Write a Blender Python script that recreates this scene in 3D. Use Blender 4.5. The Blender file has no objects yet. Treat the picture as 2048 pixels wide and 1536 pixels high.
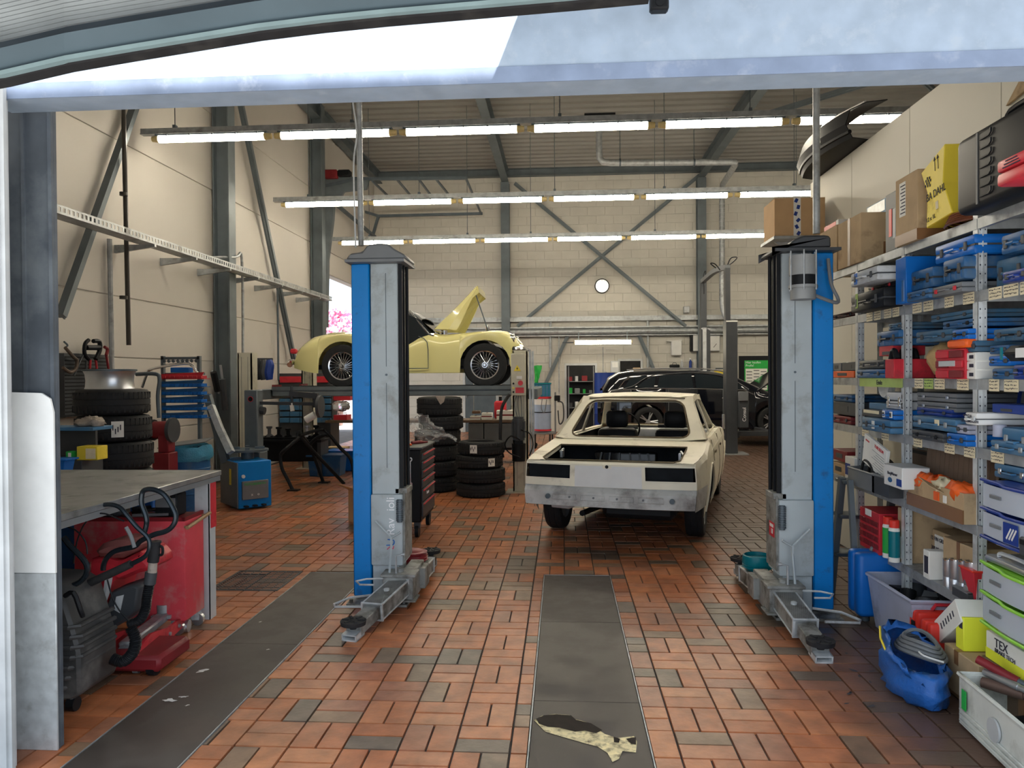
import bpy,bmesh,math,random
from mathutils import Vector,Matrix,Euler
random.seed(7)
scn=bpy.context.scene
COL=scn.collection
R=math.radians
# ---------------- camera ----------------
H,FPX=1.65,1500.0
PSI,TH,RHO=R(3.85),R(0.66),0.0063
_f0=Vector((-math.sin(PSI),math.cos(PSI),0));_r0=Vector((math.cos(PSI),math.sin(PSI),0));_z=Vector((0,0,1))
CF=_f0*math.cos(TH)-_z*math.sin(TH)
_u=_z*math.cos(TH)+_f0*math.sin(TH)
CR=_r0*math.cos(RHO)-_u*math.sin(RHO)
CU=_u*math.cos(RHO)+_r0*math.sin(RHO)
CP=Vector((0,0,H))
cam=bpy.data.objects.new('camera',bpy.data.cameras.new('camera'))
COL.objects.link(cam)
cam.matrix_world=Matrix(((CR.x,CU.x,-CF.x,CP.x),(CR.y,CU.y,-CF.y,CP.y),(CR.z,CU.z,-CF.z,CP.z),(0,0,0,1)))
cam.data.sensor_width=36.0
cam.data.lens=FPX/2048*36
cam.data.clip_start=0.05
scn.camera=cam
# ---------------- world, sun, exposure ----------------
w=bpy.data.worlds.new('world');scn.world=w;w.use_nodes=True
nt=w.node_tree;bg=nt.nodes['Background']
bg.inputs[0].default_value=(0.78,0.88,1.0,1);bg.inputs[1].default_value=1.45
sun=bpy.data.objects.new('sun',bpy.data.lights.new('sun','SUN'));COL.objects.link(sun)
sun.data.energy=45.0;sun.data.angle=R(0.5);sun.data.color=(1,0.95,0.88)
sun.rotation_euler=Vector((-0.41,0.13,-1)).to_track_quat('-Z','Y').to_euler()
scn.view_settings.view_transform='Standard'
scn.view_settings.look='None'
scn.view_settings.gamma=1.0
scn.view_settings.use_curve_mapping=False
scn.view_settings.exposure=0.35
scn.cycles.max_bounces=8
scn.cycles.sample_clamp_indirect=6.0
LAMP=39.0
# ---------------- photograph pixel -> place ----------------
def ray(px,py):
 return CF*FPX+CR*(px-1024)+CU*(768-py)
def onY(px,py,Y):
 d=ray(px,py);return CP+d*(Y/d.y)
def onX(px,py,X):
 d=ray(px,py);return CP+d*(X/d.x)
def onZ(px,py,z=0.0):
 d=ray(px,py);return CP+d*((z-H)/d.z)
# ---------------- materials ----------------
def mat(name,col,rough=0.5,metal=0.0,var=0.08,scale=6.0,dirt=None,damt=0.0,dscale=3.0,bump=0.0,emit=0.0,trans=0.0,alpha=1.0,coat=0.0,spec=0.35):
 m=bpy.data.materials.new(name);m.use_nodes=True
 nt=m.node_tree;N,L=nt.nodes,nt.links;b=N['Principled BSDF']
 c=(col[0],col[1],col[2],1)
 b.inputs['Roughness'].default_value=rough;b.inputs['Metallic'].default_value=metal
 b.inputs['Specular IOR Level'].default_value=spec
 b.inputs['Base Color'].default_value=c
 if coat:b.inputs['Coat Weight'].default_value=coat;b.inputs['Coat Roughness'].default_value=0.05
 if trans:b.inputs['Transmission Weight'].default_value=trans;b.inputs['IOR'].default_value=1.3
 if alpha<1:b.inputs['Alpha'].default_value=alpha
 if emit:
  b.inputs['Emission Color'].default_value=c;b.inputs['Emission Strength'].default_value=emit
  return m
 tc=N.new('ShaderNodeTexCoord')
 if var>0 or dirt:
  nz=N.new('ShaderNodeTexNoise');nz.inputs['Scale'].default_value=scale;nz.inputs['Detail'].default_value=5
  L.new(tc.outputs['Object'],nz.inputs['Vector'])
  mp=N.new('ShaderNodeMapRange');mp.inputs[1].default_value=0.3;mp.inputs[2].default_value=0.7
  mp.inputs[3].default_value=1-var;mp.inputs[4].default_value=1+var
  L.new(nz.outputs['Fac'],mp.inputs[0])
  mx=N.new('ShaderNodeVectorMath');mx.operation='SCALE';mx.inputs[0].default_value=c[:3]
  L.new(mp.outputs[0],mx.inputs['Scale'])
  out=mx.outputs[0]
  if dirt:
   n2=N.new('ShaderNodeTexNoise');n2.inputs['Scale'].default_value=dscale;n2.inputs['Detail'].default_value=8
   n2.inputs['Roughness'].default_value=0.65
   L.new(tc.outputs['Object'],n2.inputs['Vector'])
   m2=N.new('ShaderNodeMapRange');m2.inputs[1].default_value=0.62-0.3*damt;m2.inputs[2].default_value=0.8-0.2*damt
   L.new(n2.outputs['Fac'],m2.inputs[0])
   mi=N.new('ShaderNodeMix');mi.data_type='RGBA'
   L.new(m2.outputs[0],mi.inputs['Factor']);L.new(out,mi.inputs['A']);mi.inputs['B'].default_value=(*dirt,1)
   out=mi.outputs['Result']
   ro=N.new('ShaderNodeMapRange');ro.inputs[3].default_value=rough;ro.inputs[4].default_value=min(1,rough+0.3)
   L.new(m2.outputs[0],ro.inputs[0]);L.new(ro.outputs[0],b.inputs['Roughness'])
  L.new(out,b.inputs['Base Color'])
 if bump>0:
  nb=N.new('ShaderNodeTexNoise');nb.inputs['Scale'].default_value=scale*6;nb.inputs['Detail'].default_value=4
  L.new(tc.outputs['Object'],nb.inputs['Vector'])
  bp=N.new('ShaderNodeBump');bp.inputs['Strength'].default_value=bump;bp.inputs['Distance'].default_value=0.01
  L.new(nb.outputs['Fac'],bp.inputs['Height']);L.new(bp.outputs[0],b.inputs['Normal'])
 return m
def attr_mat(name,rough,bump=0.1,dirt=None):
 m=bpy.data.materials.new(name);m.use_nodes=True
 nt=m.node_tree;N,L=nt.nodes,nt.links;b=N['Principled BSDF']
 a=N.new('ShaderNodeAttribute');a.attribute_name='col'
 g=N.new('ShaderNodeNewGeometry')
 nz=N.new('ShaderNodeTexNoise');nz.inputs['Scale'].default_value=9;nz.inputs['Detail'].default_value=7
 L.new(g.outputs['Position'],nz.inputs['Vector'])
 mp=N.new('ShaderNodeMapRange');mp.inputs[1].default_value=0.3;mp.inputs[2].default_value=0.7;mp.inputs[3].default_value=0.72;mp.inputs[4].default_value=1.2
 L.new(nz.outputs['Fac'],mp.inputs[0])
 mx=N.new('ShaderNodeVectorMath');mx.operation='SCALE'
 L.new(a.outputs['Color'],mx.inputs[0]);L.new(mp.outputs[0],mx.inputs['Scale'])
 out=mx.outputs[0]
 if dirt:
  n2=N.new('ShaderNodeTexNoise');n2.inputs['Scale'].default_value=1.1;n2.inputs['Detail'].default_value=8;n2.inputs['Roughness'].default_value=0.6
  L.new(g.outputs['Position'],n2.inputs['Vector'])
  sx=N.new('ShaderNodeSeparateXYZ');L.new(g.outputs['Position'],sx.inputs[0])
  mr=N.new('ShaderNodeMapRange');mr.inputs[1].default_value=1.15;mr.inputs[2].default_value=2.1;mr.inputs[3].default_value=0;mr.inputs[4].default_value=0.75
  L.new(sx.outputs['X'],mr.inputs[0])
  my=N.new('ShaderNodeMapRange');my.inputs[1].default_value=4.5;my.inputs[2].default_value=11;my.inputs[3].default_value=0;my.inputs[4].default_value=0.13
  L.new(sx.outputs['Y'],my.inputs[0])
  ad=N.new('ShaderNodeMath');L.new(n2.outputs['Fac'],ad.inputs[0]);L.new(mr.outputs[0],ad.inputs[1])
  ae=N.new('ShaderNodeMath');L.new(ad.outputs[0],ae.inputs[0]);L.new(my.outputs[0],ae.inputs[1])
  m2=N.new('ShaderNodeMapRange');m2.inputs[1].default_value=0.5;m2.inputs[2].default_value=0.95;m2.inputs[4].default_value=0.92
  L.new(ae.outputs[0],m2.inputs[0])
  mi=N.new('ShaderNodeMix');mi.data_type='RGBA'
  L.new(m2.outputs[0],mi.inputs['Factor']);L.new(out,mi.inputs['A']);mi.inputs['B'].default_value=(*dirt,1)
  out=mi.outputs['Result']
 L.new(out,b.inputs['Base Color']);b.inputs['Roughness'].default_value=rough;b.inputs['Specular IOR Level'].default_value=0.32
 if bump:
  nb=N.new('ShaderNodeTexNoise');nb.inputs['Scale'].default_value=40;L.new(g.outputs['Position'],nb.inputs['Vector'])
  bp=N.new('ShaderNodeBump');bp.inputs['Strength'].default_value=bump;bp.inputs['Distance'].default_value=0.01
  L.new(nb.outputs['Fac'],bp.inputs['Height']);L.new(bp.outputs[0],b.inputs['Normal'])
 return m
MT={}
def D(key,*a,**k):
 MT[key]=mat(key,*a,**k)
D('galv',(0.38,0.40,0.41),0.42,0.4,0.18,14,(0.2,0.2,0.19),0.3,5)
D('galv_bright',(0.58,0.61,0.62),0.35,0.25,0.15,18,(0.28,0.28,0.26),0.25,6)
D('galv_dark',(0.1,0.125,0.145),0.5,0.4,0.15,5)
D('zinc_beam',(0.34,0.42,0.53),0.5,0.15,0.10,9,(0.42,0.49,0.58),0.3,11)
D('steel_blue',(0.13,0.155,0.17),0.55,0.2,0.12,4)
D('lift_grey',(0.40,0.45,0.47),0.42,0,0.06,4,(0.17,0.155,0.12),0.33,2.4)
D('lift_blue',(0.0,0.19,0.56),0.38,0,0.06,3,(0.02,0.06,0.14),0.1,9)
D('arm_grey',(0.27,0.275,0.26),0.5,0.1,0.15,9,(0.06,0.052,0.04),0.6,6)
D('rubber',(0.018,0.018,0.02),0.75,0,0.15,20,(0.045,0.043,0.04),0.35,5)
D('tyre',(0.014,0.015,0.017),0.7,0,0.15,20)
D('black',(0.011,0.012,0.014),0.45,0,0.1,8,spec=0.15)
D('column',(0.085,0.10,0.12),0.6,0.05,0.3,4,(0.17,0.19,0.2),0.3,2)
D('slat',(0.33,0.36,0.37),0.5,0,0.1,8)
D('edge_blue',(0.22,0.31,0.33),0.5,0,0.1,8)
D('lip',(0.20,0.255,0.37),0.6,0.05,0.2,5,(0.35,0.4,0.5),0.25,6)
D('motor_grey',(0.27,0.28,0.28),0.5,0.1,0.08,6)
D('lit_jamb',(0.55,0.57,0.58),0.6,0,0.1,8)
D('gate_blue',(0.11,0.155,0.185),0.5,0.1,0.1,3)
D('black_gloss',(0.008,0.009,0.012),0.12,0,0,8)
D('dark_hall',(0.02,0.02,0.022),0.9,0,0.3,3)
D('dark_grey',(0.05,0.055,0.062),0.45,0,0.1,6)
D('mid_grey',(0.16,0.17,0.18),0.5,0,0.1,6)
D('light_grey',(0.5,0.52,0.53),0.5,0,0.08,6,(0.25,0.24,0.22),0.2,4)
D('bin_grey',(0.055,0.055,0.055),0.5,0,0.15,8,(0.16,0.15,0.14),0.35,4)
D('white',(0.72,0.72,0.7),0.5,0,0.05,6)
D('paper',(0.78,0.77,0.72),0.7,0,0.04,12)
D('note',(0.75,0.66,0.45),0.8,0,0.06,30)
D('ink',(0.03,0.03,0.05),0.8,0,0,1)
D('white_ink',(0.85,0.86,0.88),0.6,0,0,1)
D('chrome',(0.75,0.77,0.8),0.14,1.0,0,1)
D('alu',(0.55,0.57,0.6),0.3,0.85,0.06,10)
D('red',(0.56,0.03,0.045),0.4,0,0.1,6,(0.14,0.03,0.03),0.2,5)
D('red_cab',(0.66,0.065,0.085),0.45,0,0.1,5,(0.5,0.3,0.28),0.42,3.5)
D('red_dark',(0.2,0.015,0.02),0.5,0,0.15,6)
D('red_bright',(0.75,0.04,0.025),0.4,0,0.06,6)
D('orange',(0.85,0.13,0.02),0.45,0,0.06,6)
D('blue',(0.018,0.10,0.25),0.45,0,0.12,7,(0.10,0.15,0.20),0.35,6)
D('blue_steel',(0.05,0.16,0.30),0.45,0.1,0.12,7,(0.16,0.20,0.22),0.35,5)
D('blue_deep',(0.01,0.04,0.24),0.4,0,0.1,7)
D('blue_bright',(0.005,0.13,0.48),0.35,0,0.06,7)
D('blue_dull',(0.035,0.12,0.22),0.5,0,0.15,7,(0.11,0.14,0.16),0.4,6)
D('teal',(0.0,0.16,0.20),0.3,0,0.1,7)
D('green',(0.02,0.38,0.06),0.5,0,0.1,7)
D('lime',(0.26,0.62,0.05),0.4,0,0.05,7)
D('lime_note',(0.42,0.55,0.16),0.7,0,0.08,12)
D('yellow',(0.80,0.62,0.05),0.5,0,0.06,7,(0.4,0.3,0.06),0.15,6)
D('yellow_neon',(0.82,0.86,0.05),0.5,0,0.05,7)
D('card',(0.47,0.34,0.20),0.85,0,0.12,6,(0.2,0.13,0.08),0.25,4)
D('card_new',(0.55,0.36,0.19),0.8,0,0.06,6)
D('card_dark',(0.17,0.115,0.08),0.85,0,0.12,6)
D('tape',(0.22,0.11,0.05),0.35,0,0.06,9)
D('tan_paper',(0.5,0.33,0.15),0.7,0,0.15,12,bump=0.5)
D('copper',(0.40,0.17,0.10),0.35,0.7,0.1,9)
D('wood',(0.36,0.22,0.11),0.6,0,0.15,9)
D('cream_lift',(0.52,0.50,0.40),0.5,0,0.06,6,(0.25,0.22,0.16),0.15,4)
D('clear_plastic',(0.80,0.86,0.95),0.25,0,0,8,trans=0.55)
D('tote',(0.42,0.44,0.55),0.35,0,0.08,5,(0.2,0.2,0.24),0.35,3)
D('film',(0.75,0.78,0.8),0.2,0,0,1,trans=0.75)
D('tarp',(0.02,0.12,0.42),0.38,0,0.2,8,(0.08,0.10,0.2),0.35,4,bump=0.5)
D('bag_blue',(0.05,0.25,0.40),0.3,0,0.15,10,bump=0.5)
D('cloth',(0.35,0.30,0.26),0.9,0,0.2,14,bump=0.5)
D('crate_white',(0.62,0.64,0.60),0.5,0,0.06,8,(0.28,0.27,0.24),0.35,3)
D('bench_top',(0.30,0.31,0.31),0.33,0.6,0.22,7,(0.12,0.12,0.12),0.3,4)
D('glass',(0.015,0.02,0.025),0.04,0,0,1)
D('lamp_end',(0.75,0.6,0.28),0.4,0,0.1,30)
D('lamp',(1.0,0.90,0.72),emit=LAMP)
D('lamp_small',(1.0,0.88,0.64),emit=LAMP)
D('sedan',(0.82,0.77,0.62),0.42,0,0.06,4,(0.30,0.25,0.17),0.2,2.5)
D('sedan_valance',(0.55,0.55,0.53),0.6,0,0.15,5,(0.17,0.15,0.14),0.55,3)
D('sedan_seam',(0.13,0.10,0.06),0.8,0,0.3,12)
D('sedan_inside',(0.009,0.011,0.014),0.7,0,0.3,6,spec=0.15)
D('yellow_car',(0.86,0.80,0.36),0.2,0,0.0,1,coat=0.8)
D('black_car',(0.003,0.004,0.008),0.1,0,0,1,coat=1.0)
D('wall_paint',(0.54,0.51,0.465),0.65,0,0.03,0.8)
D('wall_block',(0.55,0.53,0.475),0.7,0,0.05,3)
D('mortar',(0.54,0.52,0.465),0.8,0,0.06,3)
D('partition',(0.56,0.54,0.46),0.5,0,0.03,1.2)
D('ceil',(0.24,0.235,0.22),0.55,0.1,0.06,2)
D('plate',(0.062,0.050,0.043),0.5,0,0.18,2.5,(0.10,0.085,0.075),0.5,4)
D('blossom',(0.75,0.28,0.42),0.8,0,0.2,3)
D('bark',(0.10,0.06,0.05),0.9,0,0.2,9)
D('pave',(0.12,0.12,0.12),0.85,0,0.1,3)
D('facade',(0.5,0.5,0.48),0.8,0,0.05,1)
D('pink',(0.65,0.12,0.2),0.5,0,0,1)
# ---------------- mesh helper ----------------
class B:
 def __init__(s):s.bm=bmesh.new()
 def _xf(s,vs,loc,rot):
  M=Matrix.Translation(loc)@(Euler(rot).to_matrix().to_4x4()if rot else Matrix())
  bmesh.ops.transform(s.bm,matrix=M,verts=vs)
 def box(s,c,d,rot=None,bev=0.0,top=None,seg=1):
  vs=bmesh.ops.create_cube(s.bm,size=1)['verts']
  bmesh.ops.scale(s.bm,vec=d,verts=vs)
  if top:
   for v in vs:
    if v.co.z>0:v.co.x*=top[0];v.co.y*=top[1]
  if bev>0:
   es=list({e for v in vs for e in v.link_edges})
   r=bmesh.ops.bevel(s.bm,geom=es,offset=min(bev,min(d)*0.45),segments=seg,affect='EDGES',profile=0.5)
   vs=list({v for f in r['faces']for v in f.verts}|{v for v in vs if v.is_valid})
  s._xf(vs,c,rot);return s
 def b2(s,lo,hi,bev=0.0,seg=1):
  lo,hi=Vector(lo),Vector(hi);d=hi-lo
  return s.box((lo+hi)/2,(abs(d.x),abs(d.y),abs(d.z)),None,bev,seg=seg)
 def cyl(s,p0,p1,r,r2=None,n=14):
  p0,p1=Vector(p0),Vector(p1);d=p1-p0;L=d.length
  if L<1e-6:return s
  vs=bmesh.ops.create_cone(s.bm,cap_ends=True,segments=n,radius1=r,radius2=r if r2 is None else r2,depth=L)['verts']
  M=Matrix.Translation((p0+p1)/2)@d.to_track_quat('Z','Y').to_matrix().to_4x4()
  bmesh.ops.transform(s.bm,matrix=M,verts=vs);return s
 def tube(s,pts,r,n=8,closed=False,smooth=0):
  P=[Vector(p)for p in pts]
  if smooth and len(P)>2:
   Q=[]
   m=len(P)
   for i in range(m if closed else m-1):
    a,b,c,d=(P[(i-1)%m]if closed or i>0 else P[0]),P[i],P[(i+1)%m],(P[(i+2)%m]if closed or i+2<m else P[m-1])
    for k in range(smooth):
     t=k/smooth
     Q.append(0.5*((2*b)+(c-a)*t+(2*a-5*b+4*c-d)*t*t+(3*b-a-3*c+d)*t**3))
   if not closed:Q.append(P[-1])
   if isinstance(r,(list,tuple)):
    n0=len(r);r=[r[min(n0-1,int(i/smooth))]*(1-(i/smooth)%1)+r[min(n0-1,int(i/smooth)+1)]*((i/smooth)%1)for i in range(len(Q))]
   P=Q
  m=len(P);rings=[];nrm=None
  for i,p in enumerate(P):
   if closed:t=(P[(i+1)%m]-P[(i-1)%m])
   else:t=P[min(i+1,m-1)]-P[max(i-1,0)]
   t=t.normalized()if t.length>1e-9 else Vector((0,0,1))
   if nrm is None:
    nrm=t.orthogonal().normalized()
   else:
    nrm=nrm-t*nrm.dot(t)
    nrm=nrm.normalized()if nrm.length>1e-6 else t.orthogonal().normalized()
   bn=t.cross(nrm)
   rr=r[i]if isinstance(r,(list,tuple))else r
   rings.append([s.bm.verts.new(p+(nrm*math.cos(2*math.pi*k/n)+bn*math.sin(2*math.pi*k/n))*rr)for k in range(n)])
  for i in range(m if closed else m-1):
   a,b=rings[i],rings[(i+1)%m]
   for k in range(n):
    s.bm.faces.new((a[k],a[(k+1)%n],b[(k+1)%n],b[k]))
  if not closed:
   s.bm.faces.new(rings[0][::-1]);s.bm.faces.new(rings[-1])
  return s
 def prism(s,pts,ax,a0,a1,bev=0.0):
  def mk(p,a):
   return{'x':(a,p[0],p[1]),'y':(p[0],a,p[1]),'z':(p[0],p[1],a)}[ax]
  A=[s.bm.verts.new(mk(p,a0))for p in pts];C=[s.bm.verts.new(mk(p,a1))for p in pts]
  n=len(pts);fs=[s.bm.faces.new(A),s.bm.faces.new(C[::-1])]
  for i in range(n):fs.append(s.bm.faces.new((A[i],A[(i+1)%n],C[(i+1)%n],C[i])))
  bmesh.ops.recalc_face_normals(s.bm,faces=fs)
  if bev:
   bmesh.ops.bevel(s.bm,geom=list({e for f in fs for e in f.edges}),offset=bev,segments=1,affect='EDGES')
  return s
 def lathe(s,prof,c=(0,0,0),ax='z',n=24,closed=False,rot=None):
  rings=[]
  c=Vector(c)
  for(r,z)in prof:
   ring=[]
   for k in range(n):
    a=2*math.pi*k/n
    x,y=r*math.cos(a),r*math.sin(a)
    v={'z':Vector((x,y,z)),'x':Vector((z,x,y)),'y':Vector((x,z,y))}[ax]
    if rot:v=Euler(rot).to_matrix()@v
    ring.append(s.bm.verts.new(c+v))
   rings.append(ring)
  m=len(rings);fs=[]
  for i in range(m if closed else m-1):
   a,b=rings[i],rings[(i+1)%m]
   for k in range(n):
    fs.append(s.bm.faces.new((a[k],a[(k+1)%n],b[(k+1)%n],b[k])))
  if not closed:
   fs.append(s.bm.faces.new(rings[0]));fs.append(s.bm.faces.new(rings[-1]))
  bmesh.ops.recalc_face_normals(s.bm,faces=fs)
  return s
 def ball(s,c,d,rot=None,n=16):
  vs=bmesh.ops.create_uvsphere(s.bm,u_segments=n,v_segments=max(6,n//2),radius=0.5)['verts']
  bmesh.ops.scale(s.bm,vec=d,verts=vs);s._xf(vs,c,rot);return s
 def grid(s,rows,keep=None,flip=False):
  V=[[s.bm.verts.new(p)for p in r]for r in rows]
  for i in range(len(V)-1):
   for j in range(len(V[0])-1):
    if keep and not keep(i,j):continue
    q=(V[i][j],V[i][j+1],V[i+1][j+1],V[i+1][j])
    s.bm.faces.new(q[::-1]if flip else q)
  return s
 def poly(s,pts):
  s.bm.faces.new([s.bm.verts.new(p)for p in pts]);return s
 def noise(s,amp,seed=0):
  rnd=random.Random(seed)
  for v in s.bm.verts:v.co+=Vector((rnd.uniform(-amp,amp),rnd.uniform(-amp,amp),rnd.uniform(-amp,amp)))
  return s
 def mesh(s,name,m,smooth=True,ang=38,thick=0,weld=False,rec=True):
  if weld:bmesh.ops.remove_doubles(s.bm,verts=s.bm.verts,dist=0.0005)
  loose=[v for v in s.bm.verts if not v.link_faces]
  if loose:bmesh.ops.delete(s.bm,geom=loose,context='VERTS')
  if rec:bmesh.ops.recalc_face_normals(s.bm,faces=s.bm.faces)
  if thick:
   r=bmesh.ops.solidify(s.bm,geom=list(s.bm.faces),thickness=thick)
  me=bpy.data.meshes.new(name);s.bm.to_mesh(me);s.bm.free()
  if m is not None:me.materials.append(MT[m]if isinstance(m,str)else m)
  if smooth and len(me.polygons):
   me.shade_smooth();me.set_sharp_from_angle(angle=R(ang))
  return me
 def o(s,name,m,parent=None,split=False,**k):
  if split:
   s.bm.verts.ensure_lookup_table();seen=set();last=None
   for v in s.bm.verts:
    if v in seen:continue
    stk=[v];seen.add(v);isl=[]
    while stk:
     q=stk.pop();isl.append(q)
     for e in q.link_edges:
      w_=e.other_vert(q)
      if w_ not in seen:seen.add(w_);stk.append(w_)
    nb=B();mp={q:nb.bm.verts.new(q.co)for q in isl}
    for f in{f for q in isl for f in q.link_faces}:nb.bm.faces.new([mp[q]for q in f.verts])
    last=nb.o(name,m,parent,**k)
   return last
  ob=bpy.data.objects.new(name,s.mesh(name,m,**k));COL.objects.link(ob)
  if parent:ob.parent=parent
  return ob
def put(name,me,parent=None,loc=(0,0,0),rot=(0,0,0)):
 ob=bpy.data.objects.new(name,me);COL.objects.link(ob);ob.location=loc;ob.rotation_euler=rot
 if parent:ob.parent=parent
 return ob
def tag(o,label=None,cat=None,group=None,kind=None):
 if label:o['label']=label
 if cat:o['category']=cat
 if group:o['group']=group
 if kind:o['kind']=kind
 return o
def st(o):o['kind']='structure';return o
def thing(name,label,cat,loc=(0,0,0),rz=0,group=None,rot=None):
 o=bpy.data.objects.new(name,None);COL.objects.link(o);o.empty_display_size=0.1
 o.location=loc;o.rotation_euler=rot if rot else(0,0,rz)
 return tag(o,label,cat,group)
def dup(root,loc,label,rz=None,group=None,scale=None,mats=None):
 def cp(o,par):
  c=o.copy();COL.objects.link(c)
  if par:c.parent=par
  for ch in list(o.children):cp(ch,c)
  return c
 r=cp(root,None);r.location=loc;r['label']=label
 if rz is not None:r.rotation_euler=(0,0,rz)
 if group:r['group']=group
 if scale:r.scale=scale
 return r
def text(s,m,parent,loc,rot,size,ext=0.0008,name='lettering',align='CENTER',sx=1.0):
 c=bpy.data.curves.new(name,'FONT');c.body=s;c.size=size;c.extrude=ext;c.align_x=align;c.align_y='CENTER'
 oc=bpy.data.objects.new('t',c);me=bpy.data.meshes.new_from_object(oc);bpy.data.objects.remove(oc);bpy.data.curves.remove(c)
 me.materials.clear();me.materials.append(MT[m])
 return_o=put(name,me,parent,loc,rot);return_o.scale=(sx,1,1)
 return return_o
FX=(R(90),0,0)
FL=(R(90),0,R(-90))
# =============== SETTING ===============
YB,XL,ZC=21.8,-5.5,7.6
P0,P1=-0.152,0.374
Q0,Q1=-2.12,-1.635
YE=6.17
b=B();b.b2((-9,3.0,-0.3),(12,22.2,-0.012))
floor=st(b.o('floor',mat('grout',(0.075,0.07,0.065),0.85,0,0.3,5)))
tile_mat=attr_mat('clay tile',0.36,0.12,(0.095,0.065,0.05))
reds=[(0.47,0.165,0.068),(0.44,0.15,0.06),(0.50,0.19,0.08),(0.40,0.135,0.055),(0.44,0.175,0.085),(0.35,0.145,0.08)]
greys=[(0.19,0.13,0.085),(0.25,0.15,0.09),(0.15,0.11,0.08)]
def set_col(me,cols):
 at=me.color_attributes.new('col','FLOAT_COLOR','CORNER')
 i=0
 for p in me.polygons:
  c=cols[p.index//5]if len(cols)>1 else cols[0]
  for _ in p.loop_indices:
   at.data[i].color=(*c,1);i+=1
def tile_faces(bm,x0,x1,y0,y1,z0,z1,cx=0,cy=0):
 g=0.0015
 lo=[bm.verts.new((x-cx,y-cy,z0))for x,y in((x0,y0),(x1,y0),(x1,y1),(x0,y1))]
 hi=[bm.verts.new((x-cx,y-cy,z1))for x,y in((x0+g,y0+g),(x1-g,y0+g),(x1-g,y1-g),(x0+g,y1-g))]
 bm.faces.new(hi)
 for i in range(4):bm.faces.new((lo[i],lo[(i+1)%4],hi[(i+1)%4],hi[i]))
MOD=0.2475;J=0.004
tiles=[]
rt=random.Random(3)
for i in range(-26,40):
 for j in range(0,78):
  X0=-0.487+i*MOD;Y0=3.0+j*MOD
  if Y0>21.6 or X0<-5.6 or X0>9:continue
  for k in range(2):
   if(i+j)%2:x0,x1,y0,y1=X0,X0+MOD,Y0+k*MOD/2,Y0+(k+1)*MOD/2
   else:x0,x1,y0,y1=X0+k*MOD/2,X0+(k+1)*MOD/2,Y0,Y0+MOD
   x0+=J;x1-=J;y0+=J;y1-=J
   c=rt.choice(reds)if rt.random()<0.84 else rt.choice(greys)
   for(a,b_)in((P0-0.012,P1+0.012),(Q0-0.012,Q1+0.012)):
    if y0<YE:
     if x0>=a and x1<=b_:x1=x0
     elif x0<a<x1:x1=a
     elif x0<b_<x1:x0=b_
   if x1-x0>0.012:tiles.append((x0,x1,y0,y1,c))
def vis(t):
 x,y=(t[0]+t[1])/2,(t[2]+t[3])/2
 v=Vector((x,y,0))-CP;d=v.dot(CF)
 if d<0.5:return False
 px=1024+v.dot(CR)/d*FPX;py=768-v.dot(CU)/d*FPX
 return 140<px<1850 and py<1545
near=sorted([t for t in tiles if vis(t)],key=lambda t:t[3])[:300]
nid={id(t)for t in near}
cache={}
for t in near:
 kx,ky=round(t[1]-t[0],3),round(t[3]-t[2],3)
 key=(kx,ky,t[4])
 if key not in cache:
  bm=bmesh.new();tile_faces(bm,-kx/2,kx/2,-ky/2,ky/2,-0.012,0)
  me=bpy.data.meshes.new('floor_tile');bm.to_mesh(me);bm.free();me.materials.append(tile_mat);set_col(me,[t[4]]);cache[key]=me
 dz=rt.uniform(-0.0012,0.0012)
 put('floor_tile',cache[key],floor,((t[0]+t[1])/2,(t[2]+t[3])/2,dz),(rt.uniform(-0.003,0.003),rt.uniform(-0.003,0.003),0))
bm=bmesh.new();rest=[t for t in tiles if id(t)not in nid]
for t in rest:tile_faces(bm,t[0],t[1],t[2],t[3],-0.012,rt.uniform(-0.001,0.001))
me=bpy.data.meshes.new('floor_tiles');bm.to_mesh(me);bm.free();me.materials.append(tile_mat);set_col(me,[t[4]for t in rest])
tag(put('floor_tiles',me,floor),kind='stuff')
# floor strips of sheet
for(a,b_,ys)in((P0,P1,(2.9,3.78,5.0,YE)),(Q0,Q1,(2.9,4.5,YE))):
 for k in range(len(ys)-1):
  b=B();b.b2((a,ys[k]+0.0015,-0.012),(b_,ys[k+1]-0.0015,0.002),0.001);b.o('floor_plate','plate',floor,smooth=False)
 b=B()
 for x in(a-0.006,b_+0.006):b.b2((x-0.003,2.9,-0.012),(x+0.003,YE+0.006,0.0035))
 b.b2((a,YE+0.003,-0.012),(b_,YE+0.009,0.0035));b.o('floor_edging','galv',floor,smooth=False)
# chips of white paint lying on the left strip, and a cream patch mottled with brown on the middle one
b=B();rr=random.Random(5)
def blob(b,cx,cy,rx,ry,z,n=14,jag=0.35,rot=0):
 pts=[]
 for k in range(n):
  a=2*math.pi*k/n;q=1+rr.uniform(-jag,jag)
  x,y=rx*q*math.cos(a),ry*q*math.sin(a)
  pts.append((cx+x*math.cos(rot)-y*math.sin(rot),cy+x*math.sin(rot)+y*math.cos(rot),z))
 b.poly(pts)
for(px,py,s_)in((405,1343,0.03),(368,1395,0.022),(340,1402,0.03),(520,1245,0.012),(375,1412,0.012),(537,1300,0.01)):
 p=onZ(px,py);blob(b,p.x,p.y,s_,s_*0.5,0.0045,12,0.5,rr.uniform(0,1))
b.o('paint_chips','white',floor,smooth=False)['kind']='stuff'
def outline(b,pts,z):
 b.poly([(*onZ(x,y).xy,z)for x,y in pts])
b=B();outline(b,[(1068,1442),(1085,1433),(1110,1430),(1140,1432),(1150,1440),(1180,1448),(1195,1460),(1210,1470),(1235,1478),(1268,1474),(1274,1485),(1272,1507),(1245,1504),(1238,1520),(1225,1526),(1215,1508),(1195,1495),(1165,1487),(1130,1477),(1090,1465)],0.0045)
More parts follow.
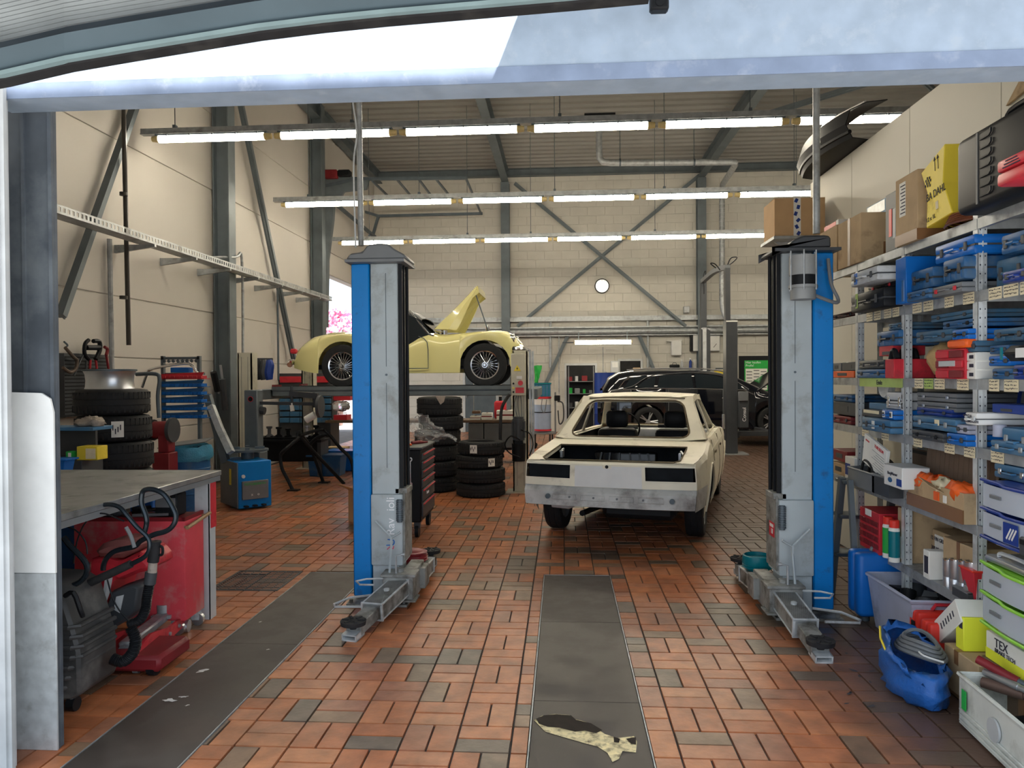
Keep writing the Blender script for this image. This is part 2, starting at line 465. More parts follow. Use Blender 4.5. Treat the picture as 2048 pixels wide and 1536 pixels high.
b.o('cream_patch',mat('cream sheet',(0.78,0.66,0.36),0.5,0,0.25,25,(0.10,0.06,0.04),0.45,26),floor,smooth=False)
b=B();outline(b,[(1072,1440),(1088,1433),(1112,1431),(1142,1433),(1152,1442),(1182,1449),(1205,1463),(1192,1469),(1170,1464),(1150,1466),(1120,1458),(1095,1456),(1078,1450)],0.0062)
outline(b,[(1227,1476),(1240,1480),(1238,1488),(1228,1487)],0.0062);outline(b,[(1252,1480),(1272,1477),(1272,1492),(1262,1490)],0.0062)
b.o('oil_spot',mat('oily rust',(0.012,0.007,0.006),0.6,0,0.3,20,spec=.1),floor,smooth=False)
b=B();rr.seed(40)
for k in range(26):
 p=onZ(rr.uniform(1425,1475),rr.uniform(955,985))if k<14 else onZ(rr.uniform(1690,1790),rr.uniform(1270,1440));s_=rr.uniform(.006,.02)
 blob(b,p.x,p.y,s_*1.6,s_*.6,.0045,8,.5,rr.uniform(0,3))
b.o('floor_debris','dark_grey',floor,smooth=False)['kind']='stuff'
# floor drain grating
g=[onZ(x,y)for x,y in((432,1148),(518,1148),(470,1196),(420,1196))]
b=B();x0,x1,y0,y1=-2.75,-2.2,5.62,6.2
b.b2((x0,y0,-0.01),(x1,y0+0.02,0.004));b.b2((x0,y1-0.02,-0.01),(x1,y1,0.004));b.b2((x0,y0,-0.01),(x0+0.02,y1,0.004));b.b2((x1-0.02,y0,-0.01),(x1,y1,0.004))
for k in range(1,17):b.b2((x0,y0+k*0.034,-0.01),(x1,y0+k*0.034+0.01,0.003))
for k in range(1,8):b.b2((x0+k*0.068,y0,-0.01),(x0+k*0.068+0.008,y1,0.003))
b.o('drain_grating','dark_grey',floor,smooth=False)
# pavement outside
b=B();b.b2((-30,-30,-0.3),(30,2.995,-0.01));st(b.o('pavement','pave'))
b=B();b.b2((-60,3,-0.35),(-5.8,60,-0.02));st(b.o('ground','pave'))
# ---- left wall: big horizontal panels, with the doorway towards the back
wl=None
OY0,OY1,OZ=17.2,21.2,4.06
ws=[(3.3,9.0),(9.0,17.2)]
zs=[0,0.94,1.9,2.66,3.42,4.6,5.8,ZC]
b=B();b.b2((XL-0.22,3.2,0),(XL-0.02,OY0,ZC));b.b2((XL-0.22,OY0,OZ),(XL-0.02,OY1,ZC));b.b2((XL-0.22,OY1,0),(XL-0.02,YB,ZC))
wl=st(b.o('wall_left','mortar',smooth=False))
for k in range(len(zs)-1):
 for(a,c)in((3.3,OY0),(OY0,OY1),(OY1,YB)):
  z0,z1=zs[k],zs[k+1]
  if a==OY0:
   if z1<=OZ:continue
   z0=max(z0,OZ)
  b=B();b.b2((XL-0.03,a+0.004,z0+0.008),(XL,c-0.004,z1-0.008),0.004);b.o('wall_panel','wall_paint',wl,smooth=False)
# ---- back wall: painted blocks
b=B();b.b2((XL-0.2,YB+0.012,0),(12,YB+0.3,ZC));wb=st(b.o('wall_back','mortar',smooth=False))
DOORS=[(onY(1134,760,YB).x,onY(1192,760,YB).x,0,2.0),(onY(1236,760,YB).x,onY(1286,760,YB).x,1.0,2.06)]
blk=[]
bw,bh=0.5,0.25
for r_ in range(int(ZC/bh)+1):
 for q in range(-12,26):
  x0=q*bw+(r_%2)*bw/2;z0=r_*bh;z1=min(z0+bh,ZC)
  if x0+bw<XL or x0>11.5 or z1-z0<0.05:continue
  skip=False;x1=x0+bw
  for(a,c,zl,zh)in DOORS:
   if z0<zh-0.05 and z1>zl+0.05:
    if x0>=a and x1<=c:skip=True
    elif x0<a<x1<=c+0.01:x1=a
    elif a-0.01<=x0<c<x1:x0=c
    elif x0<a and x1>c:x1=a
  if skip or x1-x0<0.05:continue
  blk.append((x0,x1,z0,z1))
bc={}
def inview(bk):
 v=Vector(((bk[0]+bk[1])/2,YB,(bk[2]+bk[3])/2));p=v-CP
 px=1024+p.dot(CR)/p.dot(CF)*FPX;py=768-p.dot(CU)/p.dot(CF)*FPX
 return 760<px<1535 and 350<py<745
vb=[k for k in blk if inview(k)]
vb.sort(key=lambda k:k[2]);sel={id(k)for k in vb[:300]}
bm=bmesh.new()
def blkgeo(bm,x0,x1,z0,z1,y):
 g=0.004;e=0.0035
 a=[bm.verts.new(p)for p in((x0+g,y+e,z0+g),(x1-g,y+e,z0+g),(x1-g,y+e,z1-g),(x0+g,y+e,z1-g))]
 c=[bm.verts.new(p)for p in((x0+g+.004,y,z0+g+.004),(x1-g-.004,y,z0+g+.004),(x1-g-.004,y,z1-g-.004),(x0+g+.004,y,z1-g-.004))]
 bm.faces.new(c)
 for i in range(4):bm.faces.new((a[i],a[(i+1)%4],c[(i+1)%4],c[i]))
for k in blk:
 if id(k)in sel:
  key=(round(k[1]-k[0],3),round(k[3]-k[2],3))
  if key not in bc:
   m_=bmesh.new();blkgeo(m_,0,key[0],0,key[1],0);me=bpy.data.meshes.new('wall_block');m_.to_mesh(me);m_.free();me.materials.append(MT['wall_block']);bc[key]=me
  put('wall_block',bc[key],wb,(k[0],YB,k[2]))
 else:blkgeo(bm,*k,YB)
me=bpy.data.meshes.new('wall_blocks');bm.to_mesh(me);bm.free();me.materials.append(MT['wall_block']);tag(put('wall_blocks',me,wb),kind='stuff')
# ---- far right outer wall and the partition
b=B();b.b2((9.5,3.2,0),(9.7,YB,ZC));st(b.o('wall_right','wall_paint',smooth=False))
XP,ZP,YP=2.66,3.68,8.25
b=B();b.b2((XP+0.01,3.2,0),(XP+0.1,YP,ZP-0.02));wp=st(b.o('wall_partition','mortar',smooth=False))
ys=[3.2,3.55,4.75,5.95,7.1,YP]
for k in range(5):
 b=B();b.b2((XP,ys[k]+0.002,0.01),(XP+0.11,ys[k+1]-0.002,ZP),0.003);b.o('partition_panel','partition',wp,smooth=False)
# ---- ceiling: trapezoidal sheet
prof=[];y=3.2
while y<YB:
 prof+=[(y,ZC),(y+0.14,ZC),(y+0.18,ZC+0.07),(y+0.30,ZC+0.07),(y+0.34,ZC)];y+=0.34
b=B();b.grid([[(-5.6,p[0],p[1])for p in prof],[(12,p[0],p[1])for p in prof]])
st(b.o('ceiling','ceil',smooth=False))
b=B();b.b2((-5.8,3.0,ZC+0.1),(12,22.1,ZC+0.3));st(b.o('roof_deck','galv_dark'))
# ---- front wall with the gateway
b=B();b.b2((-9,3.05,0),(-2.52,3.3,8));b.b2((-2.52,3.05,3.5),(2.7,3.3,8));b.b2((2.75,3.05,0),(12,3.3,8))
st(b.o('wall_front','facade',smooth=False))
ZH=2.886
b=B();b.b2((-2.42,3.009,ZH-.064),(3.2,3.17,ZH-.05));b.b2((-2.42,3.01,ZH),(3.2,3.022,ZH+0.60));b.b2((-2.42,3.004,ZH+0.33),(3.2,3.012,ZH+0.345))
b.b2((-2.42,3.0,ZH+.285),(3.2,3.02,ZH+.29))
lb=st(b.o('lintel_beam','zinc_beam',smooth=False));b=B();b.b2((-2.42,3.003,ZH-.066),(3.2,3.009,ZH-.001),.001);b.o('lower_lip','lip',lb,smooth=False)
# left gate post (H section) and sunlit jamb rail
b=B();b.b2((-2.46,3.19,0),(-2.245,3.215,ZH),0.004);b.b2((-2.39,3.18,0),(-2.375,3.19,ZH));b.b2((-2.262,3.175,0),(-2.245,3.19,ZH))
gc=st(b.o('gate_column','column',smooth=False))
b=B();b.prism([(-2.46,.79),(-2.236,.79),(-2.236,1.50),(-2.25,1.56),(-2.29,1.585),(-2.46,1.59)],'y',3.155,3.165);b.o('sun_patch_plate',mat('sun patch white',(.86,.87,.86),.5),gc)  # white plate added in place of the sun patch on the post
b=B();b.b2((-2.46,3.16,0),(-2.24,3.17,.787),.002);b.o('lit_foot_plate','galv_bright',gc)  # paler plate added, light bounced off the ground put into its colour
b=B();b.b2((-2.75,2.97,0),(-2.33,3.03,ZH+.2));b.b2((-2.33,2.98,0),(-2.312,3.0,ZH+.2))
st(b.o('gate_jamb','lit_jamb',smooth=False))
# ---- raised gate leaf, tipped up overhead outside the opening
def gp(px,py,Y):return onY(px,py,Y)
E=[(-120,172),(0,150),(128,120),(256,98),(384,77),(512,56),(640,40),(768,27),(896,16),(1024,5),(1152,-6),(1300,-20)]
gate=tag(bpy.data.objects.new('door_1',None),kind='structure');COL.objects.link(gate)
def strip(name,o0,o1,m,th,dy=0.0):
 b=B();rows=[]
 Yg=2.3+dy
 lo=[gp(x,y+o0,Yg)for x,y in E];hi=[gp(x,y+o1,Yg-0.18*(o0-o1)/100)for x,y in E]
 n=len(E);fs=[]
 for i in range(n-1):
  q=[lo[i],lo[i+1],hi[i+1],hi[i]]
  A=[b.bm.verts.new(p)for p in q];C=[b.bm.verts.new(p+Vector((0,th,0)))for p in q]
  b.bm.faces.new(A);b.bm.faces.new(C[::-1])
  for k in range(4):b.bm.faces.new((A[k],A[(k+1)%4],C[(k+1)%4],C[k]))
 return b.o(name,m,gate,smooth=False)
strip('rubber_seal',12,-1,'rubber',0.05,0.03)
strip('rail_edge',0,-9,'edge_blue',0.05)
strip('bottom_rail',-9,-54,'gate_blue',0.05)
strip('shadow_gap',-54,-70,'galv_dark',0.03,0.03)
for k in range(22):
 strip('slat',-69-k*9,-77-k*9,'slat',0.012,-0.012*k)
b=B();b.b2((-3.2,0.9,3.46),(0.04,2.916,3.52));b.o('gate_shade_panel','galv_bright',gate,smooth=False)  # unseen slab added to the leaf, front edge set to shade the floor
b=B();b.b2((0.04,1.3,3.5),(4.6,3.0,3.6));st(b.o('shade_slab','galv',smooth=False))  # unseen slab added to shade the right part of the lintel
b=B();p=gp(1318,8,2.9);b.box(p,(0.07,0.05,0.06),None,0.008);b.cyl(p+Vector((0,-0.03,-0.005)),p+Vector((0,-0.024,-0.005)),0.016)
b.o('gate_bracket','black',gate)
# ---- steel frame of the hall
def beam(name,p0,p1,wd,ht,m='steel_blue',up=(0,0,1)):
 p0,p1,up=Vector(p0),Vector(p1),Vector(up);d=p1-p0;L=d.length;t=d.normalized()
 s_=t.cross(up);s_=s_.normalized()if s_.length>1e-4 else Vector((1,0,0));u_=s_.cross(t)
 b=B();f=ht*0.08
 for(cu,hh,ww)in((ht/2-f/2,f,wd),(-ht/2+f/2,f,wd),(0,ht-f,wd*0.12)):
  vs=[]
  for e in(p0,p1):
   for(a,c)in((-1,-1),(1,-1),(1,1),(-1,1)):vs.append(b.bm.verts.new(e+s_*a*ww/2+u_*(cu+c*hh/2)))
  for q in((0,1,2,3),(4,7,6,5),(0,4,5,1),(1,5,6,2),(2,6,7,3),(3,7,4,0)):b.bm.faces.new([vs[i]for i in q])
 return st(b.o(name,m,smooth=False))
for x in(-1.62,3.95,8.6):
 beam('roof_beam',(x,3.4,ZC-0.2),(x,YB-0.05,ZC-0.2),0.2,0.36)
 beam('steel_column',(x,YB-0.16,0),(x,YB-0.16,ZC-0.4),0.24,0.28,'steel_blue',(0,1,0))
beam('roof_beam',(XL+0.15,3.4,ZC-0.15),(XL+0.15,YB,ZC-0.15),0.2,0.3)
beam('roof_beam',(XL,YB-0.12,ZC-0.1),(9.4,YB-0.12,ZC-0.1),0.2,0.22)
for y in(11.6,16.2):
 beam('steel_column',(XL+0.16,y,0),(XL+0.16,y,ZC),0.24,0.26,'steel_blue',(1,0,0))
def bar(name,p0,p1,r,m='steel_blue',n=8):
 b=B();b.cyl(p0,p1,r,n=n);return st(b.o(name,m))
def lbar(name,p0,p1,w_=0.09):
 p0,p1=Vector(p0),Vector(p1);b=B();d=(p1-p0);L=d.length
 q=d.to_track_quat('Z','Y');b.box((0,0,0),(w_,w_*0.8,L));b.box((0,-w_*0.5,0),(w_*0.2,w_*0.5,L))
 for v in b.bm.verts:v.co=q@v.co+(p0+p1)/2
 return st(b.o(name,'steel_blue',smooth=False))
yb=YB-0.1
lbar('brace',onY(1030,366,yb-0.1),onY(1372,652,yb-0.1),0.085);lbar('brace',onY(1398,350,yb),onY(1034,652,yb),0.085)
lbar('brace',onY(1136,668,yb),onY(1080,790,yb));lbar('brace',onY(1278,668,yb),onY(1330,790,yb))
xl=XL+0.12
lbar('brace',onX(276,195,xl),onX(122,632,xl));lbar('brace',onX(478,192,xl),onX(588,720,xl))
lbar('brace',onY(1345,316,14),onY(1560,130,9),0.07)if False else None
lbar('roof_brace',(3.9,17.5,ZC-0.25),(9.0,12.0,ZC-0.25),0.1);lbar('roof_brace',(3.9,11.5,ZC-0.25),(9.0,17.5,ZC-0.25),0.1);lbar('roof_brace',(3.9,10.5,ZC-0.25),(9.0,6,ZC-0.25),0.1)
# back wall rails, pipe and posts
za=onY(1200,636,yb).z;zb2=onY(1200,663,yb).z
b=B();b.b2((XL,yb-0.05,za-0.05),(8.6,yb+0.08,za+0.05));b.b2((XL,yb-0.08,za-0.085),(8.6,yb-0.05,za-0.05));st(b.o('wall_rail','galv',smooth=False))
b=B();b.cyl((XL,yb-0.05,zb2),(8.6,yb-0.05,zb2),0.09);b.b2((XL,yb-0.1,zb2+0.1),(8.6,yb,zb2+0.14));b.b2((XL,yb-.1,zb2-.13),(8.6,yb,zb2-.1))
st(b.o('wall_pipe','galv'))
for px in(1101,1296):bar('rail_post',onY(px,632,yb),onY(px,735,yb),0.035,'galv')
bar('conduit',onY(1118,668,yb),onY(1118,788,yb),0.015,'galv');bar('conduit',onY(1206,694,yb),onY(1206,745,yb),0.012,'galv')
# left wall: rain pipe, conduits
b=B();x_=XL+0.22;p=onX(247,212,x_);b.tube([Vector((8,p.y,p.z)),p+Vector((.15,0,0)),p,p+Vector((0,0,-.15)),Vector((p.x,p.y+.05,onX(252,690,x_).z))],0.028,8)
for yy in(388,595):b.cyl(onX(247,yy,x_)+Vector((0,0,-0.02)),onX(247,yy,x_)+Vector((0,0,0.02)),0.045)
b.o('drain_pipe',mat('brown pipe',(0.05,0.045,0.04),0.4,0.3),None);bpy.data.objects['drain_pipe']['kind']='structure'
bar('conduit',onX(219,478,XL+0.05),onX(224,740,XL+0.05),0.03,'galv')
b=B();b.tube([onX(412,515,XL+0.1),onX(470,515,XL+0.3),onX(484,524,XL+0.3),onX(486,740,XL+0.3)],0.022,8,smooth=4);st(b.o('conduit','galv'))
bar('conduit',onX(555,575,XL+0.1),onX(557,760,XL+0.1),0.02,'galv_dark')
# cable tray with brackets and rows of holes
zt=onX(247,462,XL+0.45).z
b=B();y0,y1=6.2,16.0;x0,x1=XL+0.32,XL+0.52
b.b2((x0,y0,zt-0.06),(x1,y1,zt-0.05));b.b2((x0,y0,zt-0.06),(x0+0.006,y1,zt+0.02))
b.b2((x1-0.006,y0,zt-0.06),(x1,y1,zt-0.035));b.b2((x1-0.006,y0,zt+0.01),(x1,y1,zt+0.03))
y=y0
while y<y1:b.b2((x1-0.006,y,zt-0.035),(x1,y+0.035,zt+0.01));y+=0.07
tray=tag(b.o('cable_tray','galv',smooth=False),'long perforated grey cable tray running along the beige left wall','cable tray')
for k in range(7):
 y=8.9+k*1.05;b=B();b.prism([(XL+0.005,zt-0.16),(XL+0.005,zt-0.06),(x1,zt-0.06),(x1,zt-0.09)],'y',y,y+0.04);b.o('bracket','galv',tray)
# =============== LAMPS ===============
def lamp_row(Y,xa,n,z,label,wires):
 t=thing('strip_light_row',label,'ceiling light',(xa,Y,z),0,'rows of fluorescent lamps hung from the roof')
 L=1.6*n
 b=B();b.b2((-0.14,-0.035,0.085),(L+0.1,0.035,0.15));b.b2((-0.14,-0.045,0.075),(L+0.1,0.045,0.088));b.o('trunking','galv',t,smooth=False)
 b=B();b.tube([(-0.08,0,0),(-0.03,0,0),(0.0,0,0)],0.03,8);b.bm.clear()
 b.cyl((0.09,0,0.02),(1.47,0,0.02),0.047,n=12);lm=b.mesh('tube_diffuser','lamp')
 b=B();b.cyl((0,0,0.02),(0.09,0,0.02),0.034,0.047,n=12);em=b.mesh('lamp_end','lamp_end')
 b=B();b.b2((0.05,-0.04,0.055),(1.51,0.04,0.078));
 for x in(0.2,0.5,0.8,1.1,1.38):b.b2((x,-0.055,0.045),(x+0.02,0.055,0.07))
 hm=b.mesh('lamp_housing','galv_dark',smooth=False)
 for k in range(n):
  h=put('fluorescent_lamp',hm,t,(1.6*k,0,0));put('diffuser',lm,h);put('end_cap',em,h);put('end_cap',em,h,(1.56,0,0),(0,0,math.pi))
 for x in wires:
  b=B();b.cyl((x,0,0.15),(x,0,ZC-z),0.006,n=5);b.b2((x-0.02,-0.03,0.15),(x+0.02,0.03,0.19));b.o('hanging_wire','galv_dark',t)
def lx(px,py,Y):return onY(px,py,Y).x
lamp_row(9.3,lx(305,282,9.3),7,onY(305,282,9.3).z,'nearest and highest looking row of glowing tube lamps under the roof',(0.3,2.6,5.2,7.5,9.8))
lamp_row(13.2,lx(563,412,13.2),8,onY(563,412,13.2).z,'middle row of glowing tube lamps hung between two other rows',(0.5,2.5,4.9,6.8,9))
lamp_row(16.5,lx(677,488,16.5),9,onY(677,488,16.5).z,'farthest and lowest looking row of glowing tube lamps, nearest the back wall',(0.7,2.9,4.3,7.0,10))
y_=20.9;a_,c_=onY(1150,685,y_),onY(1262,685,y_)
t=thing('wall_lamp','single glowing tube lamp under the pipe on the back wall','lamp',a_)
b=B();L=c_.x-a_.x;b.cyl((0,0,0),(L,0,0),0.055,n=12);b.o('diffuser','lamp_small',t)
b=B();b.b2((-0.03,0.02,-0.05),(L+0.03,0.09,0.06));b.o('housing','light_grey',t);b=B();b.cyl((-0.03,0,0),(-0.0,0,0),0.056);b.cyl((L,0,0),(L+0.03,0,0),0.056);b.o('end_cap','lamp_end',t,split=True)
b=B();b.cyl((-0.35,0.05,0.0),(0,0.05,0),0.015);b.cyl((0.1,.05,0),(.1,.05,.3),.01);b.cyl((L-0.1,.05,0),(L-.1,.05,.3),.01);b.o('bracket','galv_dark',t)
# =============== TWO-POST LIFT AT THE FRONT ===============
def lift_post(sgn,X0,Y0,label,ztop):
 s=sgn
 t=thing('lift_post',label,'car lift',(X0,Y0,0),0,'two posts of the blue and grey car lift')
 def bx(name,m,lo,hi,par=t,bev=0.004,**k):
  b=B();b.b2((s*lo[0],lo[1],lo[2]),(s*hi[0],hi[1],hi[2]),bev);return b.o(name,m,par,**k)
 col=bx('column','lift_grey',(0.0,0.0,0.02),(0.20,0.235,ztop-0.03))
 b=B();b.b2((s*0.085,-0.004,0.98),(s*0.088,0.0,1.6));b.b2((s*0.085,-0.004,1.72),(s*0.088,0,ztop-0.1));b.cyl((s*0.0865,-0.006,1.66),(s*0.0865,0,1.66),0.008);b.o('seam','galv_dark',col)
 bx('blue_cover','lift_blue',(0.206,-0.012,0.04),(0.34,0.24,ztop-0.03),bev=0.008)
 bx('guide_rail','black',(-0.016,0.03,0.55),(0.0,0.235,ztop-0.03))
 b=B();b.b2((-s*0.03,0.018,0.5),(-s*0.005,0.032,ztop-0.03));b.b2((-s*0.03,0.1,0.5),(-s*0.014,0.115,ztop-0.03));b.cyl((-s*0.03,0.19,0.5),(-s*0.03,0.19,ztop-0.03),0.012);b.o('guide_strip','black',t)
 cb=B();cb.b2((-s*0.03,-0.03,0.27),(s*0.204,0.25,0.79),0.012,seg=2);cb=cb.o('carriage','lift_grey',t)
 b=B();b.b2((-s*0.045,-0.01,0.30),(-s*0.028,0.24,0.81),0.004);b.b2((-s*0.06,0.0,0.79),(s*0.03,0.2,0.83),0.004);b.o('carriage_plate','arm_grey',cb)
 b=B()
 for k in range(10):b.cyl((-s*0.012,-0.038,0.60+k*0.0155),(-s*0.012,-0.038,0.609+k*0.0155),0.026,n=14)
 b.cyl((-s*0.012,-0.038,0.59),(-s*0.012,-0.038,0.755),0.02);b.o('bellows','galv_dark',cb)
 b=B();b.b2((-s*0.08,-0.14,0.002),(s*0.36,0.36,0.02));
 for q in((-0.05,-0.11),(0.33,-0.11),(-0.05,0.33),(0.33,0.33)):b.cyl((s*q[0],q[1],0.02),(s*q[0],q[1],0.045),0.014,n=6)
 b.o('foot_plate','arm_grey',t)
 b=B();zt=ztop-0.03
 b.prism([(s*-0.07,-0.10),(s*0.36,-0.10),(s*0.36,0.30),(s*-0.07,0.30)],'z',zt,zt+0.02)
 pts=[(-0.075,0.0),(0.36,0.0),(0.33,0.045),(0.24,0.055),(0.20,0.105),(0.12,0.115),(0.05,0.11),(0.0,0.07),(-0.075,0.03)]if s<0 else[(-0.075,0),(0.30,0),(0.30,0.075),(0.27,0.085),(0.12,0.085),(0.06,0.06),(0.02,0.02),(-0.075,-0.03)]
 b.prism([(s*p[0],zt+0.02+p[1])for p in pts],'y',-0.08,0.27,0.012);b.o('top_cover','mid_grey' if s<0 else 'dark_grey',t)
 def arm(name,a,e,ext,wd,pad_z):
  a,e=Vector(a),Vector(e);d=(e-a);L=d.length;t_=d.normalized();q=t_.to_track_quat('X','Z').to_matrix().to_4x4()
  M=Matrix.Translation(a)@q
  def bb(lo,hi,m,nm,par,bev=0.006):
   b=B();b.b2(lo,hi,bev);bmesh.ops.transform(b.bm,matrix=M,verts=b.bm.verts);return b.o(nm,m,par)
  A=bb((0,-wd/2,-0.055),(L*0.62,wd/2,0.055),'arm_grey',name,t)
  b=B()
  for zz in(-0.055,0.047):b.b2((0.0,-wd/2-0.006,zz),(L*0.62,wd/2+0.006,zz+0.008))
  b.b2((L*0.60,-wd/2-0.008,-0.06),(L*0.62,wd/2+0.008,0.06));b.b2((0,-wd/2-0.008,-0.06),(0.02,wd/2+0.008,0.06));b.cyl((L*.3,0,.055),(L*.3,0,.066),.02)
  bmesh.ops.transform(b.bm,matrix=M,verts=b.bm.verts);b.o('arm_edge','galv_bright',A)
  bb((L*0.60,-wd*0.38,-0.045),(L*0.97,wd*0.38,0.035),'arm_grey','arm_extension',A)
  b=B();b.b2((L*0.9,-wd*0.36,-0.055),(L*1.06,wd*0.36,-0.045));b.b2((L*0.9,-wd*0.36,-0.02),(L*1.06,wd*0.36,-0.012));b.b2((L*0.9,-wd*0.36,-0.055),(L*1.06,-wd*0.3,-0.012));b.b2((L*0.9,wd*0.3,-0.055),(L*1.06,wd*0.36,-0.012))
  bmesh.ops.transform(b.bm,matrix=M,verts=b.bm.verts);b.o('arm_tip','galv_bright',A)
  c=M@Vector((L*0.97,0,0));b=B();b.cyl((c.x,c.y,c.z),(c.x,c.y,pad_z-0.03),0.022);b.lathe([(0.05,pad_z-0.035),(0.078,pad_z-0.03),(0.082,pad_z-0.004),(0.07,pad_z),(0.02,pad_z-0.004)],(c.x,c.y,0),n=18)
  for k in range(6):b.box((c.x+0.05*math.cos(k*1.047),c.y+0.05*math.sin(k*1.047),pad_z+0.001),(0.045,0.016,0.007),(0,0,k*1.047))
  b.o('lifting_pad','rubber',A)
  return A
 b=B();b.b2((-s*0.13,-0.16,0.06),(s*0.09,-0.02,0.24),0.006);b.b2((-s*0.15,-0.18,0.225),(s*0.10,-0.02,0.245),0.003);b.b2((-s*0.15,-0.18,0.05),(s*0.10,-0.02,0.062));b.b2((-s*0.13,-0.02,0.05),(-s*0.03,0.27,0.245),0.004);b.cyl((-s*0.02,-0.09,0.05),(-s*0.02,-0.09,0.27),0.03)
 b.b2((-s*0.17,0.10,0.07),(-s*0.12,0.27,0.22),0.004);b.o('arm_hub','arm_grey',t)
 arm('front_arm',(-s*0.03,-0.12,0.15),(s*(0.13 if s<0 else-0.02),-0.80 if s<0 else-0.84,0.06),0,0.14,0.12)
 arm('rear_arm',(-s*0.09,0.2,0.15),(-s*0.07-s*0.0,0.93,0.085),0,0.12,0.175)
 b=B();b.tube([(s*0.06,-0.15,0.21),(s*0.20,-0.17,0.21),(s*0.265,-0.21,0.205),(s*0.22,-0.28,0.20),(s*0.12,-0.28,0.20)],0.007,6)
 b.tube([(s*0.12,-0.24,0.12),(s*0.30,-0.25,0.10),(s*0.38,-0.36,0.085),(s*0.36,-0.40,0.08),(s*0.14,-0.42,0.09)],0.009,6);b.o('foot_guard','galv_bright',t)
 b=B();b.tube([(s*0.05,-0.12,0.22),(s*0.035,-0.1,0.48)],0.009,6);b.tube([(s*0.16,-0.07,0.60),(s*0.035,-0.1,0.49),(-s*0.03,-0.1,0.53)],0.009,6);b.b2((s*0.03,-0.115,0.44),(s*0.042,-0.09,0.5));b.o('arm_handle','lift_grey',t)
 b=B();b.tube([(-s*0.005,-0.14,0.24),(-s*0.005,-0.14,0.37),(-s*0.05 if s<0 else s*0.05-.1,-0.14,0.38)],0.008,6);b.cyl((-s*0.045,-0.14,0.38),(-s*0.07,-0.14,0.38),0.012);b.o('release_lever','galv',t)
 return t
LPX,LPY=onZ(738,1205,0.05).x+0.22,5.38
PL=lift_post(-1,-1.195,5.40,'blue and grey lift post on the left, between tool trolley and workbench',2.50)
PR=lift_post(1,1.495,5.23,'blue and grey lift post on the right beside the shelving, with a motor',2.50)
# lettering on the carriage of the left post
text('Rav','white_ink',PL,(-0.055,-0.0315,0.555),(R(90),R(-90),0),0.085)
text('ioli','white_ink',PL,(-0.055,-0.0315,0.72),(R(90),R(-90),0),0.085)
b=B();b.tube([(-0.09,-0.031,0.42),(-0.04,-0.031,0.425),(-0.035,-0.031,0.455),(-0.08,-0.031,0.462)],0.004,5,smooth=4);b.o('emblem','blue_bright',PL)
b=B();b.tube([(-0.085,-0.031,0.39),(-0.06,-0.031,0.41),(-0.04,-0.031,0.395),(-0.035,-0.031,0.415)],0.004,5,smooth=4);b.o('emblem','pink',PL)
b=B();b.b2((-0.048,0.03,0.52),(-0.045,0.15,0.62));b.o('sticker','red',PR);b=B();b.b2((-0.0485,0.045,0.585),(-0.0475,0.135,0.607));b.b2((-0.0485,0.06,0.54),(-0.0475,0.08,0.575));b.b2((-0.0485,0.09,0.54),(-0.0475,0.1,0.575));b.o('sticker_print','white',PR)
# motor on the right post
b=B();mx,my=0.10,-0.13
b.cyl((mx,my,2.30),(mx,my,2.43),0.088,n=20);b.cyl((mx,my,2.14),(mx,my,2.22),0.08,n=20);b.cyl((mx,my,2.215),(mx,my,2.235),0.092,n=20);b.cyl((mx,my,2.2),(mx,my,2.31),0.05);mo=b.o('motor','motor_grey',PR)
b=B();b.cyl((mx,my,2.225),(mx,my,2.302),0.082,n=20);b.o('motor_band','black',mo)
b=B()
for k in range(6):a=k*1.047+0.3;b.cyl((mx+0.09*math.cos(a),my+0.09*math.sin(a),2.20),(mx+0.09*math.cos(a),my+0.09*math.sin(a),2.46),0.005,n=6)
b.o('tie_rod','galv',mo)
b=B();b.tube([(mx+0.07,my,2.17),(mx+0.2,my,2.12),(mx+0.235,my+0.02,2.14),(mx+0.20,my+0.05,2.25),(mx+0.19,my+0.08,2.42)],0.012,8,smooth=5);b.o('motor_cable','mid_grey',mo)
# conduits from the posts up to the roof
b=B();p=onY(722,470,5.5);b.cyl((p.x,5.5,2.62),(p.x-0.03,5.5,7.2),0.022);q=tag(b.o('steel_conduit','galv'),'grey conduit rising from the top of the left lift post','pipe')
b=B();b.tube([(p.x-0.03,5.46,2.6),(p.x-0.04,5.46,3.2),(p.x-0.015,5.46,3.45),(p.x-0.05,5.46,3.8),(p.x-0.03,5.46,4.5)],0.007,6,smooth=5);b.o('cable','light_grey',q)
b=B();p=onY(1633,460,5.35);b.cyl((p.x,5.35,2.62),(p.x,5.35,7.2),0.024);tag(b.o('steel_conduit','galv'),'grey conduit rising from the top of the right lift post','pipe')
# bowls on the rear arms
for(px,py,Y,m,lab,dz)in((828,1130,5.82,'red_dark','dark red rubber cover lying on the left rear lift arm',0.0),(1515,1135,5.7,'teal','teal rubber cover lying on the right rear lift arm',0)):
 p=onY(px,1152,Y)
 b=B();b.lathe([(0.02,0.12),(0.05,0.115),(0.085,0.095),(0.105,0.06),(0.10,0.025),(0.075,0.0),(0.0,0.0)]if m=='red_dark' else[(0.07,0.0),(0.10,0.03),(0.112,0.07),(0.105,0.12),(0.095,0.125),(0.09,0.08),(0.0,0.03)],(0,0,0),n=24)
 o=tag(b.o('rubber_cover',m),lab,'cover');o.location=(p.x,Y,0.175)
 b=B()
 for k in range(4):b.lathe([(0.106-k*0.004,0.03+k*.02),(0.113-k*0.002,0.035+k*.02),(0.106-k*0.004,0.04+k*.02)],n=24)
 b.o('rib',m,o)
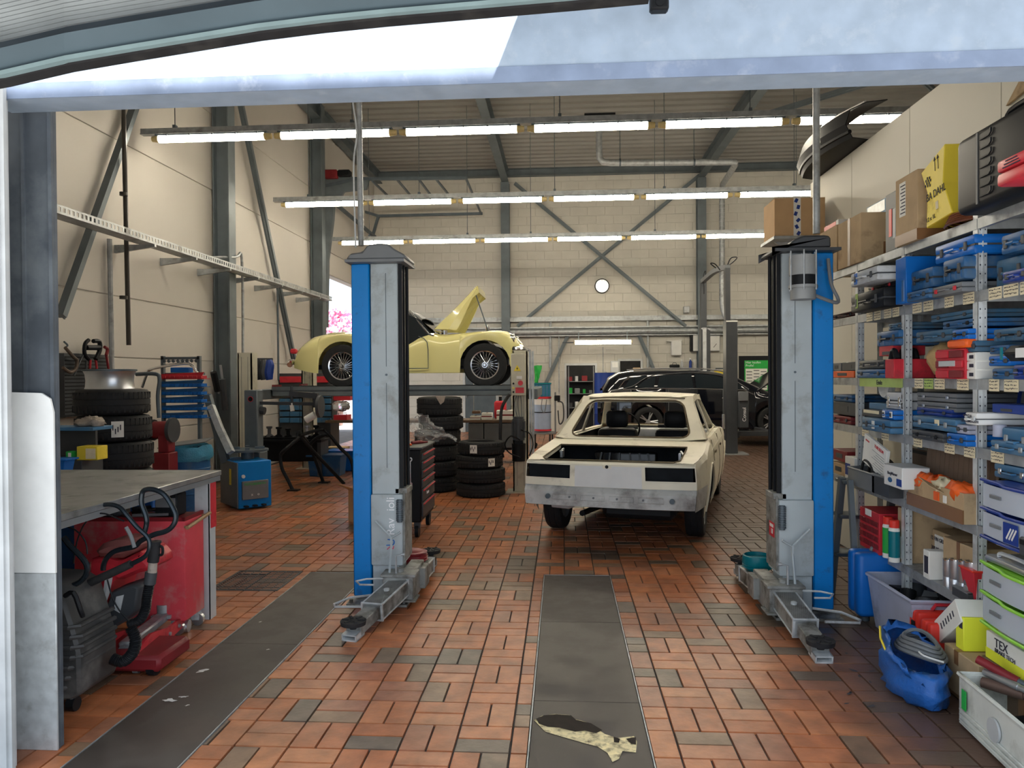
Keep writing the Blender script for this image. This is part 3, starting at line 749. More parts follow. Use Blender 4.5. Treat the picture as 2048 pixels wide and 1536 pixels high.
# =============== CARS ===============
def lerp(a,b,t):return a+(b-a)*t
def interp(tab,x):
 if x<=tab[0][0]:return tab[0][1]
 for(a,fa),(b_,fb)in zip(tab,tab[1:]):
  if x<=b_:return lerp(fa,fb,(x-a)/(b_-a))if b_>a else fb
 return tab[-1][1]
def frange(a,b_,n):return[a+(b_-a)*i/n for i in range(n+1)]
def bil(c,s_,t_):
 return(c[0]*(1-s_)*(1-t_)+c[1]*s_*(1-t_)+c[2]*s_*t_+c[3]*(1-s_)*t_)
def hole_pts(s0,s1,t0,t1,rs,rt,k=5):
 pts=[]
 for(cx,cy,a0)in((s1-rs,t1-rt,0),(s0+rs,t1-rt,90),(s0+rs,t0+rt,180),(s1-rs,t0+rt,270)):
  for i in range(k+1):
   a=R(a0+90*i/k);pts.append((cx+rs*math.cos(a),cy+rt*math.sin(a)))
 return pts
def frame_panel(b,c,s0=0.06,s1=0.94,t0=0.08,t1=0.92,rs=0.06,rt=0.12,push=None):
 """quad c with a rounded hole; returns the hole's points"""
 c=[Vector(p)for p in c];hp=hole_pts(s0,s1,t0,t1,rs,rt)
 f=push or(lambda p,s_,t_:p)
 inn=[];out=[]
 ms,mt=(s0+s1)/2,(t0+t1)/2
 for(s_,t_)in hp:
  inn.append(f(bil(c,s_,t_),s_,t_))
 n=len(hp);k=5
 for i,(s_,t_)in enumerate(hp):
  q,j=divmod(i,k+1)
  e=[(1,1),(0,1),(0,0),(1,0)][q]
  if q==0:o=(1,t_)if j<k/2 else(s_,1)
  elif q==1:o=(s_,1)if j<k/2 else(0,t_)
  elif q==2:o=(0,t_)if j<k/2 else(s_,0)
  else:o=(s_,0)if j<k/2 else(1,t_)
  if j in(2,3):o=e
  out.append(f(bil(c,*o),*o))
 I=[b.bm.verts.new(p)for p in inn];O=[b.bm.verts.new(p)for p in out]
 for i in range(n):
  j=(i+1)%n
  if(out[i]-out[j]).length<1e-5:b.bm.faces.new((I[i],I[j],O[i]))
  else:b.bm.faces.new((O[i],O[j],I[j],I[i]))
 return inn
def wheel_mesh(b,r,wd,ax='y'):
 b.lathe([(r*0.62,-wd*0.42),(r*0.80,-wd*0.5),(r*0.95,-wd*0.46),(r,-wd*0.34),(r,-wd*.2),(r*.985,-wd*.18),(r*.985,-wd*.14),(r,-wd*.12),(r,wd*.12),(r*.985,wd*.14),(r*.985,wd*.18),(r,wd*.2),(r,wd*0.34),(r*0.95,wd*0.46),(r*0.80,wd*0.5),(r*0.62,wd*0.42)],ax=ax,n=40,closed=True)
# local car axes: x forward (u), y to the left of the car, z up
def side_rows(us,bot,top,V,nr,sgn):
 rows=[]
 for k in range(nr+1):
  t=k/nr;rows.append([Vector((u,sgn*V(u,lerp(bot(u),top(u),t),t),lerp(bot(u),top(u),t)))for u in us])
 return rows
def arch(u,cs,r,wc,sill):
 z=sill
 for c in cs:
  if abs(u-c)<r:z=max(z,wc+math.sqrt(r*r-(u-c)**2))
 return z
def arch_us(u0,u1,cs,r,n=30):
 us=set(frange(u0,u1,n))
 for c in cs:
  us={u for u in us if abs(u-c)>r*1.02}
  us|={c+r*math.cos(math.pi*i/12)for i in range(13)}|{c-r*1.004,c+r*1.004}
 us|={u0,u1}
 return sorted(u for u in us if u0<=u<=u1)
# ---------- pale old saloon stripped for paint ----------
def saloon():
 t=thing('saloon_car','pale cream old saloon car, stripped, open boot and no rear window','car',(0.655,7.95,0),R(90-14.6))
 WB,RW=2.795,0.325
 cs=(0,WB);ra=0.40
 u0,u1=-0.93,3.68
 us=arch_us(u0,u1,cs,ra,36)
 topt=[(-0.93,0.835),(-0.6,0.865),(-0.1,0.91),(0.3,0.955),(1.6,0.955),(2.45,0.95),(3.2,0.90),(3.68,0.83)]
 top=lambda u:interp(topt,u)
 hw=lambda u:0.885-(0.075*((-0.2-u)/0.73)**2.0 if u<-0.2 else 0)-(0.10*((u-2.6)/1.08)**2 if u>2.6 else 0)
 def V(u,w_,tt):
  q=(w_-0.62)/0.36
  v=hw(u)*(1-0.055*q*q)-0.02*max(0,tt-0.92)/0.08
  if 0.80<w_<0.86:v+=0.006
  return v
 bot=lambda u:arch(u,cs,ra,RW,0.40 if u<-0.45 else 0.26)
 b=B()
 for s_ in(-1,1):b.grid(side_rows(us,bot,top,V,12,s_))
 vs=[-1,-0.99,-0.93,-0.44,-0.42,-0.40,-0.2,0,0.2,0.40,0.42,0.44,0.93,0.99,1]
 wsq=[0.40,0.46,0.56,0.60,0.655,0.675,0.80,0.815,0.835]
 def T(v,w_):
  q=(w_-0.62)/0.36
  vv=v*hw(u0)*(1-0.055*q*q)
  return Vector((u0-0.055*(1-v**4)+(0.03 if w_>0.82 else 0),vv,w_))
 up=[w_ for w_ in wsq if w_>=0.60]
 b.grid([[T(v,w_)for v in vs]for w_ in up],keep=lambda i,j:not(0.67<up[i]<0.79 and(-0.995<vs[j]<-0.45 or 0.43<vs[j]<0.985)))
 def dk(u,v):return Vector((u,v,top(u)+0.012*(1-(v/0.9)**2)))
 ds=[u for u in frange(-0.93,-0.16,8)]
 for s_ in(-1,1):
  b.grid([[dk(u,s_*lerp(0.655-(0.05 if u<-0.85 else 0),V(u,top(u),1),q))for u in ds]for q in frange(0,1,3)])
  b.grid([[Vector((u,s_*(0.655-(0.05 if u<-0.85 else 0)),dk(u,0.65).z-h))for u in ds]for h in(0,0.035)])
 b.grid([[dk(u,lerp(-V(u,top(u),1),V(u,top(u),1),q))for u in frange(-0.16,0.26,4)]for q in frange(0,1,14)])
 b.grid([[dk(u,lerp(-V(u,top(u),1),V(u,top(u),1),q))for u in frange(2.4,3.68,8)]for q in frange(0,1,12)])
 for s_ in(-1,1):b.grid([[Vector((u,s_*(V(u,top(u),1)-q),top(u)-q*0.15))for u in frange(0.26,2.4,10)]for q in(0,0.05,0.10)])
 b.grid([[Vector((u1+0.04*(1-v**4),v*hw(u1)*(1-0.05*((w_-.62)/.36)**2),w_))for v in frange(-1,1,10)]for w_ in(0.30,0.5,0.7,0.83)])
 body=b.o('body','sedan',t,weld=True,ang=30)
 b=B();low=[0.40,0.42,0.48,0.55,0.60]
 b.grid([[T(v,w_)+Vector((0.012-(0.05 if 0.41<w_<0.59 else 0.0)+(0.05 if w_<0.41 else 0),0,0))for v in vs]for w_ in low])
 for s_ in(-1,1):
  b.grid([[Vector((u,s_*(V(u,w_,0)+0.004),w_))for u in(-0.935,-0.8,-0.62,-0.5)]for w_ in(0.40,0.5,0.6)])
 val=b.o('rear_valance','sedan_valance',body,weld=True)
 b=B()
 for k,v in enumerate((-0.40,-0.13,0.14,0.41)):
  x=u0-0.095;yv=-v
  b.tube([(x,yv-0.11,0.53),(x,yv+0.11,0.53),(x,yv+0.115,0.48),(x,yv-0.115,0.48)],0.004,5,closed=True)
 b.o('pressing','sedan_valance',body)['kind']='stuff'
 for v in(0.56,-0.60):
  b=B();b.cyl((u0-0.085,v,0.505),(u0-0.105,v,0.505),0.024);b.cyl((u0-0.1,v,0.505),(u0-0.112,v,0.505),0.011);b.o('bumper_mount','galv_dark',body)
 for v in(-0.34,-.1,.12,.35):
  b=B();b.cyl((u0-0.09,v,0.505),(u0-0.1,v,0.505),0.010);b.o('bolt','mid_grey',body)
 for(v,w_,r_,m)in((0.18,0.755,0.008,'black'),(-0.18,0.755,0.008,'black'),(0.18,0.665,0.010,'black'),(-0.18,0.665,0.010,'black'),(0.0,0.695,0.025,'sedan')):
  b=B();b.cyl((u0-0.054,v,w_),(u0-0.0575,v,w_),r_);b.o('number_plate_hole' if m=='black' else 'plug',m,body)
 b=B();b.b2((u0-0.06,-0.045,0.775),(u0-0.04,0.045,0.815),0.006);lk=b.o('boot_lock','sedan',body)
 b=B();b.cyl((u0-0.06,0,0.795),(u0-0.064,0,0.795),0.016);b.o('lock_hole','black',body)
 b=B();b.grid([[T(v,w_)+Vector((-.003,0,0))for v in frange(-.40,.38,8)]for w_ in(.602,.66,.73,.80)]);b.o('primer_panel','white',body)
 b=B();rim=[]
 for s_ in(1,-1):
  L=[dk(u,s_*(0.655-(0.05 if u<-0.85 else 0)))+Vector((0,0,0.004))for u in ds]
  rim+=L if s_==1 else L[::-1]
 b.tube(rim,0.008,5,closed=True);b.o('boot_seal','sedan_seam',body)
 b=B();b.grid([[Vector((x,v,z))for v in frange(-0.61,0.61,6)]for(x,z)in((-0.90,0.84),(-0.875,0.84),(-0.865,0.80))]);b.o('boot_lip','sedan',body)
 b=B()
 b.grid([[Vector((u,v,z))for v in frange(-0.72,0.72,6)]for(u,z)in((-0.87,0.795),(-0.86,0.50),(-0.5,0.45),(0.0,0.45),(0.12,0.55),(0.12,0.89))])
 for s_ in(-1,1):b.poly([(-0.87,s_*0.72,0.42),(0.12,s_*0.72,0.42),(0.12,s_*0.72,0.89),(-0.87,s_*0.72,0.80)])
 tub=b.o('boot_tub','sedan_inside',t,rec=False)
 b=B();b.grid([[Vector((0.06-0.04*math.sin((z-0.5)*8),v,z))for v in frange(-0.32,0.32,8)]for z in frange(0.5,0.84,5)],keep=None)
 b.b2((-0.02,-0.33,0.48),(0.1,0.33,0.84),0.03,seg=2);b.o('fuel_tank','black_gloss',t)
 for k,v in enumerate((-0.27,-0.17,-0.06,0.06,0.17,0.27)):
  b=B();b.tube([(-0.035,v*1.15,0.50),(-0.04,v,0.70),(-0.035,v*0.9,0.83)],0.009,6,smooth=4);b.o('tank_strap','mid_grey',t)
 for s_ in(-1,1):
  b=B();b.tube([(-0.3,s_*0.63,0.85),(-0.25,s_*0.60,0.88)],0.012,6);b.b2((-0.36,s_*0.6-0.012,0.80),(-0.28,s_*0.6+0.012,0.87));b.o('boot_hinge','alu',t)
  b=B();b.b2((-0.91,min(s_*0.35,s_*0.775),0.645),(-0.75,max(s_*0.35,s_*0.775),0.81));b.bm.faces.ensure_lookup_table()
  b.o('lamp_opening','sedan_inside',t)
  b=B();b.tube([(u0-0.045,s_*0.33,0.668),(u0-0.03,s_*0.6,0.665),(u0+0.0,s_*0.78,0.665)],0.007,5);b.cyl((u0-0.05,s_*0.37,0.66),(u0-0.055,s_*0.37,0.66),0.014,n=8);b.o('lamp_edge','sedan',body)
 def rc(u,v,w_):return Vector((u,v,w_))
 rl,rr_=rc(0.20,0.80,0.955),rc(0.20,-0.80,0.955)
 tl,tr=rc(0.80,0.62,1.385),rc(0.80,-0.62,1.385)
 fl,fr=rc(2.50,0.76,0.945),rc(2.50,-0.76,0.945)
 ftl,ftr=rc(1.98,0.60,1.375),rc(1.98,-0.60,1.375)
 cr=lambda p,s_,t_:p+Vector((-0.09*4*s_*(1-s_)*(1-0.3*t_),0,0.02*4*s_*(1-s_)*t_))
 b=B()
 hr=frame_panel(b,[rl,rr_,tr,tl],0.085,0.915,0.055,0.90,0.07,0.16,cr)
 cf=lambda p,s_,t_:p+Vector((0.10*4*s_*(1-s_),0,0.02*4*s_*(1-s_)*t_))
 hf=frame_panel(b,[fl,fr,ftr,ftl],0.06,0.94,0.06,0.93,0.05,0.1,cf)
 rows=[]
 for q in frange(0,1,10):
  a=lerp(cr(bil([rl,rr_,tr,tl],q,1),q,1),cf(bil([fl,fr,ftr,ftl],q,1),q,1),0);e=cf(bil([fl,fr,ftr,ftl],q,1),q,1)
  rows.append([a.lerp(e,k)+Vector((0,0,0.035*(1-(2*k-1)**2)+0.0))for k in frange(0,1,8)])
 b.grid(rows)
 for s_ in(1,-1):
  B0,B1,T0,T1=rc(0.20,s_*0.80,0.955),rc(2.50,s_*0.76,0.945),rc(0.80,s_*0.62,1.385),rc(1.98,s_*0.60,1.375)
  def at(sb,st_):return B0.lerp(B1,sb),T0.lerp(T1,st_)
  def tp(p,s2,t_):return p+Vector((0,0,(0.03*(1-((p.x-1.39)/0.6)**2)*t_ if 0.8<p.x<1.98 else 0)))
  segs=[(0.0,0.13,0.0,0.02),(0.13,0.50,0.02,0.45),(0.50,1.0,0.45,1.0)]
  for k,(a0,a1,c0,c1)in enumerate(segs):
   p0,q0=at(a0,c0);p1,q1=at(a1,c1);c_=[p0,p1,q1,q0]
   if k==0:b.poly(c_)
   else:frame_panel(b,c_,0.05,0.95,0.03,0.88,0.04,0.06,tp)
 roof=b.o('roof','sedan',t,weld=True,thick=0.018,ang=50)
 for h,nm in((hr,'rear_window_seal'),(hf,'windscreen_seal')):
  b=B();b.tube(h,0.011,5,closed=True);b.o(nm,'sedan_seam',roof)
 b=B();b.tube([cr(bil([rl,rr_,tr,tl],q,1),q,1)+Vector((-0.03,0,-0.012))for q in frange(0.06,0.94,10)],0.006,5);b.o('roof_gutter','sedan_seam',roof)
 for s_ in(1,-1):
  for u in(0.47,1.42,2.30):
   b=B();b.tube([(u,s_*(V(u,w_,0.5)+0.001),w_)for w_ in frange(0.30 if u>0.5 else 0.72,0.945,8)],0.005,4);b.o('shut_line','sedan_seam',body)
  b=B();b.tube([(u,s_*(V(u,0.86,0.5)+0.004),interp(topt,u)-0.10)for u in frange(-0.85,3.5,20)],0.005,4);b.o('body_crease','sedan',body)
  for u in(0.62,1.55):
   b=B();b.b2((u,s_*0.878,0.79),(u+0.12,s_*0.892,0.815),0.004);b.o('handle_recess','sedan_seam',body)
  b=B();b.tube([(x,s_*(V(x,z,.5)+.002),z)for x,z in[(0.42*math.cos(R(a)),RW+0.42*math.sin(R(a)))for a in range(0,181,15)]],0.014,6);b.o('wheel_lip','sedan',body)
  b=B();b.tube([(WB+x,s_*(V(WB+x,z,.5)+.002),z)for x,z in[(0.41*math.cos(R(a)),RW+0.41*math.sin(R(a)))for a in range(0,181,15)]],0.012,6);b.o('wheel_lip','sedan',body)
 b=B();b.b2((0.2,-0.80,0.28),(2.75,0.80,0.34));b.b2((2.66,-0.8,0.3),(2.7,0.8,0.9));b.b2((0.14,-0.78,0.3),(0.18,0.78,0.92))
 for s_ in(-1,1):b.b2((0.2,min(s_*0.80,s_*0.82),0.3),(2.6,max(s_*0.80,s_*0.82),0.90))
 b.o('cabin_floor','sedan_inside',t)
 b=B();b.grid([[Vector((u,v,z+0.012*math.sin(v*9)))for v in frange(-0.74,0.74,14)]for(u,z)in((0.22,0.935),(0.40,0.965),(0.62,0.94),(0.64,0.86))]);b.o('parcel_shelf','dark_grey',t)
 for v in(0.36,-0.36):
  b=B();b.b2((1.45,v-0.25,0.45),(1.62,v+0.25,0.98),0.06,seg=2);b.b2((1.55,v-0.25,0.40),(2.05,v+0.25,0.55),0.05,seg=2);s2=b.o('seat','black',t)
  b=B();b.b2((1.44,v-0.14,0.99),(1.55,v+0.14,1.20),0.05,seg=2);b.o('headrest','black',s2)
 b=B();b.b2((2.25,-0.75,0.72),(2.6,0.75,0.93),0.05,seg=2);b.o('dashboard','light_grey',t)
 b=B();b.lathe([(0.2,-0.012),(0.212,0),(0.2,0.012),(0.188,0)],(2.14,0.38,0.94),'x',28,closed=True,rot=None);b.cyl((2.14,0.2,0.94),(2.14,0.56,0.94),0.014,n=6);b.cyl((2.12,.38,.94),(2.3,.38,.9),.03);b.o('steering_wheel','black',t)
 for v in(-0.08,-0.32):
  b=B();b.cyl((2.24,v,0.86),(2.225,v,0.86),0.045,n=16);b.o('air_vent','black',t)
 b=B();b.b2((2.2,-0.35,0.94),(2.3,-0.05,0.985),0.01);b.o('instrument','black',t)
 b=B();b.cyl((0,-0.66,0.31),(0,0.66,0.31),0.04);b.b2((-0.75,-0.6,0.27),(-0.3,0.1,0.42),0.05);b.tube([(0.6,0.2,0.25),(0.1,0.28,0.24),(-0.5,0.35,0.26)],0.03,8);b.o('underbody','black',t)
 b=B();b.tube([(-0.62,0.62,0.36),(-0.66,0.45,0.36),(-0.66,0.36,0.4)],0.035,8);b.o('exhaust_hanger','light_grey',t)
 b=B();wheel_mesh(b,RW,0.19);tm=b.mesh('tyre','tyre')
 b=B();b.lathe([(0.04,-0.03),(0.06,-0.05),(0.13,-0.03),(0.19,-0.06),(0.205,-0.085),(0.205,0.085),(0.19,0.06)],ax='y',n=28);wm=b.mesh('wheel','mid_grey')
 for u in cs:
  for s_ in(-1,1):
   wh=put('wheel',wm,t,(u,s_*0.725,RW),(0,0,0 if s_<0 else math.pi));put('tyre',tm,wh)
 return t
saloon()
# ---------- yellow roadster on the four-post lift ----------
RS=131.0;RY0=11.45
def roadster():
 c0=onY(684,732,RY0)
 t=thing('roadster','pale yellow classic roadster with raised bonnet on the lift','car',(c0.x,RY0+0.70,c0.z),R(-0.6))
 def P(px,py):return((px-684)/RS,(732-py)/RS)
 WB,RW=2.235,0.335
 cs=(0,WB);ra=0.385
 topt=[P(570,722),P(575,700),P(590,689),P(618,678),P(650,668),P(684,664),P(715,668),P(735,678),P(760,690),P(790,693),P(815,686),P(840,672),P(860,667),P(888,676),P(915,671),P(940,667),P(965,664),P(1000,662),P(1020,664),P(1036,672),P(1046,690)]
 topt=[(topt[0][0]-0.0,topt[0][1])]+topt[1:]
 u0,u1=topt[0][0],topt[-1][0]
 sill=P(700,747)[1]
 us=arch_us(u0,u1,cs,ra,44)
 top=lambda u:interp(topt,u)
 def bot(u):
  z=sill
  if u<-0.4:z=interp([(u0,P(0,735)[1]),(-0.6,sill+0.03),(-0.4,sill)],u)
  if u>WB+0.35:z=interp([(WB+0.35,sill+0.05),(u1,P(0,715)[1])],u)
  return max(z,arch(u,cs,ra,0,z))
 def hw(u):
  v=0.70
  if u<-0.2:v-=0.30*((-0.2-u)/(-0.2-u0))**2.6
  if u>2.2:v-=0.22*((u-2.2)/(u1-2.2))**2.2
  if 0.5<u<1.45:v-=0.055*math.sin((u-0.5)/0.95*math.pi)
  return v
 def V(u,w_,tt):
  return hw(u)*(1-0.04*(1-tt)**2)-0.10*max(0,tt-0.72)**2/0.08
 b=B()
 for s_ in(-1,1):
  b.grid(side_rows(us,bot,top,V,14,s_))
 def deck(u,q):
  e=V(u,top(u),1);zc=interp([(u0,top(u0)),(-0.6,0.47),(-0.2,0.53),(0.3,0.5),(0.6,0.46),(1.25,0.50),(1.9,0.46),(2.4,0.42),(u1,top(u1))],u)
  return e*(1-q),lerp(top(u),zc,min(1,q*1.6))+0.03*math.sin(math.pi*min(1,q*1.6))*(1 if q>0 else 0)
 qs=frange(0,1,8)
 for s_ in(-1,1):
  rows=[]
  for q in qs:
   rows.append([Vector((u,s_*deck(u,q)[0],deck(u,q)[1]))for u in us])
  b.grid(rows,keep=lambda i,j:not((0.30<us[j]<1.05 and qs[i]>0.12)or(1.55<us[j]<2.35 and qs[i]>0.45)))
 b.grid([[Vector((u0,v*V(u0,z,0.5),z))for v in frange(-1,1,6)]for z in(bot(u0),top(u0))])
 b.grid([[Vector((u1+0.02*(1-v*v),v*V(u1,z,0.5),z))for v in frange(-1,1,6)]for z in(bot(u1),top(u1))])
 body=b.o('body','yellow_car',t,weld=True,ang=55)
 b=B();b.b2((0.25,-0.6,0.0),(2.6,0.6,0.1));b.b2((1.45,-0.45,0.1),(2.3,0.45,0.38),0.05);b.b2((1.7,-0.2,0.3),(2.2,0.1,0.46),0.05);b.b2((0.3,-0.6,0.1),(0.45,0.6,0.5),0.04);b.b2((-0.6,-0.5,-0.05),(2.3,0.5,0.02));b.o('engine_and_chassis','black',t)
 b=B();b.cyl((1.55,-0.3,0.45),(1.55,-0.3,0.56),0.05);b.o('air_filter','chrome',t)
 b=B();pts=[P(862,738),P(862,700),P(860,685),P(853,677),P(842,673)];b.tube([(u,-(V(u,w_,0.6)+0.003),w_)for u,w_ in[P(806,738)]+pts],0.007,5);b.o('door_line','galv_dark',body)
 b=B();b.tube([(u,-(V(u,w_,1)-0.0),w_+0.006)for u,w_ in[P(770,694),P(800,694),P(820,684),P(842,672)]],0.014,6,smooth=4);b.o('door_trim','black',body)
 b=B();prof=[P(722,664),P(735,645),P(752,628),P(772,618),P(800,615),P(822,621),P(846,636)]
 rows=[]
 for k,v in enumerate((-0.60,-0.58,-0.48,-0.25,0,0.25,0.48,0.58,0.60)):
  dz=(-0.20,-0.05,0,0.02,0.025,0.02,0,-0.05,-0.20)[k]
  rows.append([Vector((u,v,w_+(dz if w_>0.62 else 0)))for u,w_ in prof])
 b.grid(rows,keep=lambda i,j:True);b.o('soft_top','dark_grey',t,thick=0.012)
 b=B();b.poly([(P(x,y)[0],-0.603,P(x,y)[1])for x,y in((748,690),(845,690),(868,668),(845,640),(822,630),(760,632))]);b.o('side_screen','glass',t)
 b=B();a0,a1=P(822,621),P(866,668)
 for s_ in(-1,1):b.tube([(a0[0],s_*0.58,a0[1]),(a1[0]-.03,s_*0.60,a1[1]),(a1[0]+0.05,s_*0.60,a1[1]-0.015)],[0.014,0.022,0.03],8)
 b.tube([(a0[0],-0.58,a0[1]),(a0[0],0.58,a0[1])],0.012,6);b.tube([(P(872,660)[0],v,P(0,661)[1])for v in(-0.58,0.58)],0.012,6);b.o('windscreen_frame','chrome',t)
 b=B();c_=P(870,660);b.poly([(a0[0],-0.56,a0[1]),(c_[0],-0.56,c_[1]),(c_[0],0.56,c_[1]),(a0[0],0.56,a0[1])]);b.o('windscreen','glass',t)
 A=[P(870,657),P(884,643),P(905,624),P(926,603),P(942,587),P(955,573)]
 b=B();rows=[]
 for k,v in enumerate(frange(-0.46,0.46,8)):
  rows.append([Vector((u,v,w_+0.05*(1-(v/0.46)**2)*0))+Vector((-0.04,0,0.05))*(1-(v/0.46)**2)for u,w_ in A])
 b.grid(rows)
 S=[P(899,658),P(916,660),P(925,645),P(938,618),P(950,594),P(962,584),P(955,573)]
 for s_ in(-1,1):
  n=5;e1=[Vector((A[k][0],s_*0.46,A[k][1]))for k in range(6)];e2=[Vector((p[0],s_*0.50,p[1]))for p in(S[0],P(912,640),P(926,618),P(938,602),P(950,588),P(957,577))];e3=[Vector((p[0],s_*0.47,p[1]))for p in(S[1],S[2],S[3],P(944,605),S[4],S[5])]
  b.grid([e1,e2,e3])
 b.grid([[Vector((P(955,573)[0],v,P(0,573)[1]))for v in(-0.46,0.46)],[Vector((P(962,584)[0],v,P(0,584)[1]))for v in(-0.47,0.47)]])
 b.o('bonnet','yellow_car',t,weld=True,thick=0.008,ang=25)
 b=B();b.cyl((*P(954,583)[:1],-0.40,P(0,583)[1]),(P(981,662)[0],-0.40,P(0,664)[1]),0.009,n=6);b.o('bonnet_stay','galv_dark',t)
 for s_ in(-1,1):
  b=B();h=P(1031,680);b.ball((h[0]-0.02,s_*0.46,h[1]),(0.14,0.19,0.19));hl=b.o('headlamp','chrome',t)
  b=B();b.lathe([(0.085,0),(0.095,0.01),(0.098,0.03),(0.09,0.035)],(h[0],s_*0.46,h[1]),'x',20);b.o('headlamp_ring','chrome',hl)
  b=B();h=P(571,700);b.b2((h[0]-0.05,s_*0.42-0.05,h[1]-0.04),(h[0]+0.05,s_*0.42+0.05,h[1]+0.04),0.02);b.o('tail_lamp','red',t)
 b=B();h=P(568,722);b.tube([(h[0]+0.03,-0.62,h[1]-.05),(h[0]-.01,-0.5,h[1]),(h[0]-0.02,0,h[1]),(h[0]-.01,0.5,h[1]),(h[0]+0.03,0.62,h[1]-.05)],0.045,8);b.o('rear_bumper','chrome',t)
 b=B();h=P(1048,700);b.tube([(h[0]-.1,-0.62,h[1]),(h[0],-0.5,h[1]),(h[0]+0.06,0,h[1]),(h[0],0.5,h[1]),(h[0]-.1,0.62,h[1])],0.04,8);b.o('front_bumper','chrome',t)
 b=B();h=P(975,655);b.cyl((h[0],-0.1,h[1]-0.06),(h[0],-0.1,h[1]+0.03),0.03);b.ball((h[0],-0.1,h[1]+0.04),(0.05,0.05,0.05));b.o('filler_cap','chrome',t)
 b=B();wheel_mesh(b,RW,0.15);tm=b.mesh('tyre','tyre')
 b=B();b.lathe([(0.205,-0.065),(0.222,-0.07),(0.222,0.07),(0.205,0.065),(0.2,0)],ax='y',n=36,closed=True);rmm=b.mesh('wheel_rim','chrome')
 b=B();b.cyl((0,-0.09,0),(0,0.05,0),0.045,n=16);b.cyl((0,-0.12,0),(0,-0.09,0),0.02,0.035,n=8);hm=b.mesh('hub','chrome')
 b=B()
 for k in range(24):
  a=2*math.pi*k/24
  for da,y0_,y1_ in((0.42,-0.075,-0.045),(-0.42,-0.05,-0.055)):
   b.cyl((0.04*math.cos(a),y0_,0.04*math.sin(a)),(0.205*math.cos(a+da),y1_,0.205*math.sin(a+da)),0.0032,n=4)
 sm=b.mesh('spokes','chrome',smooth=False)
 b=B();b.cyl((0,0.02,0),(0,0.03,0),0.2,n=24);bm2=b.mesh('brake_disc','black')
 for u in cs:
  for s_ in(-1,1):
   wh=put('wheel',rmm,t,(u,s_*0.60,0.0),(0,0,0 if s_<0 else math.pi))
   put('tyre',tm,wh);put('hub',hm,wh);put('brake_drum',bm2,wh);tag(put('spokes',sm,wh),kind='stuff')
 return t,c0
road,rc0=roadster()
zrw=rc0.z-0.335
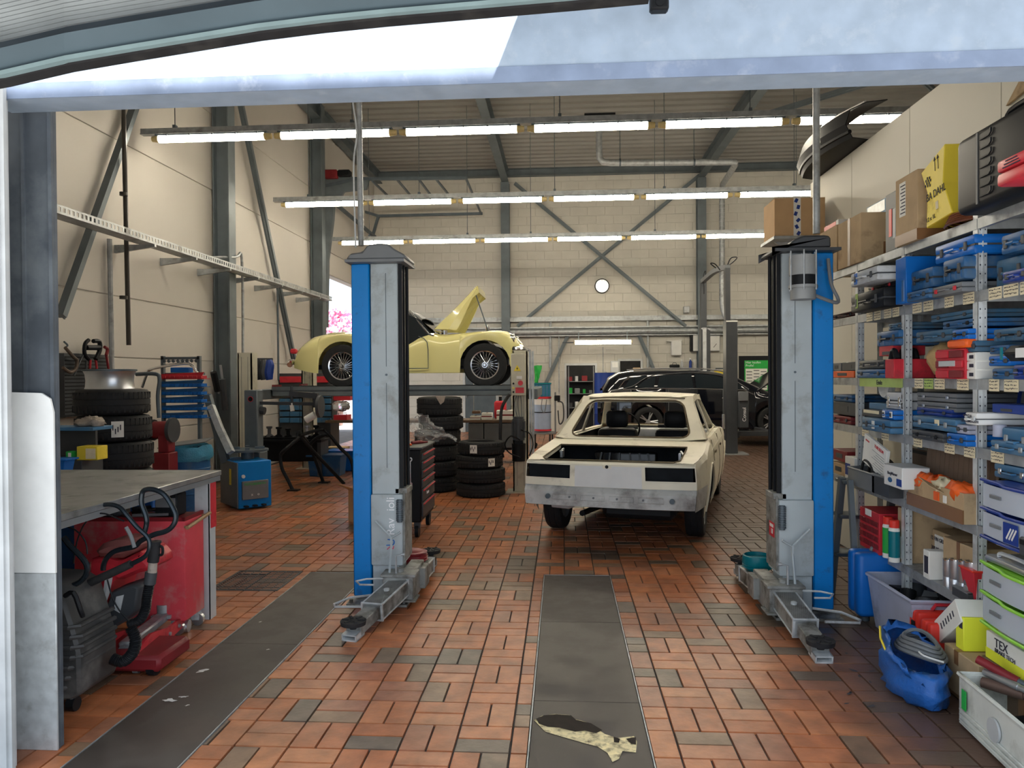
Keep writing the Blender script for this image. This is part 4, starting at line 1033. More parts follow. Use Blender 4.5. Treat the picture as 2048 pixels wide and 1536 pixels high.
# ---------- black estate on the rear lift ----------
def estate():
 Y=17.4;sc_=86.2
 c0=onY(1296,843,Y)
 t=thing('estate_car','shiny black estate car with chrome window line behind the cream saloon','car',(c0.x,Y+0.80,c0.z),0)
 def P(px,py):return((px-1296)/sc_,(843-py)/sc_)
 WB,RW=2.78,0.34
 cs=(0,WB);ra=0.39
 belt=[P(1203,806),P(1207,785),P(1230,779),P(1280,778),P(1400,778),P(1480,780),P(1510,787),P(1560,796),P(1600,806),P(1625,820)]
 u0,u1=belt[0][0],belt[-1][0];us=arch_us(u0,u1,cs,ra,40);top=lambda u:interp(belt,u)
 sill=P(0,858)[1]
 bot=lambda u:max(sill+0.1*max(0,abs(u-1.4)-1.7),arch(u,cs,ra,0,sill))
 hw=lambda u:0.92-(0.12*((-0.2-u)/(-0.2-u0))**2 if u<-0.2 else 0)-(0.2*((u-2.6)/(u1-2.6))**2 if u>2.6 else 0)
 V=lambda u,w_,tt:hw(u)*(1-0.05*(2*tt-0.9)**2)
 b=B()
 for s_ in(-1,1):b.grid(side_rows(us,bot,top,V,10,s_))
 b.grid([[Vector((u,v*V(u,top(u),1),top(u)+0.03*(1-v*v)))for u in us]for v in frange(-1,1,10)])
 for u in(u0,u1):b.grid([[Vector((u,v*V(u,z,0.5),z))for v in frange(-1,1,6)]for z in(bot(u),0.3,top(u))])
 body=b.o('body','black_car',t,weld=True,ang=60)
 rp=[P(1208,780),P(1222,758),P(1240,748),P(1265,744),P(1320,742),P(1400,743),P(1440,748),P(1475,758),P(1510,774),P(1535,786)]
 b=B();rows=[]
 for k,(v,dz)in enumerate(((-0.80,-1),(-0.70,-0.12),(-0.60,0),(-0.3,0.02),(0,0.03),(0.3,0.02),(0.60,0),(0.70,-0.12),(0.80,-1))):
  rows.append([Vector((u,v,(w_ if dz>-0.5 else min(w_,top(u)+0.0))+(dz*(0.4 if abs(v)>.65 else 1)if dz>-0.5 else 0)))for u,w_ in rp])
 b.grid(rows);roof=b.o('roof','black_car',t,ang=60)
 for s_ in(-1,1):
  wins=[[(1247,777),(1262,758),(1290,751),(1296,752),(1268,776)],[(1272,776),(1290,762),(1312,753),(1308,777)],[(1314,777),(1320,752),(1382,749),(1385,777)],[(1390,777),(1388,749),(1425,752),(1460,762),(1478,772),(1478,779)]]
  for wn in wins:
   pp=[P(*q)for q in wn]
   vv=lambda w_:0.80-0.085*min(1,max(0,(w_-0.77)/0.3))+0.012
   b=B();b.poly([(u,s_*vv(w_),w_)for u,w_ in pp]);b.o('side_window','glass',t)
  ch=[P(x,y)for x,y in((1247,779),(1270,779),(1290,777),(1380,778),(1480,781),(1500,790))]
  b=B();b.tube([(u,s_*(V(u,w_,1)+0.005),w_)for u,w_ in ch],0.012,5);b.o('chrome_strip','chrome',t)
  ch=[P(x,y)for x,y in((1238,778),(1250,762),(1262,755))]
  b=B();b.tube([(u,s_*0.79,w_)for u,w_ in ch],0.012,5);b.tube([(u,s_*(0.80-0.085*min(1,max(0,(w_-0.77)/0.3))+0.018),w_)for u,w_ in[P(x,y)for x,y in((1247,778),(1268,772),(1290,758),(1316,750),(1380,747),(1425,750),(1460,760),(1492,780))]],0.010,5,smooth=3);b.o('window_trim','chrome',t,split=True)
  b=B();b.tube([(u,s_*0.62,w_+0.05)for u,w_ in rp[3:8]],0.014,6,smooth=3);b.o('roof_rail','alu',t)
  for(x,y)in((1372,797),(1438,797)):
   h=P(x,y);b=B();b.b2((h[0],s_*0.90,h[1]-0.015),(h[0]+0.2,s_*0.935,h[1]+0.015),0.008);b.o('door_handle','chrome',t)
  for x in(1335,1440):
   b=B();b.tube([(P(x,0)[0],s_*(V(0.5,w_,0.5)+0.003),w_)for w_ in frange(0.05,0.74,5)],0.005,4);b.o('shut_line','mid_grey',body)
 b=B();h=P(1212,793);b.b2((h[0]-0.06,-0.80,h[1]-0.08),(h[0]+0.16,-0.55,h[1]+0.05),0.03);b.o('tail_lamp','red_dark',t)
 b=B();a0,a1=P(1505,786),P(1600,725)
 b.box(((a0[0]+a1[0])/2,0,(a0[1]+a1[1])/2),(math.hypot(a1[0]-a0[0],a1[1]-a0[1]),1.5,0.04),(0,-math.atan2(a1[1]-a0[1],a1[0]-a0[0]),0),0.015);b.o('bonnet','black_car',t)
 b=B();wheel_mesh(b,RW,0.22);tm=b.mesh('tyre','tyre')
 b=B();b.lathe([(0.215,-0.09),(0.235,-0.095),(0.235,0.08),(0.215,0.08)],ax='y',n=32,closed=True)
 for k in range(5):
  for d_ in(-0.13,0.13):
   a=2*math.pi*k/5;b.tube([(0.03*math.cos(a),-0.07,0.03*math.sin(a)),(0.22*math.cos(a+d_),-0.085,0.22*math.sin(a+d_))],0.016,5)
 b.cyl((0,-0.09,0),(0,-0.02,0),0.05);wm=b.mesh('wheel','alu')
 b=B();b.cyl((0,-0.02,0),(0,0.02,0),0.22,n=24);dm=b.mesh('brake_disc','black')
 for u in cs:
  for s_ in(-1,1):
   wh=put('wheel',wm,t,(u,s_*0.80,0),(0,0,0 if s_<0 else math.pi));put('tyre',tm,wh);put('brake_disc',dm,wh)
 b=B();b.b2((-0.5,-0.75,-0.12),(3.2,0.75,0.05));b.o('underbody','black',t)
 return t,c0
est,ec0=estate()
# =============== LIFTS IN THE BACK ===============
def four_post():
 t=thing('four_post_lift','grey drive-on lift with long runways under the yellow roadster','car lift',(0,0,0))
 xa,xc=onY(545,775,11.3).x,onY(1046,775,11.3).x
 zt=zrw
 for y0 in(11.28,12.5):
  b=B();b.b2((xa,y0,zt-0.13),(xc,y0+0.46,zt),0.01);b.b2((xa,y0-0.015,zt-0.035),(xc,y0,zt+0.02));r_=b.o('runway','steel_blue',t)
  b=B();b.b2((xa-0.02,y0+0.05,zt-0.04),(xa,y0+0.4,zt+0.05));b.o('end_stop','red_dark',r_)
 for x in(xa-0.13,xc+0.13):
  b=B();b.b2((x-0.11,10.72,zt-0.17),(x+0.11,13.05,zt-0.02),0.01);b.o('cross_beam','steel_blue',t)
 zp=onY(1047,702,10.5).z
 for(px,Y,tp)in((1041,10.5,zp),(491,10.5,zp),(616,13.1,zp)):
  p=onY(px,900,Y);b=B();w2=0.105
  b.b2((p.x-w2,Y,0.02),(p.x+w2,Y+0.02,tp));b.b2((p.x-w2,Y,0.02),(p.x-w2+0.02,Y+0.2,tp));b.b2((p.x+w2-0.02,Y,0.02),(p.x+w2,Y+0.2,tp));b.b2((p.x-w2,Y,tp),(p.x+w2,Y+.2,tp+0.01))
  ps=b.o('lift_column','cream_lift',t,smooth=False)
  b=B();b.b2((p.x-0.2,Y-0.08,0.0),(p.x+0.2,Y+0.28,0.02),0.003);b.o('base_plate','cream_lift',ps)
  b=B();b.b2((p.x-0.05,Y-0.004,0.1),(p.x-0.046,Y,tp-0.05));b.b2((p.x+0.046,Y-0.004,0.1),(p.x+0.05,Y,tp-0.05));b.o('slot','mid_grey',ps,split=True)
  if px>1000:
   b=B();b.b2((p.x+0.125,Y+0.02,0.3),(p.x+0.15,Y+0.1,tp+0.02));b.b2((p.x+0.16,Y+0.02,0.02),(p.x+0.19,Y+0.2,tp));b.o('ladder_rail','galv',ps,split=True)
   a,c=onY(1022,707,Y-0.1),onY(1052,791,Y-0.1)
   b=B();b.b2((a.x,Y-0.16,c.z),(c.x,Y-0.01,a.z),0.01);cb=b.o('control_box','cream_lift',t)
   yy=Y-0.162
   def disc(px,py,r,m,nm,th=0.02):
    q=onY(px,py,yy);b=B();b.cyl((q.x,yy,q.z),(q.x,yy-th,q.z),r,n=16);return b.o(nm,m,cb)
   q=onY(1034.5,737,yy);b=B();b.prism([(q.x-0.05,q.z-0.035),(q.x+0.05,q.z-0.035),(q.x,q.z+0.05)],'y',yy-0.002,yy);b.o('warning_sign','yellow',cb)
   b=B();b.prism([(q.x+0.004,q.z+0.025),(q.x-0.012,q.z-0.005),(q.x,q.z-0.003),(q.x-0.006,q.z-0.028),(q.x+0.012,q.z+0.004),(q.x+0.001,q.z+0.003)],'y',yy-0.004,yy-0.002);b.o('bolt_mark','black',cb)
   disc(1041,766,0.035,'red','main_switch',0.03);disc(1027,767,0.013,'black','button');disc(1027,776,0.012,'yellow','button');disc(1027,784,0.013,'black','button')
   a2,c2=onY(1031,775,yy),onY(1048,786,yy);b=B();b.b2((a2.x,yy-0.003,c2.z),(c2.x,yy,a2.z));b.o('notice_plate','red',cb)
   a2,c2=onY(1033,752,yy),onY(1044,758,yy);b=B();b.b2((a2.x,yy-0.003,c2.z),(c2.x,yy,a2.z));b.o('notice_plate','white',cb)
   m0=onY(1037,838,Y-0.12);m1=onY(1037,880,Y-0.12);m2=onY(1037,922,Y-0.12)
   b=B();b.cyl((m0.x,Y-0.12,m1.z),(m0.x,Y-0.12,m0.z),0.085,n=18);b.cyl((m0.x,Y-0.12,m0.z),(m0.x,Y-0.12,m0.z+0.03),0.07,n=18);mo=b.o('motor','dark_grey',t)
   for k in range(10):
    a_=k*0.628;b=B();b.box((m0.x+0.09*math.cos(a_),Y-0.12+0.09*math.sin(a_),(m0.z+m1.z)/2),(0.014,0.006,(m0.z-m1.z)*0.8),(0,0,a_));b.o('cooling_fin','dark_grey',mo)
   b=B();b.cyl((m0.x,Y-0.12,m2.z),(m0.x,Y-0.12,m1.z-0.05),0.09,0.1,n=18);b.b2((m0.x-0.06,Y-0.17,m1.z-0.06),(m0.x+0.06,Y-0.05,m1.z+0.02),0.01);b.o('oil_tank','black',t)
   b=B();b.tube([onY(1040,880,Y-0.2),onY(1022,872,Y-0.25),onY(1010,888,Y-0.2),onY(1018,905,Y-0.2),onY(1040,915,Y-0.22)],0.01,6,smooth=5);b.o('hose','black',t)
   b=B();b.tube([onY(1042,860,Y-0.2),onY(1060,868,Y-0.1),onY(1066,890,Y-0.1),onY(1058,912,Y-0.1)],0.008,6,smooth=5);b.o('hose','black',t)
   b=B();b.tube([onY(1018,790,Y+0.3),onY(1004,815,Y+0.1),onY(1001,850,Y),onY(1001,890,Y),onY(1006,915,Y)],0.024,8,smooth=5);b.o('hose','rubber',t)
   for k,(x1,x2)in enumerate(((1033,1029),(1037,1036),(1041,1043))):
    b=B();b.tube([onY(x1,791,Y-0.05),onY(x2,810,Y-0.05),onY(x1+2,836,Y-0.08)],0.006,5,smooth=4);b.o('cable','mid_grey',t)
 return t
four_post()
def rear_lift():
 Y=15.6;t=thing('two_post_lift','dark grey lift with tall arch holding the black estate car','car lift',(0,0,0))
 a,c=onY(1452,640,Y),onY(1476,905,Y)
 b=B();b.b2((a.x,Y,0.02),(c.x,Y+0.3,a.z),0.01);cl=b.o('lift_column','dark_grey',t)
 b=B();b.b2((a.x-0.2,Y-0.1,0),(c.x+0.2,Y+0.45,0.02));b.o('base_plate','galv',cl)
 b=B();b.b2((a.x+0.003,Y-0.006,a.z-0.04),(c.x-0.003,Y,a.z-0.01));b.o('name_plate','white',cl)
 e,f=onY(1452,535,Y),onY(1462,640,Y);b=B();b.b2((e.x,Y+0.05,f.z),(f.x,Y+0.2,e.z));b.o('upper_column','dark_grey',t)
 e,f=onY(1476,785,Y-0.05),onY(1496,855,Y-0.05);b=B();b.b2((e.x,Y-0.12,f.z),(f.x,Y+0.1,e.z),0.01);cb=b.o('control_box','dark_grey',t)
 e,f=onY(1476,783,Y-0.13),onY(1496,802,Y-0.13);b=B();b.b2((e.x,Y-0.16,f.z),(f.x,Y-0.12,e.z),0.01);b.o('switch_box','mid_grey',cb)
 q=onY(1489,829,Y-0.13);text('Consul','white_ink',cb,(q.x,Y-0.122,q.z),(R(90),R(-90),0),0.1)
 Y2=18.7;g,h=onY(1402,655,Y2),onY(1421,730,Y2)
 b=B();b.b2((g.x,Y2,0.0),(h.x,Y2+0.3,g.z),0.01);c2=b.o('lift_column','dark_grey',t)
 b=B();b.b2((g.x+0.04,Y2-0.01,0.6),(g.x+0.13,Y2,g.z-0.05));b.o('cover_strip','light_grey',c2)
 text('4000 kg','white_ink',c2,((g.x+h.x)/2,Y2-0.004,g.z-0.03),FX,0.07)
 p0,p1,p2=onY(1405,563,Y2+0.1),onY(1430,542,17.2),onY(1456,534,Y+0.12)
 b=B();b.tube([p0,p1,p2],0.07,4,smooth=4);b.o('arch','mid_grey',t)
 b=B();b.b2((p0.x-0.05,Y2+0.05,g.z),(p0.x+0.09,Y2+0.2,p0.z));b.o('upper_column','dark_grey',t)
 for pts in([(1455,530),(1462,516),(1474,515),(1466,524),(1456,531)],[(1440,540),(1430,528),(1421,527),(1432,536)],[(1411,560),(1411,542),(1407,552),(1408,575),(1408,588)]):
  b=B();b.tube([onY(x,y,15.9 if x>1415 else 18.6)for x,y in pts],0.012,6,smooth=5);b.o('cable_loop','black',t)
 zc=ec0.z-0.13
 b=B();b.b2((a.x-0.1,Y+0.3,zc-0.12),(c.x+0.1,Y+0.55,zc));b.b2((a.x-0.55,Y+0.5,zc-0.1),(c.x+0.9,Y+0.62,zc));b.b2((a.x-0.55,Y+0.5,zc-0.1),(a.x-0.4,Y+2.3,zc));b.b2((c.x+0.75,Y+0.5,zc-0.1),(c.x+0.9,Y+2.3,zc));b.o('swing_arm','dark_grey',t)
 for x in(a.x-0.48,c.x+0.82):
  for y in(Y+2.1,Y+2.9):
   b=B();b.cyl((x,y,zc-0.02),(x,y,zc+0.03),0.08);b.o('lifting_pad','rubber',t)
 b=B();q=onY(1447,838,Y-.1);b.cyl((q.x,Y-0.1,q.z-0.2),(q.x,Y-0.1,q.z+0.1),0.03);b.o('adapter','chrome',t)
rear_lift()
# =============== TYRES ===============
def tyre_mesh(r,h,name='tyre'):
 b=B();q=h/2
 b.lathe([(r*0.62,-q*0.85),(r*0.75,-q),(r*0.92,-q*0.93),(r*0.985,-q*0.7),(r,-q*0.5),(r,-q*0.30),(r*0.98,-q*0.29),(r*0.98,-q*0.22),(r,-q*0.2),(r,q*0.2),(r*0.98,q*0.22),(r*0.98,q*0.29),(r,q*0.3),(r,q*0.5),(r*0.985,q*0.7),(r*0.92,q*0.93),(r*0.75,q),(r*0.62,q*0.85)],n=44,closed=True)
 for k in range(44):
  a=2*math.pi*(k+.5)/44
  b.box((r*0.985*math.cos(a),r*0.985*math.sin(a),q*0.52),(0.012,0.018,q*0.5),(0,0,a+0.15));b.box((r*0.985*math.cos(a),r*0.985*math.sin(a),-q*0.52),(0.012,0.018,q*0.5),(0,0,a-0.15))
 return b.mesh(name,'tyre',ang=45)
def stack(cx,cy,specs,group,z0=0.0):
 z=z0;out=[]
 for(r,h,dx,lab,stick)in specs:
  o=put('tyre',tyre_mesh(r,h-0.002),None,(cx+dx,cy,z+h/2),(0,0,rr.uniform(0,3)));tag(o,lab,'tyre',group);z+=h;out.append((o,r,h))
  if stick is not None:
   b=B();n=6;rows=[[],[]]
   for i in range(n):
    a=stick+i*0.062-o.rotation_euler.z
    for k,zz in enumerate((-h*0.3,h*0.3)):rows[k].append(Vector(((r+0.004)*math.cos(a),(r+0.004)*math.sin(a),zz)))
   b.grid(rows);b.o('tyre_label','paper',o,thick=0.001)
   b=B()
   for i in range(4):
    a=stick+0.04+i*0.062-o.rotation_euler.z;b.box(((r+0.006)*math.cos(a),(r+0.006)*math.sin(a),rr.uniform(-.02,.02)),(0.002,0.009,h*0.2),(0,0,a))
   b.o('label_print','ink',o)['kind']='stuff'
 return z,out
p=onY(957,1000,10.0)
stack(p.x,10.3,[(0.335,0.19,0,'bottom tyre of the short stack of four',None),(0.335,0.20,0.0,'tyre second from the floor in the short stack of four',None),(0.325,0.18,-0.02,'tyre second from the top of the short stack, white label at its right',R(-62)),(0.32,0.185,0.01,'top tyre of the short stack, white label at its left',R(-112))],'tyres stacked behind the tool trolley')
p=onY(868,1000,10.4)
ztop,_=stack(p.x,10.75,[(0.34,0.22,-0.05,'bottom tyre of the tall middle stack',None),(0.335,0.22,-0.02,'tyre second from the floor in the tall middle stack',None),(0.335,0.22,-0.04,'tyre third from the floor in the tall middle stack',None),(0.33,0.22,0,'tyre under the clear film in the tall middle stack',None),(0.32,0.20,0.05,'tyre second from the top of the tall middle stack',None),(0.325,0.27,0.03,'widest tyre on top of the tall middle stack, with a tag',None)],'tyres stacked behind the tool trolley')
q=onY(880,795,10.42);b=B();b.prism([(q.x-0.06,q.z+0.02),(q.x+0.08,q.z+0.02),(q.x+0.06,q.z-0.06),(q.x+0.01,q.z-0.1)],'y',10.39,10.4);tag(b.o('paper_tag','cloth'),'beige rag hanging over the top tyre of the tall middle stack','rag')
# clear film thrown over the stack
b=B();rows=[];r2=random.Random(4)
OUT=[[(826,835),(846,830),(856,830),(858,842)],[(820,848),(838,845),(855,848),(870,856)],[(822,862),(840,862),(862,862),(890,864)],[(835,868),(850,875),(880,872),(912,874)],[(836,888),(850,880),(878,880),(914,882)]]
for i,r_ in enumerate(OUT):
 rows.append([onY(x,y,10.3-0.06*(j%2)+r2.uniform(-0.05,0.05))for j,(x,y)in enumerate(r_)])
def refine(rows,amp):
 out=[]
 for i in range(len(rows)):
  r_=[]
  for j in range(len(rows[0])):
   r_.append(rows[i][j])
   if j+1<len(rows[0]):r_.append((rows[i][j]+rows[i][j+1])/2+Vector((r2.uniform(-amp,amp),r2.uniform(-amp,amp),r2.uniform(-amp,amp))))
  out.append(r_)
  if i+1<len(rows):
   r_=[]
   for j in range(len(rows[0])):
    m_=(rows[i][j]+rows[i+1][j])/2+Vector((r2.uniform(-amp,amp),r2.uniform(-amp,amp),r2.uniform(-amp,amp)));r_.append(m_)
    if j+1<len(rows[0]):r_.append((rows[i][j]+rows[i+1][j+1])/2+Vector((r2.uniform(-amp,amp),r2.uniform(-amp,amp),r2.uniform(-amp,amp))))
   out.append(r_)
 return out
rows=refine(refine(refine(rows,0.04),0.025),0.012);b.grid(rows)
mf=mat('crumpled film',(0.8,0.83,0.86),0.15,0,0,1,alpha=0.26);MT['film2']=mf
tag(b.o('plastic_film','film2',ang=180),'crumpled clear plastic film hanging over the tall middle tyre stack','plastic film')
# =============== TOOL TROLLEY ===============
def trolley():
 X1,Y0=-1.44,7.52
 t=thing('tool_trolley','black tool trolley with red edged drawers behind the left lift post','tool trolley',(X1,Y0,0))
 b=B();b.b2((-0.5,0,0.16),(0,0.75,0.90),0.012);body=b.o('cabinet','black',t)
 b=B();b.b2((-0.52,-0.02,0.90),(0.02,0.77,0.925),0.008);b.o('top_tray','dark_grey',t)
 zs_=[0.20,0.36,0.50,0.60,0.69,0.78,0.865]
 for k in range(6):
  b=B();b.b2((0,0.03,zs_[k]+0.008),(0.016,0.72,zs_[k+1]-0.008),0.004);d=b.o('drawer','dark_grey',t)
  b=B();b.b2((0.016,0.05,zs_[k+1]-0.026),(0.03,0.70,zs_[k+1]-0.012),0.003);h=b.o('drawer_handle','red',d)
 text('Facom','white_ink',t,(0.0175,0.3,0.43),(R(90),0,R(90)),0.05)
 for(x,y)in((-0.45,0.06),(-0.05,0.06),(-0.05,0.68),(-0.45,0.68)):
  b=B();b.cyl((x-0.018,y,0.065),(x+0.018,y,0.065),0.065,n=18);w_=b.o('caster_wheel','black',t);b=B();b.b2((x-0.03,y-0.03,0.09),(x+0.03,y+0.03,0.16),0.004);b.o('caster_fork','dark_grey',w_)
 for k in range(4):
  x=-0.30+k*0.065;zt_=0.84-0.012*k
  s=thing('spanner',('shortest' if False else 'chrome')+' ring spanner hanging on the tool trolley side, %s'%['leftmost','second from the left','third from the left','rightmost'][k],'spanner',(X1+x,Y0-0.012,zt_),0,'spanners on the side of the tool trolley')
  b=B();b.lathe([(0.012,-0.005),(0.024,-0.005),(0.024,0.005),(0.012,0.005)],(0,0,0),'y',14,closed=True);b.o('ring','chrome',s)
  b=B();b.b2((-0.008,-0.004,-0.30+0.02*k),(0.008,0.004,-0.02));b.o('shaft','chrome',s)
  b=B();b.prism([(-0.02,-0.33+.02*k),(-0.022,-0.30+.02*k),(0,-0.285+.02*k),(0.022,-0.30+.02*k),(0.02,-0.33+.02*k),(0.006,-0.312+.02*k),(-0.006,-0.312+.02*k)],'y',-0.005,0.005);b.o('jaw','chrome',s)
 for k,(x,y,m,l,lab)in enumerate(((-0.3,0.15,'orange',0.18,'orange handled screwdriver lying on the tool trolley'),(-0.15,0.3,'red_dark',0.22,'dark red pliers lying on the tool trolley'),(-0.35,0.5,'wood',0.2,'wooden handled brush lying on the tool trolley'))):
  b=B();b.tube([(0,0,0.018),(l*0.5,0.01,0.018),(l,0.0,0.012)],[0.016,0.018,0.008],8);o=tag(b.o('hand_tool',m),lab,'hand tool','tools lying on the tool trolley');o.location=(X1+x,Y0+y,0.926);o.rotation_euler=(0,0,k*0.9)
trolley()
b=B();q=onY(701,968,8.5);b.b2((q.x-0.08,8.3,0.30),(q.x+0.75,8.33,0.50));
for v in b.bm.verts:v.co.z+=(v.co.x-q.x)*0.0
b.o('x','card_new');bpy.data.objects.remove(bpy.data.objects['x'])
cb=thing('cardboard_box','open tan cardboard box on the floor behind the left lift post','box',(onY(752,980,8.4).x,8.4,0.0),R(40))
b=B();b.b2((-0.25,-0.2,0.0),(0.25,-0.195,0.38));b.b2((-0.25,0.195,0.0),(0.25,0.2,0.38));b.b2((-0.25,-0.2,0.0),(-0.245,0.2,0.38));b.b2((0.245,-0.2,0.0),(0.25,0.2,0.38));b.b2((-.25,-.2,0),(.25,.2,.005));b.o('carton','card_new',cb,smooth=False)
for s_ in(-1,1):b=B();b.box((s_*0.32,0,0.40),(0.17,0.39,0.005),(0,s_*-0.5,0));b.o('flap','card_new',cb)
# =============== WORKBENCH UNDER THE RUNWAYS ===============
bx0,bx1=onY(640,850,13.6).x,onY(1036,850,13.6).x;YW=13.9;ZW=0.82
wbn=thing('long_workbench','long dark workbench standing behind the four-post lift','workbench',((bx0+bx1)/2,YW,0));L2=(bx1-bx0)/2
b=B();b.b2((-L2,0,ZW-0.05),(L2,0.65,ZW),0.004);b.o('worktop',mat('bench wood',(0.12,0.08,0.05),0.5,0,0.2,6),wbn)
for x in(-L2+0.05,-L2*0.33,L2*0.33,L2-0.05):
 b=B();b.b2((x-0.04,0.05,0),(x+0.04,0.6,ZW-0.05));b.o('leg','dark_grey',wbn)
b=B();b.b2((-L2,0.1,0.25),(L2,0.6,0.28));b.o('lower_shelf','dark_grey',wbn)
for k in range(3):b=B();x=L2-0.95+k*0.3;b.b2((x,0.02,0.3),(x+0.28,0.5,ZW-0.06),0.006);d=b.o('drawer_unit','steel_blue',wbn);
def carton(name,label,cat,px0,px1,py0,py1,Y,dep,m,group=None,zb=None,fl=None,rz=0,bev=0.004,parts=None):
 a,c=onY(px0,py0,Y),onY(px1,py1,Y);z=c.z if zb is None else zb
 w_,h=c.x-a.x,a.z-z
 t=thing(name,label,cat,((a.x+c.x)/2,Y,z),rz,group)
 b=B();b.b2((-w_/2,0,0),(w_/2,dep,h),bev);b.o('carton' if cat=='box' else 'body',m,t)
 if cat=='box':
  b=B();b.b2((-w_/2-0.001,-0.001,h*0.42),(w_/2+0.001,0.0,h*0.58));b.b2((-w_*0.07,-0.001,h),(w_*0.07,dep,h+0.001));b.o(fl or 'packing_tape','tape' if m.startswith('card')else 'red_dark',t)
 return t,w_,h
carton('parts_box','small white and red box, left of two, on the long dark workbench','box',940,961,832,843,YW+0.1,0.2,'paper','white boxes on the long workbench',ZW)
carton('parts_box','small white and red box, right of two, on the long dark workbench','box',963,984,826,843,YW+0.1,0.2,'paper','white boxes on the long workbench',ZW)
carton('parts_box','widest white box on the long dark workbench, beside the red can','box',993,1030,821,843,YW+0.1,0.25,'paper','white boxes on the long workbench',ZW)
carton('parts_box','flat dark box on top of the left small white box on the workbench','box',944,960,822,832,YW+0.1,0.18,'card_dark',None,ZW+0.115)
t,w_,h=carton('red_canister','tall red canister on the long dark workbench behind the hose','canister',988,1012,802,843,YW+0.4,0.2,'red',None,ZW,bev=0.03)
b=B();b.cyl((0,0.1,h),(0,0.1,h+0.08),0.03);b.o('spout','black',t)
t,w_,h=carton('red_tool_box','red tool box standing on the left end of the long workbench','tool box',667,694,830,846,YW+0.1,0.3,'red',None,ZW)
b=B();b.tube([(-w_*.3,0.15,h),(-w_*.3,0.15,h+0.03),(w_*.3,0.15,h+0.03),(w_*.3,0.15,h)],0.008);b.o('handle','black',t)
b=B();q=onY(682,812,YW+0.3);b.ball((q.x,YW+0.3,q.z),(0.36,0.25,0.2),n=20);b.noise(0.02,3);tag(b.o('white_bag','film'),'crumpled white bag on the left end of the long workbench','bag').location=(0,0,0)
t,w_,h=carton('red_shelf_bin','red bin above the crumpled white bag at the left workbench end','bin',664,700,790,801,YW+0.4,0.3,'red')
# small-parts cabinet on the left wall side
def parts_cabinet():
 Y=14.2;a,c=onY(558,783,Y),onY(664,846,Y)
 t=thing('parts_cabinet','cabinet of small blue drawers below red bins near the left wall','cabinet',(a.x,Y,0))
 W_,z0,z1=c.x-a.x,c.z,a.z
 b=B();b.b2((0,0.02,0),(W_,0.35,z1+0.35),0.004);b.o('cabinet','dark_grey',t)
 b=B();b.b2((0.01,0,z0),(W_-0.01,0.02,z0+0.0));b.bm.clear()
 hh=(z1-z0)/5
 for r_ in range(5):
  for c_ in range(5):
   x0=0.01+c_*(W_-0.02)/5;b=B();b.b2((x0+0.005,-0.03,z0+r_*hh+0.01),(x0+(W_-0.02)/5-0.005,0.02,z0+(r_+1)*hh-0.02),0.004);b.o('drawer','blue_steel',t)
 for k,(p0,p1)in enumerate(((560,602),(624,656))):
  e,f=onY(p0,753,Y),onY(p1,765,Y);b=B();b.b2((e.x-a.x,-0.02,f.z),(f.x-a.x,0.02,e.z),0.004);b.o('red_bin','red',t)
parts_cabinet()
# dark double door in the back wall
a,c=onY(930,735,YB),onY(992,735,YB);dd=thing('door_3',None,None,(a.x,YB,0));dd['kind']='structure';W_=c.x-a.x
b=B();b.b2((-0.06,-0.03,0),(0,-0.002,2.1));b.b2((W_,-0.03,0),(W_+0.06,-0.002,2.1));b.b2((-0.06,-0.03,2.04),(W_+0.06,-0.002,2.1));b.o('door_frame','light_grey',dd,smooth=False)
for k in range(2):b=B();x0=k*W_*0.28;b.b2((x0+0.01,-0.028,0.01),((W_*0.28 if k==0 else W_)-0.01,-0.004,2.03),0.004);dl=b.o('door_leaf','galv_dark',dd)
b=B();b.b2((W_*0.04,-0.06,1.0),(W_*0.06,-0.028,1.12));b.b2((W_*0.04,-0.07,1.07),(W_*0.12,-0.055,1.09));b.o('door_handle','alu',dd)
# =============== BACK WALL FITTINGS ===============
def doorway(n,px0,px1,py_top,zb,nm):
 a,c=onY(px0,py_top,YB),onY(px1,py_top,YB);W_=c.x-a.x;zt_=a.z
 t=bpy.data.objects.new(nm,None);COL.objects.link(t);t.location=(a.x,YB,0);t['kind']='structure'
 b=B();f=0.06
 b.b2((-f,-0.03,zb),(0,0.02,zt_+f));b.b2((W_,-0.03,zb),(W_+f,0.02,zt_+f));b.b2((0,-0.03,zt_),(W_,0.02,zt_+f))
 if zb>0:b.b2((-f,-0.05,zb-f),(W_+f,0.02,zb))
 b.o('frame','light_grey',t,smooth=False)
 return a.x,W_,zt_
x0,W_,zt_=doorway(1,1133,1190,731,0,'door_2')
b=B();b.b2((x0-0.02,YB-0.015,0),(x0+W_+0.02,YB-0.008,zt_));o=st(b.o('opening','dark_hall'));o.name='door_2_opening'
